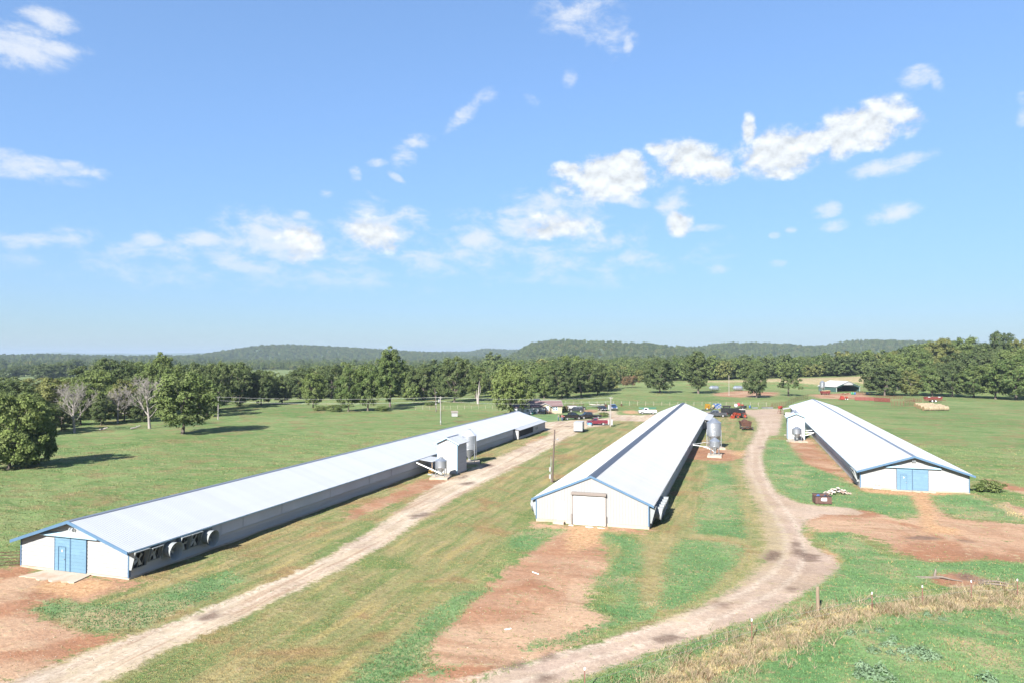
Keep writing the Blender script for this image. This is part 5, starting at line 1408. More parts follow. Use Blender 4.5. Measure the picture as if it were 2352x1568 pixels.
P_BLK = paint('black_paint', L(.012, .012, .014)); P_MAR = paint('maroon_paint', L(.13, .018, .032)); P_WHT = paint('white_paint', L(.55, .55, .54), .4, 0)
P_GRY = paint('charcoal_paint', L(.045, .048, .056)); P_BLU = paint('blue_paint', L(.02, .06, .16)); P_NAVY = paint('dark_car_paint', L(.02, .022, .03))
pickup('black crew-cab pickup with people at its tailgate', Y2(395, 872), YAW + R(28), P_BLK, 5.9, lift=.08)
pickup('black flatbed pickup with chrome front facing left', Y2(1090, 835), LEFT + R(14), P_BLK, 6.3, flat=True, trim=M_CHROME)
pickup('maroon single-cab pickup beside the blue crate', Y2(1345, 1070), LEFT - R(2), P_MAR, 5.2, cab=1.45, crew=False)
wagon('black car with bright roof beside the farmhouse', Y2(575, 598), LEFT - R(4), P_NAVY, 4.8, roofm=mat('car_roof_painted_glare', L(.5, .5, .52), .25, .3, .05, 2))  # sun glare on the black roof is put into its colour
wagon('dark car with its nose to the camera left of a blue pickup', Y2(1540, 545), YAW - R(80), P_NAVY, 4.5, low=True)
pickup('blue pickup with its nose to the camera beside the dark car', Y2(1905, 520), YAW - R(86), P_BLU, 5.6)
ZB = lambda X, Y: G(1424.1 + .14649 * X, 884.3 + .14649 * Y)
pickup('white single-cab pickup on the gravel near the middle house ridge', ZB(432, 448), LEFT - R(2), P_WHT, 5.3, cab=1.4, crew=False)
Z3 = lambda X, Y: G(1550.4 + .07324 * X, 913 + .07324 * Y)
pickup('charcoal crew-cab pickup hitched to the black dump trailer', Z3(1300, 590), LEFT - R(10), P_GRY, 5.7)
# small utility vehicle with canopy behind the black car
uv_ = thing('utility_vehicle', 'open utility vehicle with roof behind the black car', 'utility vehicle', Y2(790, 505), LEFT)
MB().cbox(-1.2, 1.2, -.7, .7, .4, .8, .06).build('body', P_BLK, uv_); MB().box(-.6, .8, -.7, .7, 1.75, 1.82).build('canopy', M_RUST, uv_)
for sx in (-.55, .75):
    for sy in (-.65, .65): MB().bar((sx, sy, .78), (sx, sy, 1.76), .05).build('roof_post', M_UNDER, uv_)
MB().cbox(-.3, .1, -.6, .6, .8, 1.25, .05).build('seat', M_UNDER, uv_)
for sx in (-.8, .8):
    for sy in (-1, 1): wheel(uv_, sx, sy * .62, .32, .25, sy)
# enclosed trailer
tr_ = thing('enclosed_trailer', 'white enclosed cargo trailer at the end of the left road', 'trailer', G(1330, 990.5), YAW + R(72) - R(90) + R(6))
tb = MB(); tb.loft([[(x, y, .42) for x, y in ((-.98, -2.0), (.98, -2.0), (.98, 2.0), (.45, 2.5), (-.45, 2.5), (-.98, 2.0))], [(x, y, 2.28) for x, y in ((-.98, -2.0), (.98, -2.0), (.98, 2.0), (.45, 2.5), (-.45, 2.5), (-.98, 2.0))]])
M_TRL = mat('white_trailer_skin', L(.30, .30, .30), .35, 0, .02, 1, .08, L(.24, .23, .21))
tb.build('box_body', M_TRL, tr_)
tp = MB(); tp.box(-1.02, 1.02, -2.04, -1.98, .36, .44); tp.box(-1.02, 1.02, -2.04, -1.98, 2.24, 2.32); tp.box(-1.02, -.97, -2.04, -1.98, .44, 2.24); tp.box(.97, 1.02, -2.04, -1.98, .44, 2.24)
tp.build('rear_frame', M_STEEL, tr_)
MB().box(-.95, .95, -2.03, -2.001, .46, 2.22).build('rear_door', M_TRL, tr_)
MB().cbox(-1.0, 1.0, -2.0, 2.1, 2.285, 2.34, .02).build('roof', M_TRL, tr_)
MB().box(-.9, .9, -1.9, 1.9, .28, .41).build('chassis', M_UNDER, tr_)
for s in (-1, 1):
    wheel(tr_, s * .95, -.2, .33, .2, s)
    MB().cbox(*sorted((s * .985, s * 1.12)), -.68, .28, .55, .75, .04).build('fender', M_STEEL, tr_)
for o in list(tr_.children):
    if o.name.startswith('wheel'):
        o.rotation_euler = (0, 0, R(90)); s = 1 if o.data.vertices[0].co.x > 0 else -1
        o.rotation_euler = (0, 0, 0)
MB().bar((0, 2.4, .45), (0, 3.6, .45), .1).build('hitch_tongue', M_UNDER, tr_)
MB().cyl((0, 3.3, 0), (0, 3.3, .7), .05, n=8).build('jack', M_STEEL, tr_)
# blue crate
bc = thing('equipment_crate', 'bright blue and white crate in front of the maroon pickup', 'crate', Y2(1065, 1100), YAW)
MB().cbox(-.5, .5, -.4, .4, .38, .80, .04).build('crate_top', mat('bright_blue_plastic', L(.04, .20, .42), .4, 0, .05, 2), bc)
MB().cbox(-.46, .46, -.36, .36, .0, .377, .03).build('crate_base', M_TRL, bc)
for s in (-1, 1): MB().box(s * .22 - .1, s * .22 + .1, -.366, -.361, .08, .18).build('slot', M_UNDER, bc)
MB().box(-.2, .2, -.408, -.402, .5, .66).build('nameplate', mat('pale_blue_sticker', L(.3, .42, .52), .5), bc)
# boat on trailer
bt = thing('boat', 'pale boat on a trailer behind the dark car', 'boat', Y2(1345, 440), LEFT + R(6))
secs = []
for (x, w, zk, zg) in ((-2.4, .85, .62, 1.15), (-1.0, .95, .60, 1.18), (.8, .9, .62, 1.22), (2.0, .5, .75, 1.32), (2.6, .04, 1.15, 1.40)):
    secs.append([(x, -w, zg), (x, -w * .8, (zk + zg) / 2 - .1), (x, 0, zk), (x, w * .8, (zk + zg) / 2 - .1), (x, w, zg), (x, w * .8, zg - .05), (x, 0, zg - .12), (x, -w * .8, zg - .05)])
MB().loft(secs).build('hull', mat('aluminium_hull', L(.42, .40, .36), .45, .3, .08, 2, .3, L(.3, .22, .16)), bt, smooth=40)
MB().cbox(-2.75, -2.42, -.22, .22, .7, 1.5, .06).build('outboard_motor', P_BLK, bt)
for xx in (-1.2, .2): MB().box(xx, xx + .3, -.7, .7, 1.12, 1.26).build('bench', M_RUST, bt)
b_t = MB(); b_t.bar((-2.4, -.5, .5), (2.6, -.1, .45), .08); b_t.bar((-2.4, .5, .5), (2.6, .1, .45), .08); b_t.bar((2.5, 0, .45), (3.6, 0, .45), .08); b_t.bar((-.6, -.95, .36), (-.6, .95, .36), .08)
b_t.build('boat_trailer', M_STEEL, bt)
for s in (-1, 1): wheel(bt, -.6, s * .95, .3, .18, s)
# rusty box by boat, white tank, small implements
ib = thing('steel_box', 'rusty brown steel box behind the boat', 'box', Y2(1600, 415), YAW)
MB().cbox(-.95, .95, -.5, .5, .05, .85, .04).build('box_body', M_RUST, ib); MB().box(-1.0, 1.0, -.55, .55, .852, .9).build('lid', M_RUST, ib)
for xx in (-.8, .7): MB().box(xx, xx + .1, -.45, .45, -.1, .05).build('skid', M_WOOD, ib)
pt = thing('storage_chest', 'white storage chest beside the farmhouse end wall', 'chest', Y2(430, 480), YAW)
MB().cbox(-1.55, 1.55, -.6, .6, .05, 1.1, .05).build('chest_body', M_TRL, pt); MB().cbox(-1.6, 1.6, -.65, .65, 1.103, 1.2, .03).build('lid', M_RUST, pt)
for xx in (-1.3, 1.2): MB().box(xx, xx + .12, -.5, .5, -.1, .05).build('skid', M_WOOD, pt)
im = thing('farm_implement', 'small dark implement on yellow skids beside the pasture fence', 'farm implement', Y2(2235, 395), YAW)
MB().bar((-1.1, -.2, .15), (1.1, -.2, .15), .14, .10).build('skid', M_GUY, im); MB().bar((-1.0, .3, .5), (.9, .3, .5), .14).build('frame', M_UNDER, im); MB().cyl((-.1, 0, .1), (-.1, 0, .9), .28, .22, 10).build('gearbox', M_RUST, im)
cn = thing('canoe', 'dark green canoe lying upturned behind the white pickup', 'canoe', ZB(430, 362), YAW)
secs = []
for i in range(9):
    x = -2.9 + 5.8 * i / 8; w = .44 * math.sqrt(max(.003, 1 - (x / 2.95) ** 2)); h = .22 + .12 * (x / 2.9) ** 2
    secs.append([(x, -w, .04 + .1 * (x / 2.9) ** 4), (x, -w * .8, h * .8), (x, 0, h + .05), (x, w * .8, h * .8), (x, w, .04 + .1 * (x / 2.9) ** 4)])
MB().loft(secs).build('hull', M_GRNBIN, cn, smooth=50)
MB().bar((-2.7, 0, .33), (2.7, 0, .33), .05, .05).build('keel', M_GRNBIN, cn)
# dump trailer
dt = thing('dump_trailer', 'black gooseneck dump trailer with tall ribbed sides', 'trailer', Z3(1740, 575), LEFT - R(12))
sd = MB(); L_, w_ = 5.4, 2.1
sd.box(-L_ / 2, L_ / 2, -w_ / 2, -w_ / 2 + .06, .85, 2.35); sd.box(-L_ / 2, L_ / 2, w_ / 2 - .06, w_ / 2, .85, 2.35); sd.box(L_ / 2 - .06, L_ / 2, -w_ / 2 + .06, w_ / 2 - .06, .85, 2.35); sd.box(-L_ / 2, -L_ / 2 + .06, -w_ / 2 + .06, w_ / 2 - .06, .85, 2.2); sd.box(-L_ / 2 + .06, L_ / 2 - .06, -w_ / 2 + .06, w_ / 2 - .06, .80, .88)
sd.build('dump_bed', P_BLK, dt)
for i in range(9):
    x = -L_ / 2 + .15 + i * (L_ - .3) / 8
    for s in (-1, 1): MB().box(x - .05, x + .05, *sorted((s * (w_ / 2 + .002), s * (w_ / 2 + .07))), .85, 2.33).build('rib', P_BLK, dt)
gk = MB(); gk.bar((L_ / 2 - .3, -.4, .7), (L_ / 2 + .8, -.4, .75), .16); gk.bar((L_ / 2 - .3, .4, .7), (L_ / 2 + .8, .4, .75), .16)
gk.bar((L_ / 2 + .7, -.4, .75), (L_ / 2 + .9, -.2, 1.7), .15); gk.bar((L_ / 2 + .7, .4, .75), (L_ / 2 + .9, .2, 1.7), .15); gk.bar((L_ / 2 + .8, 0, 1.75), (L_ / 2 + 2.3, 0, 1.7), .22); gk.bar((L_ / 2 + 2.25, 0, 1.75), (L_ / 2 + 2.25, 0, .95), .12)
gk.build('gooseneck', P_BLK, dt)
MB().box(-2.6, 2.4, -.6, .6, .55, .79).build('chassis', M_UNDER, dt)
for xx in (-1.2, -.3):
    for s in (-1, 1): wheel(dt, xx, s * 1.0, .38, .24, s)
# tractor
tk = thing('tractor', 'orange tractor with front loader and cab', 'tractor', Z3(2060, 632), LEFT + R(12))
hd = MB(); hd.cbox(.2, 1.75, -.36, .36, .75, 1.45, .08); hd.build('hood', M_ORANGE, tk)
cb = MB(); hexa_cab(cb, -1.15, .2, -1.05, .05, 1.35, 1.25, 1.0, 2.35); cb.build('cab', M_GLASS, tk)
pt_ = MB()
for (x0, x1) in ((-1.15, -1.05), (.2, .05), (-.5, -.5)):
    for s in (-1, 1): pt_.bar((x0, s * .68, 1.0), (x1, s * .64, 2.36), .07)
pt_.build('cab_post', M_UNDER, tk)
MB().cbox(-1.2, .2, -.75, .75, 2.36, 2.50, .05).build('cab_roof', mat('pale_cab_roof', L(.40, .38, .33), .5), tk)
MB().box(-1.3, 1.6, -.25, .25, .5, .99).build('chassis', M_UNDER, tk)
for s in (-1, 1):
    wheel(tk, 1.25, s * .62, .48, .28, s, M_ORANGE); wheel(tk, -.75, s * .8, .72, .42, s, M_ORANGE)
    MB().cbox(-1.4, -.1, *sorted((s * .60, s * 1.0)), 1.45, 1.53, .03).build('fender', M_ORANGE, tk)
    la = MB(); la.bar((.3, s * .5, 1.35), (1.7, s * .5, 1.55), .12, .16); la.bar((1.7, s * .5, 1.55), (2.6, s * .5, .55), .12, .16); la.bar((.35, s * .5, .8), (.35, s * .5, 1.45), .14)
    la.bar((.9, s * .5, .95), (1.9, s * .5, 1.2), .08); la.build('loader_arm', M_ORANGE, tk)
bk = MB(); bk.prism_xz([(2.45, .10), (3.15, .06), (3.15, .12), (2.62, .20), (2.52, .8), (2.40, .8)], -.95, .95); bk.build('loader_bucket', M_ORANGE, tk)
MB().cyl((1.2, .2, 1.45), (1.2, .2, 2.1), .04, n=6).build('exhaust_pipe', M_UNDER, tk)
# rusty spreader
sp_ = thing('manure_spreader', 'rusty spreader trailer with tongue towards the camera', 'spreader', (.95, 180.2, 0), R(-82))
# front (tongue) towards +x
MB().loft([[(-3.6, -1.0, .75), (.6, -1.0, .75), (.6, 1.0, .75), (-3.6, 1.0, .75)], [(-3.6, -1.25, 1.75), (.6, -1.25, 1.75), (.6, 1.25, 1.75), (-3.6, 1.25, 1.75)]], False).build('hopper', M_RUST, sp_)
MB().box(-3.5, .5, -.95, .95, .72, .76).build('hopper_floor', M_RUST, sp_)
MB().cyl((-2.8, 0, 1.5), (-.4, 0, 1.5), .75, n=14).build('tank', M_RUST, sp_, smooth=40)
rg = MB()
for i in range(6): rg.bar((.62, -1.1 + i * .44, .9), (.68, -1.1 + i * .44, 2.1), .04)
for z in (1.2, 1.6, 2.08): rg.bar((.65, -1.15, z), (.65, 1.15, z), .05)
rg.build('front_rack', M_RUST, sp_)
dk_ = MB(); dk_.box(.7, 2.3, -1.05, 1.05, .55, .65); dk_.build('deck', M_RUST, sp_)
tn = MB(); tn.bar((2.3, -.9, .6), (3.6, 0, .55), .14); tn.bar((2.3, .9, .6), (3.6, 0, .55), .14); tn.bar((2.35, -1.15, .5), (2.35, 1.15, .5), .14); tn.build('tongue', M_RUST, sp_)
MB().lathe([(.12, -.1), (.34, -.1), (.36, 0), (.34, .1), (.12, .1)], 14, (2.0, 0, .78), (0, 0, 1)).build('spare_tyre', M_TYRE, sp_, smooth=40)
for xx, s in ((-1.2, -1), (-1.2, 1), (2.2, -1), (2.2, 1)): wheel(sp_, xx, s * 1.15, .42, .28, s, M_RUST)
# objects along the back fence
def small(name, label, cat, p, rz=0.0): return thing(name, label, cat, p, rz)
o = small('feed_hopper', 'bright yellow metal hopper by the back fence', 'hopper', Z3(1025, 342), YAW + R(10))
M_YEL = mat('yellow_hopper_paint', CV(248, 190, 60), .5, 0, .08, 2, .2, CV(200, 130, 50))
MB().loft([[(-.85, -.5, .1), (.5, -.5, .1), (.5, .5, .1), (-.85, .5, .1)], [(-.65, -.6, 1.75), (.75, -.6, 1.65), (.75, .6, 1.65), (-.65, .6, 1.75)]]).build('hopper_body', M_YEL, o)
MB().cyl((-.05, -.62, .9), (-.05, -.52, .9), .3, n=14).build('hub', mat('dull_orange', CV(214, 140, 60), .6), o)
for xx in (-.7, .4): MB().bar((xx, 0, 0), (xx, 0, .12), .14).build('foot', M_UNDER, o)
o = small('low_implement', 'low black implement lying before the yellow hopper', 'farm implement', Z3(1010, 398), YAW)
MB().bar((-1.7, 0, .25), (1.7, .2, .35), .5, .3).build('deck', M_UNDER, o); MB().lathe([(0, .0), (.25, .0), (.2, .3), (0, .32)], 10, (0, 0, .45)).build('gearbox', M_STEEL, o)
o = small('mixer', 'tan cement mixer by the back fence', 'mixer', Z3(1195, 352), YAW)
M_TAN = mat('tan_paint', CV(228, 206, 150), .6)
MB().lathe([(.1, -.45), (.42, -.3), (.5, .05), (.3, .5), (.32, .55)], 14, (0, 0, .95), (.3, 0, .9)).build('mixer_drum', M_TAN, o, smooth=40)
MB().bar((-.5, -.3, 0), (0, -.3, .9), .08).build('leg', M_TAN, o); MB().bar((-.5, .3, 0), (0, .3, .9), .08).build('leg', M_TAN, o); MB().bar((.6, 0, 0), (0, 0, .9), .08).build('leg', M_TAN, o)
wheel(o, -.45, -.4, .2, .1, -1); wheel(o, -.45, .4, .2, .1, 1)
o = small('jug_stack', 'stack of blue and white jug crates by the back fence', 'crate stack', Z3(1320, 338), YAW)
M_BLUC = mat('blue_crate_plastic', CV(70, 130, 220), .45, 0, .12, 3, .3, CV(225, 235, 245)); M_WHC = mat('white_crate_plastic', CV(235, 238, 245), .45, 0, .05, 3)
for i in range(5):
    for j in range(4):
        MB().cbox(-1.35 + i * .54, -.83 + i * .54, -.35, .35, .1 + j * .41, .49 + j * .41, .03).build('crate', M_BLUC if (i * 3 + j * 2) % 5 < 3 else M_WHC, o)
MB().box(-1.4, 1.4, -.4, .4, 0, .095).build('pallet', M_WOOD, o)
o = small('black_trough', 'long black trough behind the back fence', 'trough', Z3(1615, 318), YAW)
MB().loft([[(-1.2, -.3, .25), (1.2, -.3, .25), (1.2, .3, .25), (-1.2, .3, .25)], [(-1.35, -.42, .85), (1.35, -.42, .85), (1.35, .42, .85), (-1.35, .42, .85)]]).build('trough_body', M_BLACK, o)
for xx in (-1.0, 1.0): MB().box(xx - .06, xx + .06, -.35, .35, 0, .25).build('leg', M_UNDER, o)
o = small('fuel_tank', 'white round-ended fuel tank on a stand by the back fence', 'fuel tank', Z3(1912, 345), YAW)
MB().lathe([(0, -.65), (.45, -.6), (.58, -.45), (.58, .45), (.45, .6), (0, .65)], 18, (0, 0, 1.15), (.25, 1, 0)).build('tank', M_TRL, o, smooth=40)
for sx in (-.4, .4):
    for sy in (-.4, .4): MB().bar((sx, sy, 0), (sx * .7, sy, .8), .07).build('leg', M_UNDER, o)
o = small('fuel_tank', 'red round-ended fuel tank behind the white one by the back fence', 'fuel tank', Z3(1998, 318), YAW)
MB().lathe([(0, -.65), (.45, -.6), (.58, -.45), (.58, .45), (.45, .6), (0, .65)], 18, (0, 0, 1.25), (.4, 1, 0)).build('tank', mat('bright_red_tank', CV(236, 84, 88), .5), o, smooth=40)
for sx in (-.4, .4):
    for sy in (-.4, .4): MB().bar((sx, sy, 0), (sx * .7, sy, .85), .07).build('leg', M_UNDER, o)
o = small('disc_machine', 'red topped black machine by the back fence', 'farm implement', Z3(2150, 348), YAW)
MB().cbox(-.9, .1, -.5, .5, .15, 1.1, .06).build('body', M_UNDER, o); MB().cbox(.12, .9, -.45, .45, .3, 1.15, .05).build('bin', P_BLK, o)
MB().lathe([(0, .5), (.5, .42), (.55, .3), (.5, .12), (0, 0)], 16, (-.4, 0, 1.1)).build('red_cover', M_RED, o, smooth=40)
wheel(o, -.5, -.55, .25, .14, -1); wheel(o, -.5, .55, .25, .14, 1)
o = small('plastic_drum', 'blue plastic drum standing by the back fence', 'drum', Z3(2345, 318), 0)
MB().lathe([(0, 0), (.28, 0), (.3, .04), (.3, .3), (.315, .32), (.3, .34), (.3, .6), (.315, .62), (.3, .64), (.3, .86), (.28, .9), (0, .9)], 16).build('drum_body', mat('blue_drum_plastic', CV(62, 132, 220), .4), o, smooth=40)
MB().cyl((.1, 0, .9), (.1, 0, .93), .05, n=8).build('bung', M_BLACK, o)
for i, (X, Y, lb) in enumerate(((2500, 330, 'short grey stock trough right of the blue drum'), (2900, 330, 'long grey stock trough at the end of the back fence'))):
    o = small('stock_trough', lb, 'trough', Z3(X, Y), YAW); w = .9 if i == 0 else 1.8
    MB().loft([[(-w, -.3, 0), (w, -.3, 0), (w, .3, 0), (-w, .3, 0)], [(-w - .05, -.36, .5), (w + .05, -.36, .5), (w + .05, .36, .5), (-w - .05, .36, .5)]]).build('trough_body', M_STEEL, o)
    MB().box(-w, w, -.3, .3, .501, .51).build('water', M_GLASS, o)
# two grain tanks lying on their sides far back
for (X, lb, a) in ((1480, 'silver tank lying on its side, left of the far pair', 8), (1855, 'silver tank lying on its side, right of the far pair', 4)):
    o = thing('lying_bin', lb, 'tank', ZB(X, 78), YAW + R(a))
    pr = [(.15, -3.0), (.3, -2.9), (1.25, -1.9)]
    for i in range(12): pr += [(1.25 + .02 * (i % 2), -1.9 + 3.2 * i / 11)]
    pr += [(1.25, 1.4), (.25, 2.5), (0, 2.5)]
    MB().lathe(pr, 22, (0, 0, 1.25), (1, 0, 0)).build('bin_body', M_STEEL, o, smooth=40)
    lg = MB()
    for k in range(4):
        aa = k * math.pi / 2 + .6
        lg.bar((-1.2, math.cos(aa) * 1.3, 1.3 + math.sin(aa) * 1.3), (3.2, math.cos(aa) * 1.3, 1.3 + math.sin(aa) * 1.3), .09)
    lg.build('leg', M_STEEL, o)
# ------------------------------------------------------------------ people
M_SKIN = mat('skin', L(.36, .20, .14), .6); M_JEAN = mat('blue_jeans', L(.06, .10, .17), .9, 0, .1, 5)
def person(label, p, rz, shirt, hair, pose):
    root_me = bpy.data.meshes.new('person')
    H = 1.76
    J = {'pel': (0, 0, .95), 'sp': (0, .01, 1.12), 'ch': (0, .0, 1.34), 'nk': (0, .01, 1.50), 'hd0': (0, -.01, 1.58), 'hd1': (0, -.02, 1.67), 'hd2': (0, 0, 1.75),
         'lh': (-.10, 0, .90), 'rh': (.10, 0, .90), 'lk': (-.12, -.03, .49), 'rk': (.12, -.02, .49), 'la': (-.13, .03, .09), 'ra': (.13, .03, .09), 'lt': (-.15, -.15, .04), 'rt': (.15, -.15, .04),
         'ls': (-.19, 0, 1.42), 'rs': (.19, 0, 1.42)}
    if pose == 'fold':
        J.update({'le': (-.25, -.06, 1.14), 're': (.25, -.06, 1.14), 'lw': (-.06, -.24, 1.20), 'rw': (.06, -.26, 1.16), 'lf': (.10, -.26, 1.22), 'rf': (-.10, -.28, 1.17)})
    elif pose == 'lean':
        J.update({'le': (-.26, -.16, 1.18), 're': (.27, -.16, 1.18), 'lw': (-.20, -.40, 1.20), 'rw': (.22, -.40, 1.20), 'lf': (-.19, -.52, 1.20), 'rf': (.21, -.52, 1.20)})
    else:
        J.update({'le': (-.28, .03, 1.14), 're': (.28, .02, 1.14), 'lw': (-.27, -.06, .88), 'rw': (.27, -.06, .88), 'lf': (-.26, -.10, .74), 'rf': (.26, -.10, .74)})
    E_ = [('pel', 'sp'), ('sp', 'ch'), ('ch', 'nk'), ('nk', 'hd0'), ('hd0', 'hd1'), ('hd1', 'hd2'), ('pel', 'lh'), ('lh', 'lk'), ('lk', 'la'), ('la', 'lt'), ('pel', 'rh'), ('rh', 'rk'), ('rk', 'ra'), ('ra', 'rt'),
          ('ch', 'ls'), ('ls', 'le'), ('le', 'lw'), ('lw', 'lf'), ('ch', 'rs'), ('rs', 're'), ('re', 'rw'), ('rw', 'rf')]
    RD = {'pel': (.16, .12), 'sp': (.15, .11), 'ch': (.18, .12), 'nk': (.06, .06), 'hd0': (.075, .085), 'hd1': (.085, .10), 'hd2': (.05, .06), 'lh': (.10, .10), 'rh': (.10, .10), 'lk': (.065, .07), 'rk': (.065, .07), 'la': (.05, .05), 'ra': (.05, .05), 'lt': (.045, .035), 'rt': (.045, .035),
          'ls': (.075, .075), 'rs': (.075, .075), 'le': (.05, .05), 're': (.05, .05), 'lw': (.036, .036), 'rw': (.036, .036), 'lf': (.028, .04), 'rf': (.028, .04)}
    ks = list(J)
    root_me.from_pydata([J[k] for k in ks], [(ks.index(a), ks.index(b)) for a, b in E_], [])
    tmp = bpy.data.objects.new('person_tmp', root_me); col.objects.link(tmp)
    md = tmp.modifiers.new('skin', 'SKIN'); md.use_smooth_shade = True
    sv = root_me.skin_vertices[0].data
    for i, k in enumerate(ks): sv[i].radius = RD[k]; sv[i].use_root = (k == 'pel')
    sb = tmp.modifiers.new('sub', 'SUBSURF'); sb.levels = 2; sb.render_levels = 2
    dg = bpy.context.evaluated_depsgraph_get()
    me = bpy.data.meshes.new_from_object(tmp.evaluated_get(dg))
    bpy.data.objects.remove(tmp)
    me.name = 'body'
    me.materials.clear()
    for m in (M_SKIN, shirt, M_JEAN, M_UNDER): me.materials.append(m)
    hx0 = [(Vector(J['lw']), .12), (Vector(J['rw']), .12), (Vector(J['lf']), .12), (Vector(J['rf']), .12)]
    for pl in me.polygons:
        c = pl.center
        if c.z < .10: k = 3
        elif c.z < .98 and abs(c.x) < .23: k = 2
        elif c.z > 1.50 or any((c - q).length < r_ for q, r_ in hx0): k = 0
        else: k = 1
        pl.material_index = k
    root = thing('person', label, 'person', p, rz)
    link('body', me, root)
    MB().lathe([(.0, .11), (.07, .095), (.10, .04), (.105, -.02)], 12, (0, .012, 1.715)).build('hair', hair, root, smooth=60)
    return root
M_HAIR = mat('brown_hair', L(.05, .03, .02), .7); M_CAP = mat('dark_cap', L(.03, .035, .03), .8)
HZ = lambda X, Y: G(1205.9 + .05615 * X, 901.5 + .05615 * Y)
person('person in a grey shirt and jeans standing apart on the left', HZ(1365, 1135), YAW + R(60), mat('grey_tan_shirt', L(.22, .19, .17), .9), M_CAP, 'fold')
person('person in a red shirt leaning at the truck tailgate', HZ(1548, 1138), YAW + R(70), mat('red_shirt', L(.26, .07, .06), .9), M_HAIR, 'lean')
person('person in a pale red shirt behind the one at the tailgate', HZ(1505, 1130), YAW + R(60), mat('pale_red_shirt', L(.30, .14, .12), .9), M_HAIR, 'stand')

# ------------------------------------------------------------------ fences and gates
M_POSTW = mat('pale_fence_post', L(.24, .21, .16), .9, 0, .12, 3)
def fence(label, pts, h, m, r=.05, wires=(.5, .9, 1.2), name='wire_fence', n=6):
    root = thing(name, label, 'fence', (0, 0, 0))
    P = [Vector(p) for p in pts]
    root.location = P[0]; o0 = P[0].copy()
    me = MB().tube([(0, 0, -.2), (0, 0, h * .6), (0.01, 0, h)], [r, r, r * .9], n).mesh('post', m)
    for p in P: link('post', me, root, p - o0)
    for z in wires:
        MB().tube([p - o0 + Vector((0, 0, z)) for p in P], .008, 3).build('wire', M_WIRE, root)
    return root
fence('line of pale posts and wire behind the yard', [G(1298 + 18.5 * i, 929.0 + .12 * i) for i in range(26)], 1.45, M_POSTW, .07, (.5, .95, 1.3))
fence('thin wire fence on short posts across the pasture below the trees', [G(955 + 16 * i, 939.5 - .15 * i) for i in range(12)], 1.2, M_POSTW, .05, (.5, 1.0))
M_TPOST = mat('rusty_t_post', L(.14, .06, .045), .8, .2, .2, 4)
Z8 = lambda X, Y: G(1837.5 + .21875 * X, 1263.3 + .21875 * Y)
tf = thing('t_post_fence', 'row of rusty T-posts with white tips through the dry grass', 'fence', Z8(757, 640))
t0_ = tf.location.copy()
tp_me = MB().box(-.03, .03, -.006, .006, -.2, 1.28).box(-.006, .006, .0, .04, -.2, 1.28).mesh('post', M_TPOST)
tip_me = MB().box(-.034, .034, -.010, .044, 1.17, 1.31).mesh('tip', M_DOORW)
tps = [Z8(757, 642), Z8(1287, 565), Z8(1800, 505), Z8(2285, 488), G(1727, 1470), G(1343, 1590)]
for q in tps:
    a = link('post', tp_me, tf, q - t0_); link('tip', tip_me, a)
wl_ = sorted(tps, key=lambda v: v.x)
for z in (.55, .95): MB().tube([q - t0_ + Vector((0, 0, z)) for q in wl_], .006, 3).build('wire', M_WIRE, tf)
wp = thing('wooden_post', 'thick weathered wooden corner post in the dry grass', 'fence post', G(1878, 1402))
MB().tube([(0, 0, -.3), (.015, 0, .6), (0, .01, 1.35), (.02, .0, 1.62), (.02, 0, 1.66)], [.125, .12, .115, .105, .06], 12).build('shaft', mat('old_post_timber', L(.17, .125, .085), .9, 0, .25, 3, .45, L(.09, .06, .045), (1, 1, .25), bump=.4), wp, smooth=50)
MB().tube([(-.12, 0, .9), (.14, 0, .92)], .008, 4).build('wire_loop', M_WIRE, wp)
# pipe gate at the left edge
def gate(name, label, a, b, h, m, rails=5, ups=3, cat='gate'):
    a, b = Vector(a), Vector(b); root = thing(name, label, cat, a); d = b - a
    for i in range(rails):
        z = .15 + (h - .2) * i / (rails - 1)
        MB().cyl((0, 0, z), (d.x, d.y, d.z + z), .03, n=6).build('rail', m, root)
    for i in range(ups):
        t = i / (ups - 1)
        MB().cyl((d.x * t, d.y * t, d.z * t), (d.x * t, d.y * t, d.z * t + h + (.15 if i in (0, ups - 1) else 0)), .045, n=6).build('upright', m, root)
    return root
gate('pipe_gate', 'rusty pipe gate running left from the corner of the left house', (-57.4, 44.5, 0), (-64.5, 41.0, 0), 1.25, M_RUST, 5, 4)
# corral of red panels
ZC = lambda X, Y: G(1952.3 + .10254 * X, 884.3 + .10254 * Y)
def solid_panel(label, a, b, h):
    a, b = Vector(a), Vector(b); root = thing('corral_panel', label, 'corral panel', a); d = b - a
    for i in range(4):
        z = .12 + h * .24 * i
        MB().bar((0, 0, z + h * .11), (d.x, d.y, d.z + z + h * .11), .05, h * .21).build('board', M_OLDRED, root)
    for t in (0, .25, .5, .75, 1): MB().bar((d.x * t, d.y * t, d.z * t - .1), (d.x * t, d.y * t, d.z * t + h + .15), .12).build('post', M_CORRAL, root)
solid_panel('solid red boarded corral panel nearest the barn', ZC(112, 335), ZC(540, 345), 1.4)
solid_panel('solid red boarded corral panel in the middle of the corral', ZC(545, 355), ZC(900, 378), 1.5)
cp = [((930, 460), (1200, 468), 1.9, 'red pipe corral panel nearest the hay bales, left'), ((1210, 468), (1450, 440), 1.9, 'red pipe corral panel nearest the hay bales, right'), ((1230, 350), (1420, 362), 1.3, 'red pipe corral panel behind, left of the seed drill'),
      ((1425, 362), (1600, 372), 1.3, 'red pipe corral panel touching the seed drill'), ((560, 290), (760, 296), 1.3, 'farthest left back rail of the red corral'), ((770, 296), (980, 300), 1.3, 'middle back rail of the red corral'), ((990, 300), (1180, 306), 1.3, 'right back rail of the red corral'), ((95, 190), (290, 175), 1.2, 'red rail panel before the open barn')]
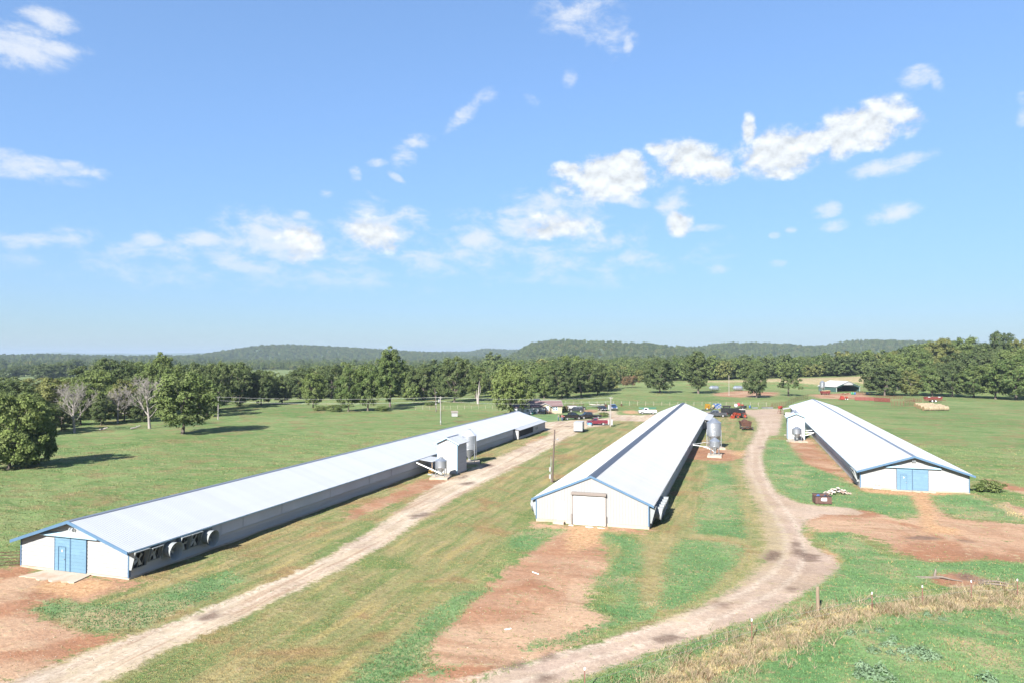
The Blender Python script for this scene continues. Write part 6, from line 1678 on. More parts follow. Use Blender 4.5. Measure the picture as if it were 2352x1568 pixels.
for (a, b, h, lb) in cp: gate('corral_panel', lb, ZC(*a), ZC(*b), h, M_CORRAL, 6, 5, 'corral panel')
Z5 = lambda X, Y: G(1768.6 + .08787 * X, 895.8 + .08787 * Y)
for (a, b, lb) in (((30, 470), (190, 452), 'nearest red pipe panel left of the right house roof'), ((190, 450), (400, 420), 'second red pipe panel left of the right house roof'), ((400, 415), (560, 345), 'third red pipe panel left of the right house roof'), ((560, 340), (760, 265), 'fourth red pipe panel above the right house roof'), ((760, 262), (990, 210), 'farthest red pipe panel above the right house roof')):
    gate('livestock_fence', lb, Z5(*a), Z5(*b), 1.7, M_CORRAL, 6, 5, 'fence')
# open barn
M_GREEN = mat('dark_green_steel', L(.045, .085, .075), .5, .1, .08, 1)
ba = thing('open_barn', 'open-fronted dark green barn with white roof in the distance', 'barn', G(1921, 899.4), YAW + R(16))
W_, Ln_, zE_, zR_ = 14.5, 13.0, 2.7, 5.4
for xx, nm in ((0, 'side_wall'), (W_, 'side_wall')): MB().box(xx - .08, xx + .08, .3, Ln_, 0, zE_).build(nm, M_GREEN, ba)
MB().prism_xz([(0, 0), (W_, 0), (W_, zE_), (W_ / 2, zR_ - .1), (0, zE_)], Ln_ - .1, Ln_).build('back_wall', M_GREEN, ba)
rb = MB(); e_ = .5; s_ = (zR_ - zE_) / (W_ / 2)
for sg in (-1, 1):
    c0 = W_ / 2; xe = c0 + sg * (W_ / 2 + e_); ze = zE_ - e_ * s_
    rb.hexa([(c0, -.4, zR_), (xe, -.4, ze), (xe, Ln_ + .4, ze), (c0, Ln_ + .4, zR_), (c0, -.4, zR_ + .08), (xe, -.4, ze + .08), (xe, Ln_ + .4, ze + .08), (c0, Ln_ + .4, zR_ + .08)])
rbo = rb.build('roof', mat('white_barn_roof', L(.34, .34, .34), .5, .1, .03, 1), ba)
for i in range(1, 16):
    y = -.4 + i * (Ln_ + .8) / 16
    for sg in (-1, 1):
        c0 = W_ / 2; xe = c0 + sg * (W_ / 2 + e_); MB().bar((c0, y, zR_ + .10), (xe, y, zE_ - e_ * s_ + .10), .05, .04).build('roof_rib', MATS['white_barn_roof'], rbo)
gf = MB()
for sg in (-1, 1):
    c0 = W_ / 2; xe = c0 + sg * W_ / 2
    gf.hexa([(c0, -.05, zR_ - .85), (xe, -.05, zE_ - .75), (xe, .12, zE_ - .75), (c0, .12, zR_ - .85), (c0, -.05, zR_ - .02), (xe, -.05, zE_ + .0), (xe, .12, zE_ + .0), (c0, .12, zR_ - .02)])
gf.build('gable_frame', M_GREEN, ba)
MB().prism_xz([(W_ * .31, zE_ + .8), (W_ * .69, zE_ + .8), (W_ * .69, zE_ + 1.55), (W_ / 2, zR_ - .25), (W_ * .31, zE_ + 1.55)], -.12, -.06).build('gable_panel', M_TRL, ba)
for xx in (.15, W_ - .15): MB().box(xx - .14, xx + .14, -.1, .18, -.1, zE_).build('column', mat('sage_column', L(.22, .25, .22), .6), ba)
for xx in (W_ * .33, W_ * .66): MB().box(xx - .08, xx + .08, Ln_ * .5, Ln_ * .5 + .16, 0, zR_ - 1.5).build('column', M_UNDER, ba)
feed_bin('silver feed bin standing left of the open barn', G(1888.8, 900.6), 1.2, 1.2, 2.6, 5.1, 6.0, 4, None, None, .2)
ZD = lambda X, Y: G(1854.7 + .07324 * X, 861.3 + .07324 * Y)
hwg = thing('hay_wagon', 'old red hay wagon left of the barn near the silver bin', 'wagon', ZD(555, 605), YAW + R(12))
MB().loft([[(-1.8, -.9, .6), (1.8, -.9, .6), (1.8, .9, .6), (-1.8, .9, .6)], [(-2.1, -1.1, 1.7), (2.1, -1.1, 1.9), (2.1, 1.1, 1.9), (-2.1, 1.1, 1.7)]]).build('wagon_box', M_OLDRED, hwg)
MB().hexa([(-1.2, -1.1, 1.72), (2.1, -1.1, 1.92), (2.1, 1.1, 1.92), (-1.2, 1.1, 1.72), (-1.0, -1.0, 2.0), (1.9, -1.0, 2.2), (1.9, 1.0, 2.2), (-1.0, 1.0, 2.0)]).build('load', M_TAN, hwg)
for xx in (-1.2, 1.2):
    for s in (-1, 1): wheel(hwg, xx, s * .9, .36, .2, s, M_OLDRED)
MB().bar((1.8, 0, .5), (3.2, 0, .3), .12).build('tongue', M_RUST, hwg)
mw = thing('disc_mower', 'orange-red disc mower parked before the barn', 'mower', ZD(1120, 768), YAW + R(4))
MB().cbox(-2.0, .4, -.8, .3, .25, .45, .04).build('mower_deck', M_RED, mw)
MB().loft([[(-1.2, -.3, .46), (.6, -.3, .46), (.6, .7, .46), (-1.2, .7, .46)], [(-.9, -.1, 1.7), (.4, -.1, 1.5), (.4, .5, 1.5), (-.9, .5, 1.7)]]).build('hood', M_RED, mw)
MB().cyl((1.3, .4, .95), (2.0, .4, .95), .45, n=12).build('roller', M_RED, mw, smooth=40)
for xx in (.9, 1.9): wheel(mw, xx, .2, .34, .2, -1, M_DOORW)
MB().bar((1.8, .3, .6), (3.6, .4, .5), .12).build('tongue', M_RUST, mw)
for (X, m, lb) in ((1388, M_GRNBIN, 'left of the two green drums before the barn'), (1440, M_GRNBIN, 'right of the two green drums before the barn'), (1490, MATS['blue_drum_plastic'], 'blue drum beside the green drums before the barn')):
    o = thing('plastic_drum', lb, 'drum', ZD(X, 598))
    if m is M_GRNBIN: m = mat('teal_drum_plastic', CV(40, 190, 130), .4)
    MB().lathe([(0, 0), (.36, 0), (.38, .05), (.38, .5), (.40, .53), (.38, .56), (.38, 1.02), (.35, 1.08), (0, 1.08)], 14).build('drum_body', m, o, smooth=40)
    MB().cyl((.15, 0, 1.08), (.15, 0, 1.12), .06, n=8).build('bung', M_BLACK, o)
dp = thing('debris_pile', 'low pile of orange and tan scrap before the barn', 'debris pile', ZD(1170, 600), YAW)
rd = random.Random(5)
for i in range(16):
    a = rd.uniform(0, 6.28); x, y = rd.gauss(0, 1.3), rd.gauss(0, .7)
    MB().bar((x, y, .1), (x + math.cos(a) * rd.uniform(.6, 1.8), y + math.sin(a) * .8, rd.uniform(.15, .8)), rd.uniform(.12, .4), .1).build('scrap', rd.choice((M_RED, M_TAN, M_WOOD, M_OLDRED)), dp)
bp = thing('lumber_pile', 'pale planks and blue sheet stacked right of the barn', 'lumber pile', ZD(1960, 590), YAW)
for i in range(7): MB().bar((-1.8 + rd.uniform(-.3, .3), -.4 + i * .18, .2 + .12 * (i % 3)), (1.6 + rd.uniform(-.3, .3), -.3 + i * .18, .25 + .12 * (i % 3)), .17, .06).build('plank', M_TAN, bp)
MB().loft([[(-1.2, .9, .1), (.6, .9, .1), (.6, 1.7, .1), (-1.2, 1.7, .1)], [(-.9, 1.1, .9), (.3, 1.1, .8), (.3, 1.5, .8), (-.9, 1.5, .9)]]).build('tarp', mat('blue_tarp', CV(90, 150, 200), .5), bp)
sdl = thing('seed_drill', 'long faded red seed drill on white wheels beside the hay bales', 'seed drill', ZC(1860, 372), YAW + R(2))
MB().prism_yz([(-.55, 1.05), (.55, 1.05), (.75, 1.9), (-.75, 1.9)], -3.3, 3.3).build('seed_box', M_OLDRED, sdl)
MB().cbox(-3.35, 3.35, -.8, .8, 1.902, 2.02, .03).build('lid', M_OLDRED, sdl)
for xx in (-2.0, 2.0): MB().box(xx - .45, xx + .45, -.84, -.805, 1.92, 2.06).build('sticker', M_DOORW, sdl)
MB().box(-3.2, 3.2, -.5, .5, .65, .85).build('frame', M_OLDRED, sdl)
for i in range(11): MB().bar((-3.0 + i * .6, -.45, .2), (-3.0 + i * .6, -.6, 1.05), .06).build('drop_tube', M_RUST, sdl)
for xx in (-.75, .55): wheel(sdl, xx, -.7, .46, .28, -1, M_DOORW); wheel(sdl, xx, .7, .46, .28, 1, M_DOORW)
MB().bar((3.2, 0, .75), (5.2, .3, .55), .16).build('tongue', M_CORRAL, sdl)
# round hay bales in four rows
M_HAY = mat('wrapped_hay', CV(236, 212, 172), .85, 0, .10, 1.6, .35, CV(206, 172, 120), bump=.3)
M_HAYEND = mat('hay_end', CV(212, 178, 124), .95, 0, .2, 6)
bale_me = MB().lathe([(.72, -.80), (.75, -.72), (.76, 0), (.75, .72), (.72, .80)], 20, (0, 0, .74), (1, 0, 0)).mesh('hay_roll', M_HAY, 50)
bale_end = MB().lathe([(0, -.805), (.35, -.815), (.72, -.80)], 20, (0, 0, .74), (1, 0, 0)).mesh('cut_end', M_HAYEND, 30)
bale_end2 = MB().lathe([(.72, .80), (.35, .815), (0, .805)], 20, (0, 0, .74), (1, 0, 0)).mesh('cut_end', M_HAYEND, 30)
bal_rows = [((2120, 942.0), 5, 'front'), ((2112.5, 939.0), 5, 'second'), ((2107, 936.6), 5, 'third'), ((2101, 934.0), 4, 'rear')]
dvec = Vector((math.cos(YAW + R(3)), math.sin(YAW + R(3)), 0))
for (q, n, lb) in bal_rows:
    p0 = G(*q)
    for i in range(n):
        p = p0 + dvec * (.85 + i * 1.66)
        o = thing('hay_bale', '%s round hay bale from the left in the %s row' % (('first', 'second', 'third', 'fourth', 'fifth')[i], lb), 'hay bale', (p.x, p.y, tz(p.x, p.y) - .04), YAW + R(3) + random.uniform(-.03, .03), 'round hay bales in rows')
        link('hay_roll', bale_me, o); link('cut_end', bale_end, o); link('cut_end', bale_end2, o)
# ------------------------------------------------------------------ dumpster, rubble, pallet, brush
M_DUMP = mat('brown_dumpster_paint', L(.095, .05, .04), .6, .2, .12, 2, .4, L(.15, .08, .055))
du = thing('dumpster', 'open brown dumpster with a white notice by the gravel road', 'dumpster', G(1888, 1155.5), YAW + R(-6))
dm = MB(); w2, d2, h2_ = .92, .62, 1.05
dm.box(-w2, w2, -d2, -d2 + .05, .12, h2_ - .1); dm.box(-w2, w2, d2 - .05, d2, .12, h2_); dm.box(-w2, -w2 + .05, -d2 + .05, d2 - .05, .12, h2_ - .05); dm.box(w2 - .05, w2, -d2 + .05, d2 - .05, .12, h2_ - .05); dm.box(-w2 + .05, w2 - .05, -d2 + .05, d2 - .05, .12, .2)
dmo = dm.build('bin_body', M_DUMP, du)
rmm = MB(); rmm.box(-w2 - .04, w2 + .04, -d2 - .05, -d2 + .02, h2_ - .098, h2_ - .02); rmm.box(-w2 - .04, w2 + .04, d2 - .02, d2 + .05, h2_ + .002, h2_ + .08)
rmm.build('rim', M_UNDER, dmo)
for xx in (-.55, 0, .55): MB().box(xx - .04, xx + .04, -d2 - .05, -d2 - .002, .14, h2_ - .1).build('rib', M_DUMP, dmo)
MB().prism_xz([(-.22, .45), (.35, .45), (.35, .82), (-.22, .82), (-.32, .635)], -d2 - .07, -d2 - .054).build('notice', M_DOORW, du)
for i in range(7):
    MB().lathe([(0, -.16), (.16, -.08), (.2, .05), (.1, .16), (0, .18)], 7, (rd.uniform(-.6, .6), rd.uniform(-.3, .4), .78 + rd.uniform(-.1, .15)), (rd.uniform(-.5, .5), rd.uniform(-.5, .5), 1)).build('rubbish_bag', rd.choice((M_TRL, M_BLUC, M_BLACK)), du)
for xx in (-.7, .7): MB().box(xx - .1, xx + .1, -.4, .4, -.05, .118).build('skid', M_UNDER, du)
rp_ = thing('rubble_pile', 'heap of broken white and pinkish rubble behind the dumpster', 'rubble pile', G(1922, 1134), YAW)
M_RUB = mat('broken_plaster', L(.42, .36, .32), .9, 0, .15, 3, .4, L(.30, .20, .15))
M_RUB2 = mat('pink_rubble', L(.30, .20, .16), .9, 0, .15, 3)
for i in range(95):
    a = rd.uniform(0, 6.28); q = rd.random() ** .6
    x, y = math.cos(a) * q * 1.7, math.sin(a) * q * 1.0
    z = max(0, .75 * (1 - q) + rd.uniform(-.05, .1)); s = rd.uniform(.12, .30)
    vv = [(x + rd.uniform(-s, s), y + rd.uniform(-s, s), z + rd.uniform(-.05, s * .7)) for _ in range(7)]
    bm = bmesh.new()
    for v in vv: bm.verts.new(v)
    bmesh.ops.convex_hull(bm, input=bm.verts[:])
    me = bpy.data.meshes.new('chunk'); bm.to_mesh(me); bm.free(); me.materials.append(M_RUB if rd.random() < .75 else M_RUB2)
    link('chunk', me, rp_)
pl = thing('pallet', 'weathered white pallet leaning on the right house beside its door', 'pallet', (0, 0, 0))
pl.location = h3.matrix_world @ Vector((0, 0, 0)) if False else Vector((21.22 - 6.33 + 1.95, 104.62, .0)); pl.rotation_euler = (R(-14), 0, R(.35))
pl.location.y -= .42
M_PAL = mat('peeling_white_timber', L(.34, .29, .26), .9, 0, .15, 4, .5, L(.2, .14, .11))
for i in range(6): MB().box(-.45 + i * .165, -.36 + i * .165, -.02, 0, 0.05, 1.35).build('slat', M_PAL, pl)
for z in (.12, .68, 1.25): MB().box(-.47, .5, .002, .08, z, z + .09).build('cross_bar', M_PAL, pl)
# driftwood and cut brush on the bare spot
def log(pts, rad, nm, m, parent): return MB().tube(pts, rad, 8).build(nm, m, parent, smooth=50)
M_DRIFT = mat('bleached_dead_wood', L(.13, .105, .085), .9, 0, .25, 3, .4, L(.07, .05, .04), (1, 1, 1), bump=.3)
br_ = thing('brush_pile', 'pile of bleached branches and a broken upright stump', 'brush pile', Z8(1420, 290), YAW)
br_.scale = (.78, .78, .78)
log([(0, 0, -.1), (-.03, .02, .35), (.05, 0, .75), (.06, .05, .95)], [.17, .13, .10, .03], 'stump', M_DRIFT, br_)
log([(-.1, 0, .15), (.5, -.3, .22), (1.3, -.9, .12), (2.0, -1.2, .08)], [.12, .10, .07, .04], 'branch', M_DRIFT, br_)
log([(-2.0, .2, .08), (-1.0, .0, .12), (.1, -.2, .18)], [.06, .08, .06], 'branch', M_DRIFT, br_)
log([(-1.9, -.3, .06), (-.8, -.25, .1), (.2, -.35, .1)], [.05, .06, .04], 'branch', M_DRIFT, br_)
log([(3.2, -1.9, .1), (4.3, -2.4, .2), (5.5, -3.0, .1)], [.07, .08, .05], 'branch', M_DRIFT, br_)
log([(3.8, -1.4, .1), (4.9, -1.9, .3), (5.9, -2.3, .15)], [.09, .08, .05], 'branch', M_DRIFT, br_)
for i in range(60):
    a = rd.uniform(0, 6.28); x, y = rd.gauss(4.2, .9), rd.gauss(-1.5, .5)
    log([(x, y, .03), (x + math.cos(a) * .5, y + math.sin(a) * .4, rd.uniform(.08, .35)), (x + math.cos(a) * .8, y + math.sin(a) * .6, rd.uniform(.05, .25))], [.016, .013, .006], 'twig', M_DRIFT, br_)
# two short white laths on the red soil
for (a, b, lb) in (((1223, 1313), (1237, 1318), 'short white lath lying on the red soil near the roll-up door'), ((1159, 1446), (1174, 1443), 'short white lath lying on the tan soil nearer the camera')):
    a, b = G(*a), G(*b); t_ = thing('lath', lb, 'lath', a)
    MB().bar((0, 0, .04), (b.x - a.x, b.y - a.y, .05), .09, .04).build('strip', M_DOORW, t_)
for (X, Y, lb, s) in ((586, 742, 'left flat white scrap before the roll-up door', .35), (768, 760, 'middle flat white scrap before the roll-up door', .5), (872, 770, 'right flat white scrap before the roll-up door', .35)):
    q = G((2050 + X * .40391) * .57422, (1800 + Y * .40391) * .57422)
    pts = [(math.cos(i) * s * rd.uniform(.6, 1.3), math.sin(i) * s * .6 * rd.uniform(.6, 1.2)) for i in (k * 6.283 / 7 for k in range(7))]
    o = MB().loft([[(x, y, .0) for x, y in pts], [(x * .95, y * .95, .05) for x, y in pts]]).build('concrete_scrap', M_RUB, None, q); tag(o, lb, 'scrap')

# ------------------------------------------------------------------ foliage
def leaf_mat(name, c0, c1, c2, trans=.38):
    m = bpy.data.materials.new(name); t = NT(m)
    geo = t.n.new('ShaderNodeNewGeometry').outputs['Position']
    n = t.noise(geo, .55, 3, .6); n2 = t.noise(geo, 3.1, 2, .6)
    n3 = t.noise(geo, .018, 2, .6)
    c = t.mix(t.math('ADD', t.math('MULTIPLY', t.rand(), .55), t.rng(n3, .35, .65, 0, .5), True), c0, c1)
    c = t.mix(t.rng(n, .42, .66, 0, .8, True), c, c2)
    vm = t.n.new('ShaderNodeVectorMath'); vm.operation = 'SCALE'
    t.l.new(c, vm.inputs[0]); t.l.new(t.rng(n2, .25, .75, .72, 1.3), vm.inputs['Scale'])
    d = t.n.new('ShaderNodeBsdfDiffuse'); tr = t.n.new('ShaderNodeBsdfTranslucent'); mx = t.n.new('ShaderNodeMixShader')
    t.l.new(vm.outputs[0], d.inputs[0]); t.l.new(vm.outputs[0], tr.inputs[0]); mx.inputs[0].default_value = trans
    t.l.new(d.outputs[0], mx.inputs[1]); t.l.new(tr.outputs[0], mx.inputs[2]); t.l.new(mx.outputs[0], t.out.inputs['Surface'])
    return m
M_LEAF = leaf_mat('broadleaf_foliage', L(.066, .105, .036), L(.150, .185, .060), L(.17, .20, .08))
M_LEAFD = leaf_mat('dark_oak_foliage', L(.055, .082, .036), L(.105, .135, .052), L(.13, .15, .066))
M_LEAFY = leaf_mat('olive_foliage', L(.12, .14, .045), L(.16, .165, .06), L(.19, .19, .08))
M_LEAFB = leaf_mat('brown_foliage', L(.14, .09, .055), L(.17, .11, .06), L(.12, .105, .055))
M_BARK = mat('tree_bark', L(.085, .068, .055), .95, 0, .25, 4, .4, L(.05, .04, .03), (1, 1, .3))
M_BARKP = mat('bleached_bark', L(.22, .195, .175), .9, 0, .2, 2, .4, L(.11, .09, .078), (1, 1, .3))

def leaves_mesh(name, P, N, size, m, seed, asp=(.5, .8)):
    """one rhombus per leaf spray at P, facing N"""
    rg_ = np.random.default_rng(seed); n = len(P)
    N = N / np.maximum(np.linalg.norm(N, axis=1, keepdims=True), 1e-6)
    A = np.cross(N, rg_.normal(size=(n, 3))); A /= np.maximum(np.linalg.norm(A, axis=1, keepdims=True), 1e-6)
    B = np.cross(N, A)
    s = (size * rg_.uniform(.65, 1.35, n))[:, None]; w = s * rg_.uniform(asp[0], asp[1], n)[:, None]
    bend = N * s * .18
    V4 = np.stack([P - A * s - bend, P - B * w, P + A * s - bend, P + B * w], 1).reshape(-1, 3)
    me = bpy.data.meshes.new(name)
    me.vertices.add(n * 4); me.vertices.foreach_set('co', V4.astype(np.float32).ravel())
    me.loops.add(n * 4); me.loops.foreach_set('vertex_index', np.arange(n * 4, dtype=np.int32))
    me.polygons.add(n); me.polygons.foreach_set('loop_start', np.arange(0, n * 4, 4, dtype=np.int32))
    me.materials.append(m); me.update(calc_edges=True)
    return me

def crown_points(seed, H, Rr, zb, nclump, per, shape='round', cr=(.16, .30)):
    rg_ = np.random.default_rng(seed)
    zc = (zb + H) / 2; hz = (H - zb) / 2
    cs, rs = [], []
    while len(cs) < nclump:
        d = rg_.normal(size=3); d /= np.linalg.norm(d)
        rad = rg_.uniform(.20, 1.0) ** .38
        z = d[2] * rad
        if shape == 'round': prof = math.sqrt(max(.02, 1 - z * z)) if z > -.2 else math.sqrt(max(.02, 1 - z * z)) * 1.0
        elif shape == 'tall': prof = (.55 + .45 * math.cos(z * 1.5)) * math.sqrt(max(.02, 1 - z * z))
        elif shape == 'cone': prof = .25 + .75 * (1 - z) / 2
        else: prof = math.sqrt(max(.02, 1 - z * z))
        a = math.atan2(d[1], d[0])
        lob = 1 + .22 * math.sin(3 * a + seed) + .14 * math.sin(5 * a + 2.1 * seed + z * 3)
        q = rad * prof * lob * rg_.uniform(.75, 1.05)
        cs.append((math.cos(a) * q * Rr, math.sin(a) * q * Rr, zc + z * hz)); rs.append(rg_.uniform(*cr) * Rr)
    cs = np.array(cs); rs = np.array(rs)
    k = rg_.integers(0, nclump, nclump * per)
    d = rg_.normal(size=(len(k), 3)); d /= np.linalg.norm(d, axis=1, keepdims=True)
    d[:, 2] = np.where(d[:, 2] < -.6, -d[:, 2] * .6, d[:, 2])
    rad = rg_.uniform(.45, 1.05, len(k))[:, None]
    P = cs[k] + d * rad * rs[k][:, None] * np.array([1.0, 1.0, .92])
    out = cs[k] - np.array([0, 0, zc - .25 * hz]); out /= np.maximum(np.linalg.norm(out, axis=1, keepdims=True), 1e-6)
    N = d * .8 + out * .35 + np.array([0, 0, .22]) + rg_.normal(size=P.shape) * .42
    return P, N, cs

def trunk_mesh(seed, H, zb, cs, r0, m):
    rd_ = random.Random(seed); b = MB()
    top = zb + (H - zb) * .55
    pts = [Vector((0, 0, -.3)), Vector((rd_.uniform(-.1, .1), 0, zb * .5)), Vector((rd_.uniform(-.25, .25), rd_.uniform(-.2, .2), zb)), Vector((rd_.uniform(-.5, .5), rd_.uniform(-.5, .5), top))]
    b.tube(pts, [r0 * 1.35, r0, r0 * .85, r0 * .3], 9)
    for i in range(9):
        c = Vector(cs[rd_.randrange(len(cs))]); t = rd_.uniform(.15, .85)
        s = pts[2].lerp(pts[3], t); mid = s.lerp(c, .5) + Vector((0, 0, rd_.uniform(-.2, .6)))
        b.tube([s, mid, c], [r0 * .42 * (1 - t * .5), r0 * .26, r0 * .08], 5)
    return b.mesh('trunk', m, 60)

PROTO = {}
def proto(key, seed, H, Rr, zb, ncl, per, leaf, m, shape='round', r0=.35, cr=(.16, .30), bark=None):
    P, N, cs = crown_points(seed, H, Rr, zb, ncl, per, shape, cr)
    H = float(np.percentile(P[:, 2], 99.6)); Rr = float(np.percentile(np.hypot(P[:, 0], P[:, 1]), 97))
    PROTO[key] = (leaves_mesh('crown', P, N, leaf, m, seed), trunk_mesh(seed, H, zb, cs, r0, bark or M_BARK), H, Rr)
proto('oak1', 1, 14, 6.6, 1.3, 190, 70, .25, M_LEAF, cr=(.12, .22))
proto('oak2', 2, 14, 6.4, 1.0, 180, 70, .25, M_LEAFD, cr=(.12, .22))
proto('oak3', 3, 14, 6.2, 1.6, 170, 70, .25, M_LEAF, cr=(.13, .23))
proto('dark1', 4, 15, 6.4, .9, 180, 70, .26, M_LEAFD, cr=(.12, .21))
proto('dark2', 5, 15, 6.0, .5, 170, 70, .26, M_LEAFD, cr=(.13, .22))
proto('tall1', 6, 20, 5.4, 1.5, 190, 70, .27, M_LEAF, 'tall', .4, (.15, .27))
proto('tall2', 7, 20, 5.6, 2.5, 180, 70, .27, M_LEAFD, 'tall', .4, (.15, .27))
proto('olive', 8, 14, 6.2, .5, 160, 70, .26, M_LEAFY, cr=(.13, .22))
proto('low', 21, 12, 6.6, .1, 190, 70, .25, M_LEAF, cr=(.12, .22))
proto('brown', 9, 7, 4.6, 1.2, 40, 60, .24, M_LEAFB, 'round', .15)
proto('pine', 10, 14, 5.2, 3.4, 52, 85, .30, M_LEAFD, 'cone', .28, (.12, .24))
proto('bush', 12, 2.4, 1.9, .05, 34, 70, .13, M_LEAF, 'round', .06, (.22, .4))
proto('bushd', 13, 2.4, 1.9, .05, 34, 70, .13, M_LEAFB, 'round', .06, (.22, .4))

def tree(key, label, p, h, w, rot=None, group=None, name='broadleaf_tree', cat='tree'):
    cm, tm, H, Rr = PROTO[key]
    o = thing(name, label, cat, p, random.uniform(0, 6.28) if rot is None else rot, group)
    o.scale = (w / 2 / Rr, w / 2 / Rr, h / H)
    link('crown', cm, o); link('trunk', tm, o)
    return o
def tree_px(key, label, x, yb, yt, wpx, group=None, name='broadleaf_tree', rot=None, v=None):
    p = G(x, yb) if v is None else atv(x, v)
    d = depth(p)
    # height from the picture, standing on the real ground
    zt = CAM_H + (HOR - yt) / F_PX * d
    return tree(key, label, p, max(2.0, zt - p.z), wpx / F_PX * d, rot, group, name)
ORD = ('first','second','third','fourth','fifth','sixth','seventh','eighth','ninth','tenth','eleventh','twelfth','thirteenth','fourteenth','fifteenth','sixteenth','seventeenth','eighteenth','nineteenth','twentieth','twenty-first','twenty-second','twenty-third','twenty-fourth','twenty-fifth','twenty-sixth','twenty-seventh','twenty-eighth')
def rank(lst): o = sorted(range(len(lst)), key=lambda i: lst[i][0]); return {i: ORD[k] for k, i in enumerate(o)}
# left field
tree_px('low', 'large rounded tree cut by the left edge of the view', 20, 1076, 905, 170, name='oak_tree', rot=.4)
tree_px('low', 'low bushy tree beside the large tree at the left edge', 88, 1066, 958, 84, name='oak_tree', rot=2.2)
tree_px('oak3', 'lone rounded tree casting a long shadow in the left pasture', 421, 996, 856, 137, name='oak_tree', rot=1.1)
LT = [ # x, base, top, width, key
 (30, 985, 876, 130, 'oak2'), (120, 965, 868, 110, 'olive'), (70, 1000, 905, 120, 'oak1'), (225, 962, 850, 110, 'oak1'), (185, 975, 880, 70, 'oak3'), (300, 950, 838, 100, 'oak2'), (255, 935, 824, 105, 'dark1'), (355, 955, 835, 90, 'oak3'), (372, 950, 812, 72, 'tall1'),
 (330, 968, 900, 60, 'dark2'), (455, 950, 842, 80, 'dark2'), (400, 935, 838, 90, 'oak2'), (500, 940, 832, 84, 'dark1'), (552, 932, 834, 86, 'dark2'), (600, 930, 850, 70, 'oak2'), (525, 918, 840, 90, 'oak1'),
 (20, 940, 866, 110, 'oak2'), (78, 940, 868, 95, 'olive'), (158, 945, 866, 95, 'oak3'), (208, 926, 840, 105, 'dark2'), (284, 966, 872, 76, 'olive'), (312, 926, 832, 105, 'oak1'), (432, 926, 834, 95, 'dark1'), (476, 956, 858, 76, 'oak2'), (140, 988, 925, 70, 'dark2'), (232, 975, 915, 60, 'oak2')]
rk = rank(LT)
for i, (x, yb, yt, w, k) in enumerate(LT):
    tree_px(k, rk[i] + ' tree from the left in the loose wood behind the dead trees', x, yb, yt, w, 'trees behind the dead trees', rot=i * 1.3)
FT = [(105, 876, 836, 70, 'dark1'), (145, 873, 831, 76, 'dark2'), (172, 856, 824, 40, 'dark1'), (250, 862, 826, 60, 'dark2'), (20, 872, 845, 60, 'oak2'), (55, 864, 838, 60, 'dark1')]
rk = rank(FT)
for i, (x, yb, yt, w, k) in enumerate(FT):
    tree_px(k, rk[i] + ' far dark tree from the left at the pale field', x, yb, yt, w, 'far trees at the pale left field', rot=i * .9)
CT = [(648, 926, 862, 60, 'oak2', 'tree at the wood edge left of the small round pasture tree'), (690, 915, 845, 70, 'dark2', 'dark tree behind the small round pasture tree'),
 (719, 938.5, 857, 60, 'oak3', 'small round tree alone at the pasture edge'), (800, 944, 846, 66, 'oak1', 'left of two joined trees at the pasture edge'), (845, 943, 838, 70, 'oak3', 'right of two joined trees at the pasture edge'),
 (896, 933.5, 798, 76, 'tall1', 'tallest tree rising above the wooded line'), (760, 915, 838, 70, 'dark1', 'dark tree behind the two joined pasture trees'), (935, 918, 838, 60, 'oak2', 'tree just right of the tallest tree'),
 (972, 918, 838, 66, 'dark2', 'dark tree left of the broken grey snag, smaller'), (1043, 922.5, 820, 88, 'dark1', 'broad dark tree left of the broken grey snag'), (1092, 912, 842, 56, 'oak3', 'pale green tree behind the broken grey snag'),
 (1172, 953, 838, 104, 'oak1', 'big bright tree shading the farmhouse'), (1250, 914, 838, 70, 'oak1', 'tree just behind the farmhouse roof'), (1292, 916, 828, 76, 'dark2', 'first dark tree right of the farmhouse roof'),
 (1335, 910, 826, 76, 'dark1', 'second dark tree right of the farmhouse roof'), (1372, 906, 836, 60, 'oak2', 'last tree right of the farmhouse at the open pasture'), (1315, 900, 818, 90, 'oak3', 'pale tree behind the dark trees near the farmhouse'),
 (1514.6, 902, 826, 78, 'dark1', 'round tree alone in the far pasture, left of a taller one'), (1604, 903, 807, 70, 'tall2', 'tall dark tree alone beside the lying silver tanks'), (1737, 912.5, 829, 64, 'oak2', 'round-topped tree on a pale trunk right of the far pole'), (1811, 908.5, 842, 62, 'pine', 'open dark tree left of the barn')]
for i, (x, yb, yt, w, k, lb) in enumerate(CT): tree_px(k, lb, x, yb, yt, w, rot=i * 1.7)
tree_px('brown', 'left of two small brown trees in the far pasture', 1437, 889.5, 863, 30, name='brown_tree'); tree_px('brown', 'right of two small brown trees in the far pasture', 1453, 889.5, 861, 30, name='brown_tree')
RW = [(2030, 326, 838, 88, 'dark2'), (2012, 350, 850, 60, 'oak2'), (2140, 318, 838, 70, 'oak1'), (2185, 312, 832, 80, 'dark1'), (2235, 304, 838, 80, 'oak1'), (2285, 296, 832, 80, 'oak3'), (2332, 288, 820, 110, 'oak1'),
      (2060, 365, 812, 76, 'oak3'), (2110, 372, 800, 76, 'oak1'), (2160, 380, 778, 84, 'olive'), (2215, 384, 776, 80, 'oak3'), (2262, 372, 790, 70, 'oak2'), (2300, 388, 763, 64, 'dark1'), (2345, 376, 780, 60, 'olive'), (2050, 400, 806, 60, 'olive'), (2240, 340, 806, 90, 'dark2'), (2195, 345, 812, 70, 'oak2'), (2330, 330, 800, 90, 'oak3'), (2290, 335, 812, 70, 'dark1'), (2385, 300, 800, 120, 'oak1')]
rk = rank(RW)
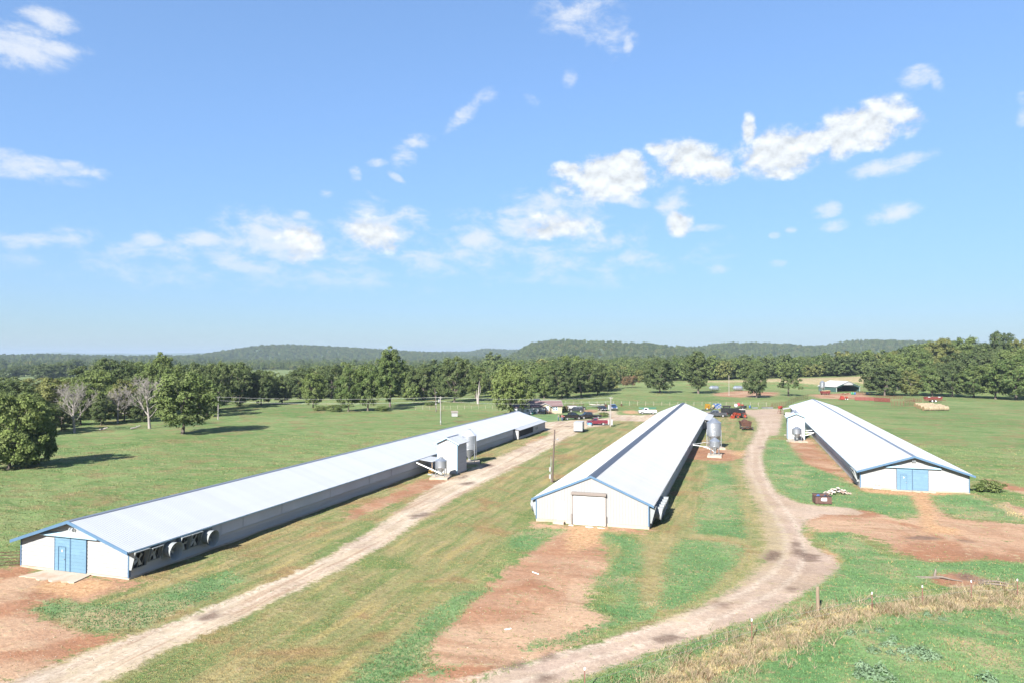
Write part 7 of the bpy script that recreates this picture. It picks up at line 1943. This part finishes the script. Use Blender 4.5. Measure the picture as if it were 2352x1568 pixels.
for i, (x, v, yt, w, k) in enumerate(RW):
    tree_px(k, rk[i] + ' tree from the left in the tall wood at the right edge', x, 0, yt, w, 'trees of the tall right wood', v=v, rot=i * 1.1)
tree_px('olive', 'yellowish bushy tree at the foot of the right wood', 2090, 0, 850, 62, v=322, rot=2)
# shrubs
def shrub(label, p, h, w, key='bush', nm='shrub'):
    return tree(key, label, p, h, w, None, None, nm, 'shrub')
shrub('green bush at the right corner of the right house', G(2272, 1128), 1.5, 3.6)
shrub('brown rounded shrub at the farmhouse corner', Y2(205, 590), 1.9, 2.6, 'bushd')
shrub('dark shrub in front of the farmhouse deck, left', HZ(620, 840), 1.5, 2.4); shrub('dark shrub in front of the farmhouse deck, right', HZ(860, 835), 1.3, 2.0)
shrub('leafy clump at the bend of the far driveway', zYard and G(*zYard([(1760, 690)])[0]), 1.2, 3.2)
shrub('small dark bush in the pasture by the dark pole', G(985, 930), 1.6, 4.2)
for i, (x, y, w, h) in enumerate(((735, 942, 5, 1.6), (770, 944, 6, 2.2), (880, 943, 5, 1.6), (1250, 912, 5, 2))): shrub(('first', 'second', 'third', 'fourth')[i] + ' low bush from the left along the pasture tree line', G(x, y), h, w)
# dead trees
def dead_tree(label, p, h, spread, seed, name='dead_tree'):
    rd_ = random.Random(seed); tb, bb = MB(), MB()
    def path(s, d, ln, up, n=5, j=.13):
        pts = [s]; dd = d.normalized()
        for i in range(n):
            dd = (dd + Vector((rd_.gauss(0, j), rd_.gauss(0, j), rd_.gauss(up, j)))).normalized(); pts.append(pts[-1] + dd * ln / n)
        return pts, dd
    def grow(s, d, ln, r, lvl):
        pts, dd = path(s, d, ln, .10 if lvl < 3 else .02)
        bb.tube(pts, [max(.018, r * (1 - .75 * i / 5)) for i in range(6)], 6 if lvl < 2 else 4)
        if lvl >= 4: return
        for k in range((0, 5, 4, 3)[lvl]):
            t = rd_.uniform(.3, .95); i = min(4, int(t * 5)); q = pts[i].lerp(pts[i + 1], t * 5 - i)
            a = rd_.uniform(0, 6.28); loc = (pts[i + 1] - pts[i]).normalized()
            side = Vector((math.cos(a), math.sin(a), rd_.uniform(.0, .5)))
            grow(q, loc * .75 + side * .7, ln * rd_.uniform(.35, .6), max(.02, r * (1 - .65 * t) * .6), lvl + 1)
    tr_pts, _ = path(Vector((0, 0, -.2)), Vector((rd_.uniform(-.05, .05), 0, 1)), h * .72, .25, 6, .06)
    r0 = h * .022
    tb.tube(tr_pts, [r0 * 1.25, r0, r0 * .85, r0 * .7, r0 * .55, r0 * .4, r0 * .22], 9)
    nb = 13
    for k in range(nb):
        t = .30 + .68 * k / nb + rd_.uniform(-.03, .03); i = min(5, int(t * 6)); q = tr_pts[i].lerp(tr_pts[i + 1], t * 6 - i)
        a = k * 2.4 + rd_.uniform(-.5, .5); low = 1 - t
        d = Vector((math.cos(a), math.sin(a), rd_.uniform(.15, .55) + t * .7))
        grow(q, d, h * (.42 * low + .22) * spread * rd_.uniform(.8, 1.15), r0 * (.5 - .28 * t), 1)
    zm = max(v[2] for v in bb.v); k = h / zm
    o = thing(name, label, 'dead tree', p); o.scale = (k, k, k)
    tb.build('trunk', M_BARKP, o, smooth=60); bb.build('branches', M_BARKP, o, smooth=60)
def dpx(label, x, yb, yt, sp, seed):
    p = G(x, yb); dead_tree(label, p, (yb - yt) / F_PX * depth(p), sp, seed)
dpx('bleached dead tree with wide drooping limbs, leftmost of the three', 171, 993, 870, 1.25, 3)
dpx('smallest of the three bleached dead trees, in the middle', 270.5, 971, 884, 1.0, 8)
dpx('tall forked bleached dead tree beside the lone round tree', 343.7, 983, 858, 1.05, 14)
sg_ = thing('broken_snag', 'broken grey snag standing at the wood edge', 'dead tree', G(1098, 927))
MB().tube([(0, 0, -.2), (.1, 0, 3), (.35, 0, 6), (.55, 0, 8.6)], [.38, .3, .22, .04], 8).build('trunk', M_BARKP, sg_, smooth=60)
MB().tube([(-.1, 0, -.2), (-.5, 0, 2.5), (-.7, .1, 5.2)], [.3, .2, .05], 7).build('trunk', M_BARKP, sg_, smooth=60)
MB().tube([(.3, 0, 3), (.9, 0, 4.5), (1.0, 0, 6.8)], [.16, .12, .03], 6).build('branch', M_BARKP, sg_, smooth=60)

for (x, y, ln, a, lb) in ((238, 987, 1.8, .2, 'short bleached log lying between the left and middle dead trees'), (312, 984, 2.2, .7, 'bleached log propped up beside the tall forked dead tree'), (284, 951, 3.0, .1, 'pale fallen trunk lying behind the dead trees')):
    o = thing('fallen_log', lb, 'log', G(x, y), YAW + a)
    MB().tube([(-ln / 2, 0, .15), (0, .05, .3), (ln / 2, 0, .55 + .4 * a)], [.2, .17, .09], 7).build('trunk', M_BARKP, o, smooth=60)
    MB().tube([(0, .05, .3), (.3, .4, .8)], [.08, .03], 5).build('branch', M_BARKP, o, smooth=60)
# ------------------------------------------------------------------ hills and forest
def hill(name, prof, vc, wid, seed, tree_h, m, back=None):
    """ridge at depth vc whose crest, with trees, follows the picture profile"""
    xs_ = np.arange(prof[0][0], prof[-1][0] + 1, 14.0); ys = np.interp(xs_, [q[0] for q in prof], [q[1] for q in prof])
    zc_ = CAM_H + (HOR - ys) / F_PX * vc - tree_h
    rows = np.linspace(-1, 1, 23); vs, fs = [], []
    for i, x in enumerate(xs_):
        for t in rows:
            v = vc + t * wid; sh = math.cos(t * math.pi / 2) ** 1.25
            u = (x - 1176) / F_PX * vc
            wob = math.sin(u * .011 + t * 3 + seed) * .10 + math.sin(u * .027 + seed * 2 - t * 5) * .06
            z = max(-3.0, zc_[i]) * np.clip(sh * (1 + wob * (1 - sh)), 0, 1.0) - 2.5 * (1 - sh)
            vs.append((u * RT[0] - v * math.sin(YAW), u * RT[1] + v * math.cos(YAW), z))
    n = len(rows)
    for i in range(len(xs_) - 1):
        for j in range(n - 1): fs.append((i * n + j, (i + 1) * n + j, (i + 1) * n + j + 1, i * n + j + 1))
    o = MB().add(vs, fs).build(name, m, smooth=180)
    tag(o, kind='structure')
    return np.array(vs).reshape(len(xs_), n, 3)
M_HILL = mat('wooded_hillside', L(.05, .075, .03), .95, 0, .3, .01)
hills = []
hills.append(hill('hill', [(440, 822), (480, 815), (560, 801), (610, 793), (660, 791), (760, 795), (860, 801), (960, 807), (1040, 812), (1120, 820)], 3000, 520, 1, 11, M_HILL))
hills.append(hill('hill', [(900, 816), (980, 808), (1080, 807), (1110, 800), (1190, 803), (1280, 808), (1360, 818)], 3900, 500, 2, 11, M_HILL))
hills.append(hill('hill', [(1150, 824), (1190, 808), (1215, 790), (1260, 782), (1300, 781), (1400, 785), (1500, 790), (1560, 797), (1620, 803), (1680, 818)], 2050, 420, 3, 11, M_HILL))
hills.append(hill('hill', [(1500, 818), (1560, 799), (1620, 795), (1660, 787), (1760, 788), (1860, 795), (1900, 793), (1950, 783), (2000, 780), (2040, 782), (2140, 784), (2300, 790), (2500, 800)], 2450, 480, 4, 11, M_HILL))
hills.append(hill('hill', [(-250, 818), (-60, 813), (60, 816), (130, 814), (220, 817), (330, 818), (420, 817), (520, 820)], 2300, 420, 5, 10, M_HILL))
hill('distant_ridge', [(-300, 818), (40, 815), (80, 811), (140, 808), (200, 811.5), (270, 810.5), (330, 812), (420, 810), (480, 809.5), (560, 812), (680, 818)], 9200, 900, 6, 0, M_HILL)

# low-detail tree shapes carried by the forest masses
fcol = bpy.data.collections.new('forest_tree_shapes')
for i, (sd, H, Rr, sh, m) in enumerate(((31, 13, 6.0, 'round', M_LEAF), (32, 14, 5.8, 'round', M_LEAFD), (33, 16, 5.2, 'tall', M_LEAF), (34, 12, 6.2, 'round', M_LEAFY), (35, 15, 5.6, 'round', M_LEAFD))):
    P, N, cs = crown_points(sd, H, Rr, .4, 80, 15, sh, (.16, .27))
    o = bpy.data.objects.new('forest_tree', leaves_mesh('forest_tree', P, N, .58, m, sd, (.6, .9)))
    fcol.objects.link(o)
def forest(name, pts, sc, seed, label):
    me = bpy.data.meshes.new(name); me.from_pydata([tuple(map(float, p)) for p in pts], [], [])
    at = me.attributes.new('sc', 'FLOAT', 'POINT'); at.data.foreach_set('value', np.asarray(sc, np.float32))
    o = link(name, me); tag(o, label, 'forest', kind='stuff')
    ng = bpy.data.node_groups.new(name + '_scatter', 'GeometryNodeTree')
    ng.interface.new_socket('Geometry', in_out='INPUT', socket_type='NodeSocketGeometry'); ng.interface.new_socket('Geometry', in_out='OUTPUT', socket_type='NodeSocketGeometry')
    nn, ll = ng.nodes, ng.links
    gi, go_ = nn.new('NodeGroupInput'), nn.new('NodeGroupOutput')
    iop = nn.new('GeometryNodeInstanceOnPoints'); ci = nn.new('GeometryNodeCollectionInfo')
    ci.inputs['Collection'].default_value = fcol; ci.inputs['Separate Children'].default_value = True; ci.inputs['Reset Children'].default_value = True
    rv = nn.new('FunctionNodeRandomValue'); rv.data_type = 'FLOAT_VECTOR'; rv.inputs['Min'].default_value = (-.05, -.05, 0); rv.inputs['Max'].default_value = (.05, .05, 6.283); rv.inputs['Seed'].default_value = seed
    na_ = nn.new('GeometryNodeInputNamedAttribute'); na_.data_type = 'FLOAT'; na_.inputs['Name'].default_value = 'sc'
    iop.inputs['Pick Instance'].default_value = True
    m2p = nn.new('GeometryNodeMeshToPoints')
    ll.new(gi.outputs[0], m2p.inputs[0]); ll.new(m2p.outputs[0], iop.inputs['Points']); ll.new(ci.outputs[0], iop.inputs['Instance'])
    ll.new(rv.outputs[0], iop.inputs['Rotation']); ll.new(na_.outputs['Attribute'], iop.inputs['Scale']); ll.new(iop.outputs[0], go_.inputs[0])
    md = o.modifiers.new('scatter', 'NODES'); md.node_group = ng
    return o
def vf(px):
    return np.interp(px, [-300, 420, 470, 620, 700, 900, 1240, 1260, 1400, 1420, 1980, 2040, 2700], [900, 880, 300, 290, 300, 290, 300, 345, 350, 452, 452, 420, 400]) + np.where((px > 440) & (px < 1240), 38 + 36 * np.sin(px * .031) + 26 * np.sin(px * .083 + 2), 5 * np.sin(px * .09))
fp = []
v = 250.0
while v < 2100:
    sp = 7.6 if v < 520 else 9.5 if v < 900 else 14 if v < 1500 else 19
    nu = int(2500 / F_PX * v / sp)
    for i in range(nu):
        px = -80 + 2600 * (i + rng.uniform(-.45, .45)) / nu; vv = v + rng.uniform(-.5, .5) * sp
        if vv < vf(px): continue
        if 560 < px < 690 and 430 < vv < 1250: continue
        if px < 440 and vv < 1150: continue
        if math.sin(px * .021 + 1) * math.sin(vv * .013) > .55 and vv > 380 and rng.random() < .75: continue
        p = atv(px, vv); fp.append(p)
    v += sp * .92
fa = np.array([tuple(p) for p in fp])
cl_ = .5 + .5 * np.sin(fa[:, 0] * .043 + 2 * np.sin(fa[:, 1] * .021)) * np.sin(fa[:, 1] * .037 + 1.3 * np.sin(fa[:, 0] * .019))
fsc = .46 + .42 * cl_ + rng.uniform(-.08, .22, len(fa)) + .35 * (rng.random(len(fa)) > .965)
forest('forest', fp, fsc, 5, 'unbroken green woodland behind the farm')
hp = []
for hv in hills:
    nx, nt, _ = hv.shape
    for i in range(nx - 1):
        wd = np.linalg.norm(hv[i + 1, 11] - hv[i, 11])
        for j in range(0, 13):
            ln = np.linalg.norm(hv[i, j + 1] - hv[i, j]); n = wd * ln / (15.0 ** 2)
            n = int(n) + (rng.random() < n - int(n))
            for _ in range(n):
                a, b = rng.random(2); p = hv[i, j] * (1 - a) * (1 - b) + hv[i + 1, j] * a * (1 - b) + hv[i, j + 1] * (1 - a) * b + hv[i + 1, j + 1] * a * b
                hp.append(p - np.array([0, 0, 1.0]))
forest('hill_forest', hp, rng.uniform(.6, 1.15, len(hp)), 9, 'wooded cover of the low hills on the horizon')

# ------------------------------------------------------------------ grass and weeds
def grass_mat(name):
    m = bpy.data.materials.new(name); t = NT(m)
    c = t.attr('tint', 'Color')
    d = t.n.new('ShaderNodeBsdfDiffuse'); tr = t.n.new('ShaderNodeBsdfTranslucent'); mx = t.n.new('ShaderNodeMixShader'); mx.inputs[0].default_value = .25
    t.l.new(c, d.inputs[0]); t.l.new(c, tr.inputs[0]); t.l.new(d.outputs[0], mx.inputs[1]); t.l.new(tr.outputs[0], mx.inputs[2]); t.l.new(mx.outputs[0], t.out.inputs['Surface'])
    return m
M_GRASS = grass_mat('grass_blades')
def blades(name, P, hgt, wid, tint, per, label, cat, seed, lean=.45):
    """per triangular blades at each point"""
    rg_ = np.random.default_rng(seed)
    n = len(P); P = np.repeat(P, per, 0); h = np.repeat(hgt, per) * rg_.uniform(.55, 1.25, n * per); w = np.repeat(wid, per) * rg_.uniform(.7, 1.3, n * per)
    c = np.repeat(tint, per, 0) * rg_.uniform(.75, 1.28, (n * per, 1))
    a = rg_.uniform(0, 2 * math.pi, n * per); off = np.stack([np.cos(a * 3.7), np.sin(a * 5.1)], 1) * (np.repeat(wid, per) * 1.6)[:, None]
    B = P.copy(); B[:, :2] += off
    s = np.stack([np.cos(a), np.sin(a), 0 * a], 1) * w[:, None] / 2
    l = rg_.normal(size=(n * per, 2)) * lean
    T = B + np.column_stack([l[:, 0] * h, l[:, 1] * h, h])
    V3 = np.stack([B - s, B + s, T], 1).reshape(-1, 3); m = n * per
    me = bpy.data.meshes.new(name)
    me.vertices.add(m * 3); me.vertices.foreach_set('co', V3.astype(np.float32).ravel())
    me.loops.add(m * 3); me.loops.foreach_set('vertex_index', np.arange(m * 3, dtype=np.int32))
    me.polygons.add(m); me.polygons.foreach_set('loop_start', np.arange(0, m * 3, 3, dtype=np.int32)); me.update(calc_edges=True)
    at = me.color_attributes.new('tint', 'FLOAT_COLOR', 'POINT')
    at.data.foreach_set('color', np.column_stack([np.repeat(c, 3, 0), np.ones(m * 3)]).astype(np.float32).ravel())
    me.materials.append(M_GRASS)
    return tag(link(name, me), label, cat, kind='stuff')
c3 = lambda *q: np.array(C(*q)[:3])
NG = 210000
tt = rng.random(NG); dd = 1 / (1 / 34.0 + tt * (1 / 165.0 - 1 / 34.0))          # denser close by
aa = rng.uniform(R(-40), R(40), NG)
P2g = np.stack([np.sin(aa - YAW) * dd, np.cos(aa - YAW) * dd], 1)
cg = cover(P2g)
sn = lambda f, ph: .5 + .5 * np.sin(P2g[:, 0] * f + ph + 1.7 * np.sin(P2g[:, 1] * f * .7 + ph)) * np.sin(P2g[:, 1] * f * 1.1 - ph)
jit = rng.normal(0, .16, NG)
def inside_house(P):
    m = np.zeros(len(P), bool)
    for (x0, x1, y0, y1) in ((-57.6, -45.4, 44.0, 164.5), (-21.2, -8.6, 72.9, 196), (14.5, 28, 104.2, 232.5), (-43.6, -40, 98.3, 102.6)):
        m |= (P[:, 0] > x0) & (P[:, 0] < x1) & (P[:, 1] > y0) & (P[:, 1] < y1)
    return m
is_r = cg['road'] + jit > .45; is_d = (cg['dirt'] + jit > .5) | (cg['orange'] > .6)
is_l = cg['lush'] + jit > .5; is_s = cg['straw'] + jit > .5; is_m = cg['mow'] + jit > .5
keep = ~inside_house(P2g) & ~(is_r & ~is_l & ~is_s) & ~(is_d & ~is_l & ~is_s & (rng.random(NG) > .04))
hh = np.where(is_l, .07, np.where(is_s, .08, np.where(is_m, .04, .06)))
v1, v2 = sn(.23, 1.0), sn(.9, 2.2)
tint = np.where(is_l[:, None], c3(108, 148, 96) * (1 - .5 * v1[:, None]) + c3(144, 174, 116) * (.5 * v1[:, None]),
        np.where(is_s[:, None], c3(206, 186, 138)[None] * (.85 + .3 * v2[:, None]),
        np.where(is_m[:, None], c3(148, 154, 100) * (1 - v1[:, None]) + c3(190, 166, 116) * v1[:, None],
                 c3(130, 150, 94) * (1 - v2[:, None]) + c3(166, 170, 120) * v2[:, None])))
rare = rng.random(NG)
tint = np.where((rare > .9)[:, None], c3(190, 168, 118)[None], tint) * 1.22
hh = hh * (.7 + .6 * rng.random(NG)) * (1 + .5 * (v2 > .75) * ~is_m)
P3g = np.column_stack([P2g, terr(P2g[:, 0], P2g[:, 1]) - .01])[keep]
dk_ = dd[keep]
blades('grass', P3g, hh[keep] * (1 + dk_ / 260), 0.022 + dk_ * .0007, tint[keep], 3, 'short green and dry grass over the yards and pasture', 'grass', 21)
# tall dry grass along the fence
NS = 26000
box = np.concatenate([COVER_W['straw'][0], COVER_W['straw'][1]]); lo, hi = box.min(0) - 2, box.max(0) + 2
Q = rng.uniform(lo, hi, (NS * 3, 2)); sd_ = sdf(COVER_W['straw'][0], Q) + rng.normal(0, .55, len(Q))
cl = np.sin(Q[:, 0] * 1.9 + np.sin(Q[:, 1] * 2.3)) * np.sin(Q[:, 1] * 1.7 + 1) + rng.normal(0, .35, len(Q))
Q = Q[((sd_ > 0) | ((sd_ > -1.3) & (rng.random(len(Q)) < .14))) & (cl > -.15) & (np.hypot(Q[:, 0], Q[:, 1]) > 30)][:NS]
tq = c3(236, 212, 176)[None] * rng.uniform(.62, 1.05, (len(Q), 1)); tq = np.where((rng.random(len(Q)) > .8)[:, None], c3(136, 154, 98)[None], tq); tq = np.where((rng.random(len(Q)) > .9)[:, None], c3(150, 112, 82)[None], tq)
blades('dry_grass', np.column_stack([Q, terr(Q[:, 0], Q[:, 1]) - .02]), rng.uniform(.18, .62, len(Q)) * (.7 + .5 * (np.sin(Q[:, 0] * 1.1) * np.sin(Q[:, 1] * .9 + 1) > .1)), np.full(len(Q), .026), tq, 5, 'tall tan dry grass along the near fence line', 'grass', 22, .55)
# pale stones strewn over the bare ground
NP_ = 30000
pa_ = rng.uniform(R(-40), R(40), NP_); pd_ = 1 / (1 / 36.0 + rng.random(NP_) * (1 / 130.0 - 1 / 36.0))
Pp = np.stack([np.sin(pa_ - YAW) * pd_, np.cos(pa_ - YAW) * pd_], 1); cp_ = cover(Pp)
okp = ~inside_house(Pp) & (((cp_['dirt'] > .5) & (rng.random(NP_) < .55)) | ((cp_['road'] > .5) & (rng.random(NP_) < .3))) & (cp_['lush'] < .4)
Pp = Pp[okp][:5200]; rs2 = rng.uniform(.014, .034, len(Pp)) * (1 + .8 * (rng.random(len(Pp)) > .93)); zz_ = terr(Pp[:, 0], Pp[:, 1])
oct_ = np.array([(1, 0, 0), (0, 1, 0), (-1, 0, 0), (0, -1, 0), (0, 0, .7), (0, 0, -.3)]); of_ = np.array([(0, 1, 4), (1, 2, 4), (2, 3, 4), (3, 0, 4), (1, 0, 5), (2, 1, 5), (3, 2, 5), (0, 3, 5)])
VV = (oct_[None] * rs2[:, None, None] * rng.uniform(.6, 1.4, (len(Pp), 6, 1)) + np.column_stack([Pp, zz_ + .01])[:, None]).reshape(-1, 3)
FF = (of_[None] + (np.arange(len(Pp)) * 6)[:, None, None]).reshape(-1, 3)
sme = bpy.data.meshes.new('stones'); sme.from_pydata(VV.tolist(), [], FF.tolist()); sme.materials.append(mat('pale_stone', C(206, 184, 160), .9, 0, .3, 1.5)); sme.update()
tag(link('stones', sme), 'small pale stones strewn over the bare soil and roads', 'stones', kind='stuff')
# silvery weeds in the near right corner
M_WEED = leaf_mat('silvery_weed_leaf', L(.13, .20, .115), L(.16, .23, .135), L(.20, .27, .17), .3)
rgw = np.random.default_rng(4)
def weed_mesh(seed):
    r_ = np.random.default_rng(seed); n = 150
    a = r_.uniform(0, 6.28, n); q = r_.random(n) ** .6; z = r_.uniform(.05, .5, n) * (1.2 - q)
    P = np.stack([np.cos(a) * q * .42, np.sin(a) * q * .42, z], 1); N = np.stack([np.cos(a) * .6, np.sin(a) * .6, np.full(n, .7)], 1) + r_.normal(size=(n, 3)) * .35
    return leaves_mesh('leaves', P, N, .07, M_WEED, seed, (.3, .5))
wm = [weed_mesh(50 + i) for i in range(3)]
stem_me = MB().tube([(0, 0, -.05), (.02, 0, .2), (0, .03, .42)], [.012, .01, .005], 5).tube([(0, 0, .05), (.15, .05, .3)], [.01, .004], 4).mesh('stem', M_WEED)
WD = ((1200, 1065, 1.3), (1290, 1080, 1.5), (1380, 1120, 1.3), (1310, 1140, 1.2), (1180, 1075, 1.0), (770, 1062, 1.2), (1080, 1070, 1.1), (955, 1085, .9), (650, 1225, 1.3), (690, 1300, 1.7), (640, 1330, 1.2), (845, 1270, 1.4), (790, 1350, 1.5), (945, 985, 1.0), (870, 1005, .8), (535, 880, 1.0), (840, 850, 1.0), (690, 860, .7), (980, 925, .9), (1950, 1370, 1.5), (2010, 1385, 1.2), (1500, 730, .9), (1340, 680, .9), (1130, 1150, .8), (960, 1370, 1.1), (1440, 1130, 1.0))
rk = rank(WD)
for i, (X, Y, s) in enumerate(WD):
    o = thing('weed', rk[i] + ' silvery-green weed from the left in the near right corner', 'weed', Z8(X, Y), i * 1.3, 'silvery weeds in the near corner'); o.scale = (s * .85, s * .85, s * .8)
    link('leaves', wm[i % 3], o); link('stem', stem_me, o)

# ------------------------------------------------------------------ haze
hz = MB().box(-13500, 13500, -13500, 13500, -6.0, 118.0).build('haze', [])
hm = bpy.data.materials.new('thin_summer_haze'); hm.use_nodes = True
ht = hm.node_tree; ht.nodes.clear()
ho = ht.nodes.new('ShaderNodeOutputMaterial'); hv_ = ht.nodes.new('ShaderNodeVolumePrincipled')
hv_.inputs['Color'].default_value = (.37, .47, .59, 1); hv_.inputs['Density'].default_value = 1.15e-4; hv_.inputs['Anisotropy'].default_value = 0.0
ht.links.new(hv_.outputs[0], ho.inputs['Volume'])
hz.data.materials.append(hm); tag(hz, 'thin blue summer haze over the whole valley', 'haze', kind='stuff')
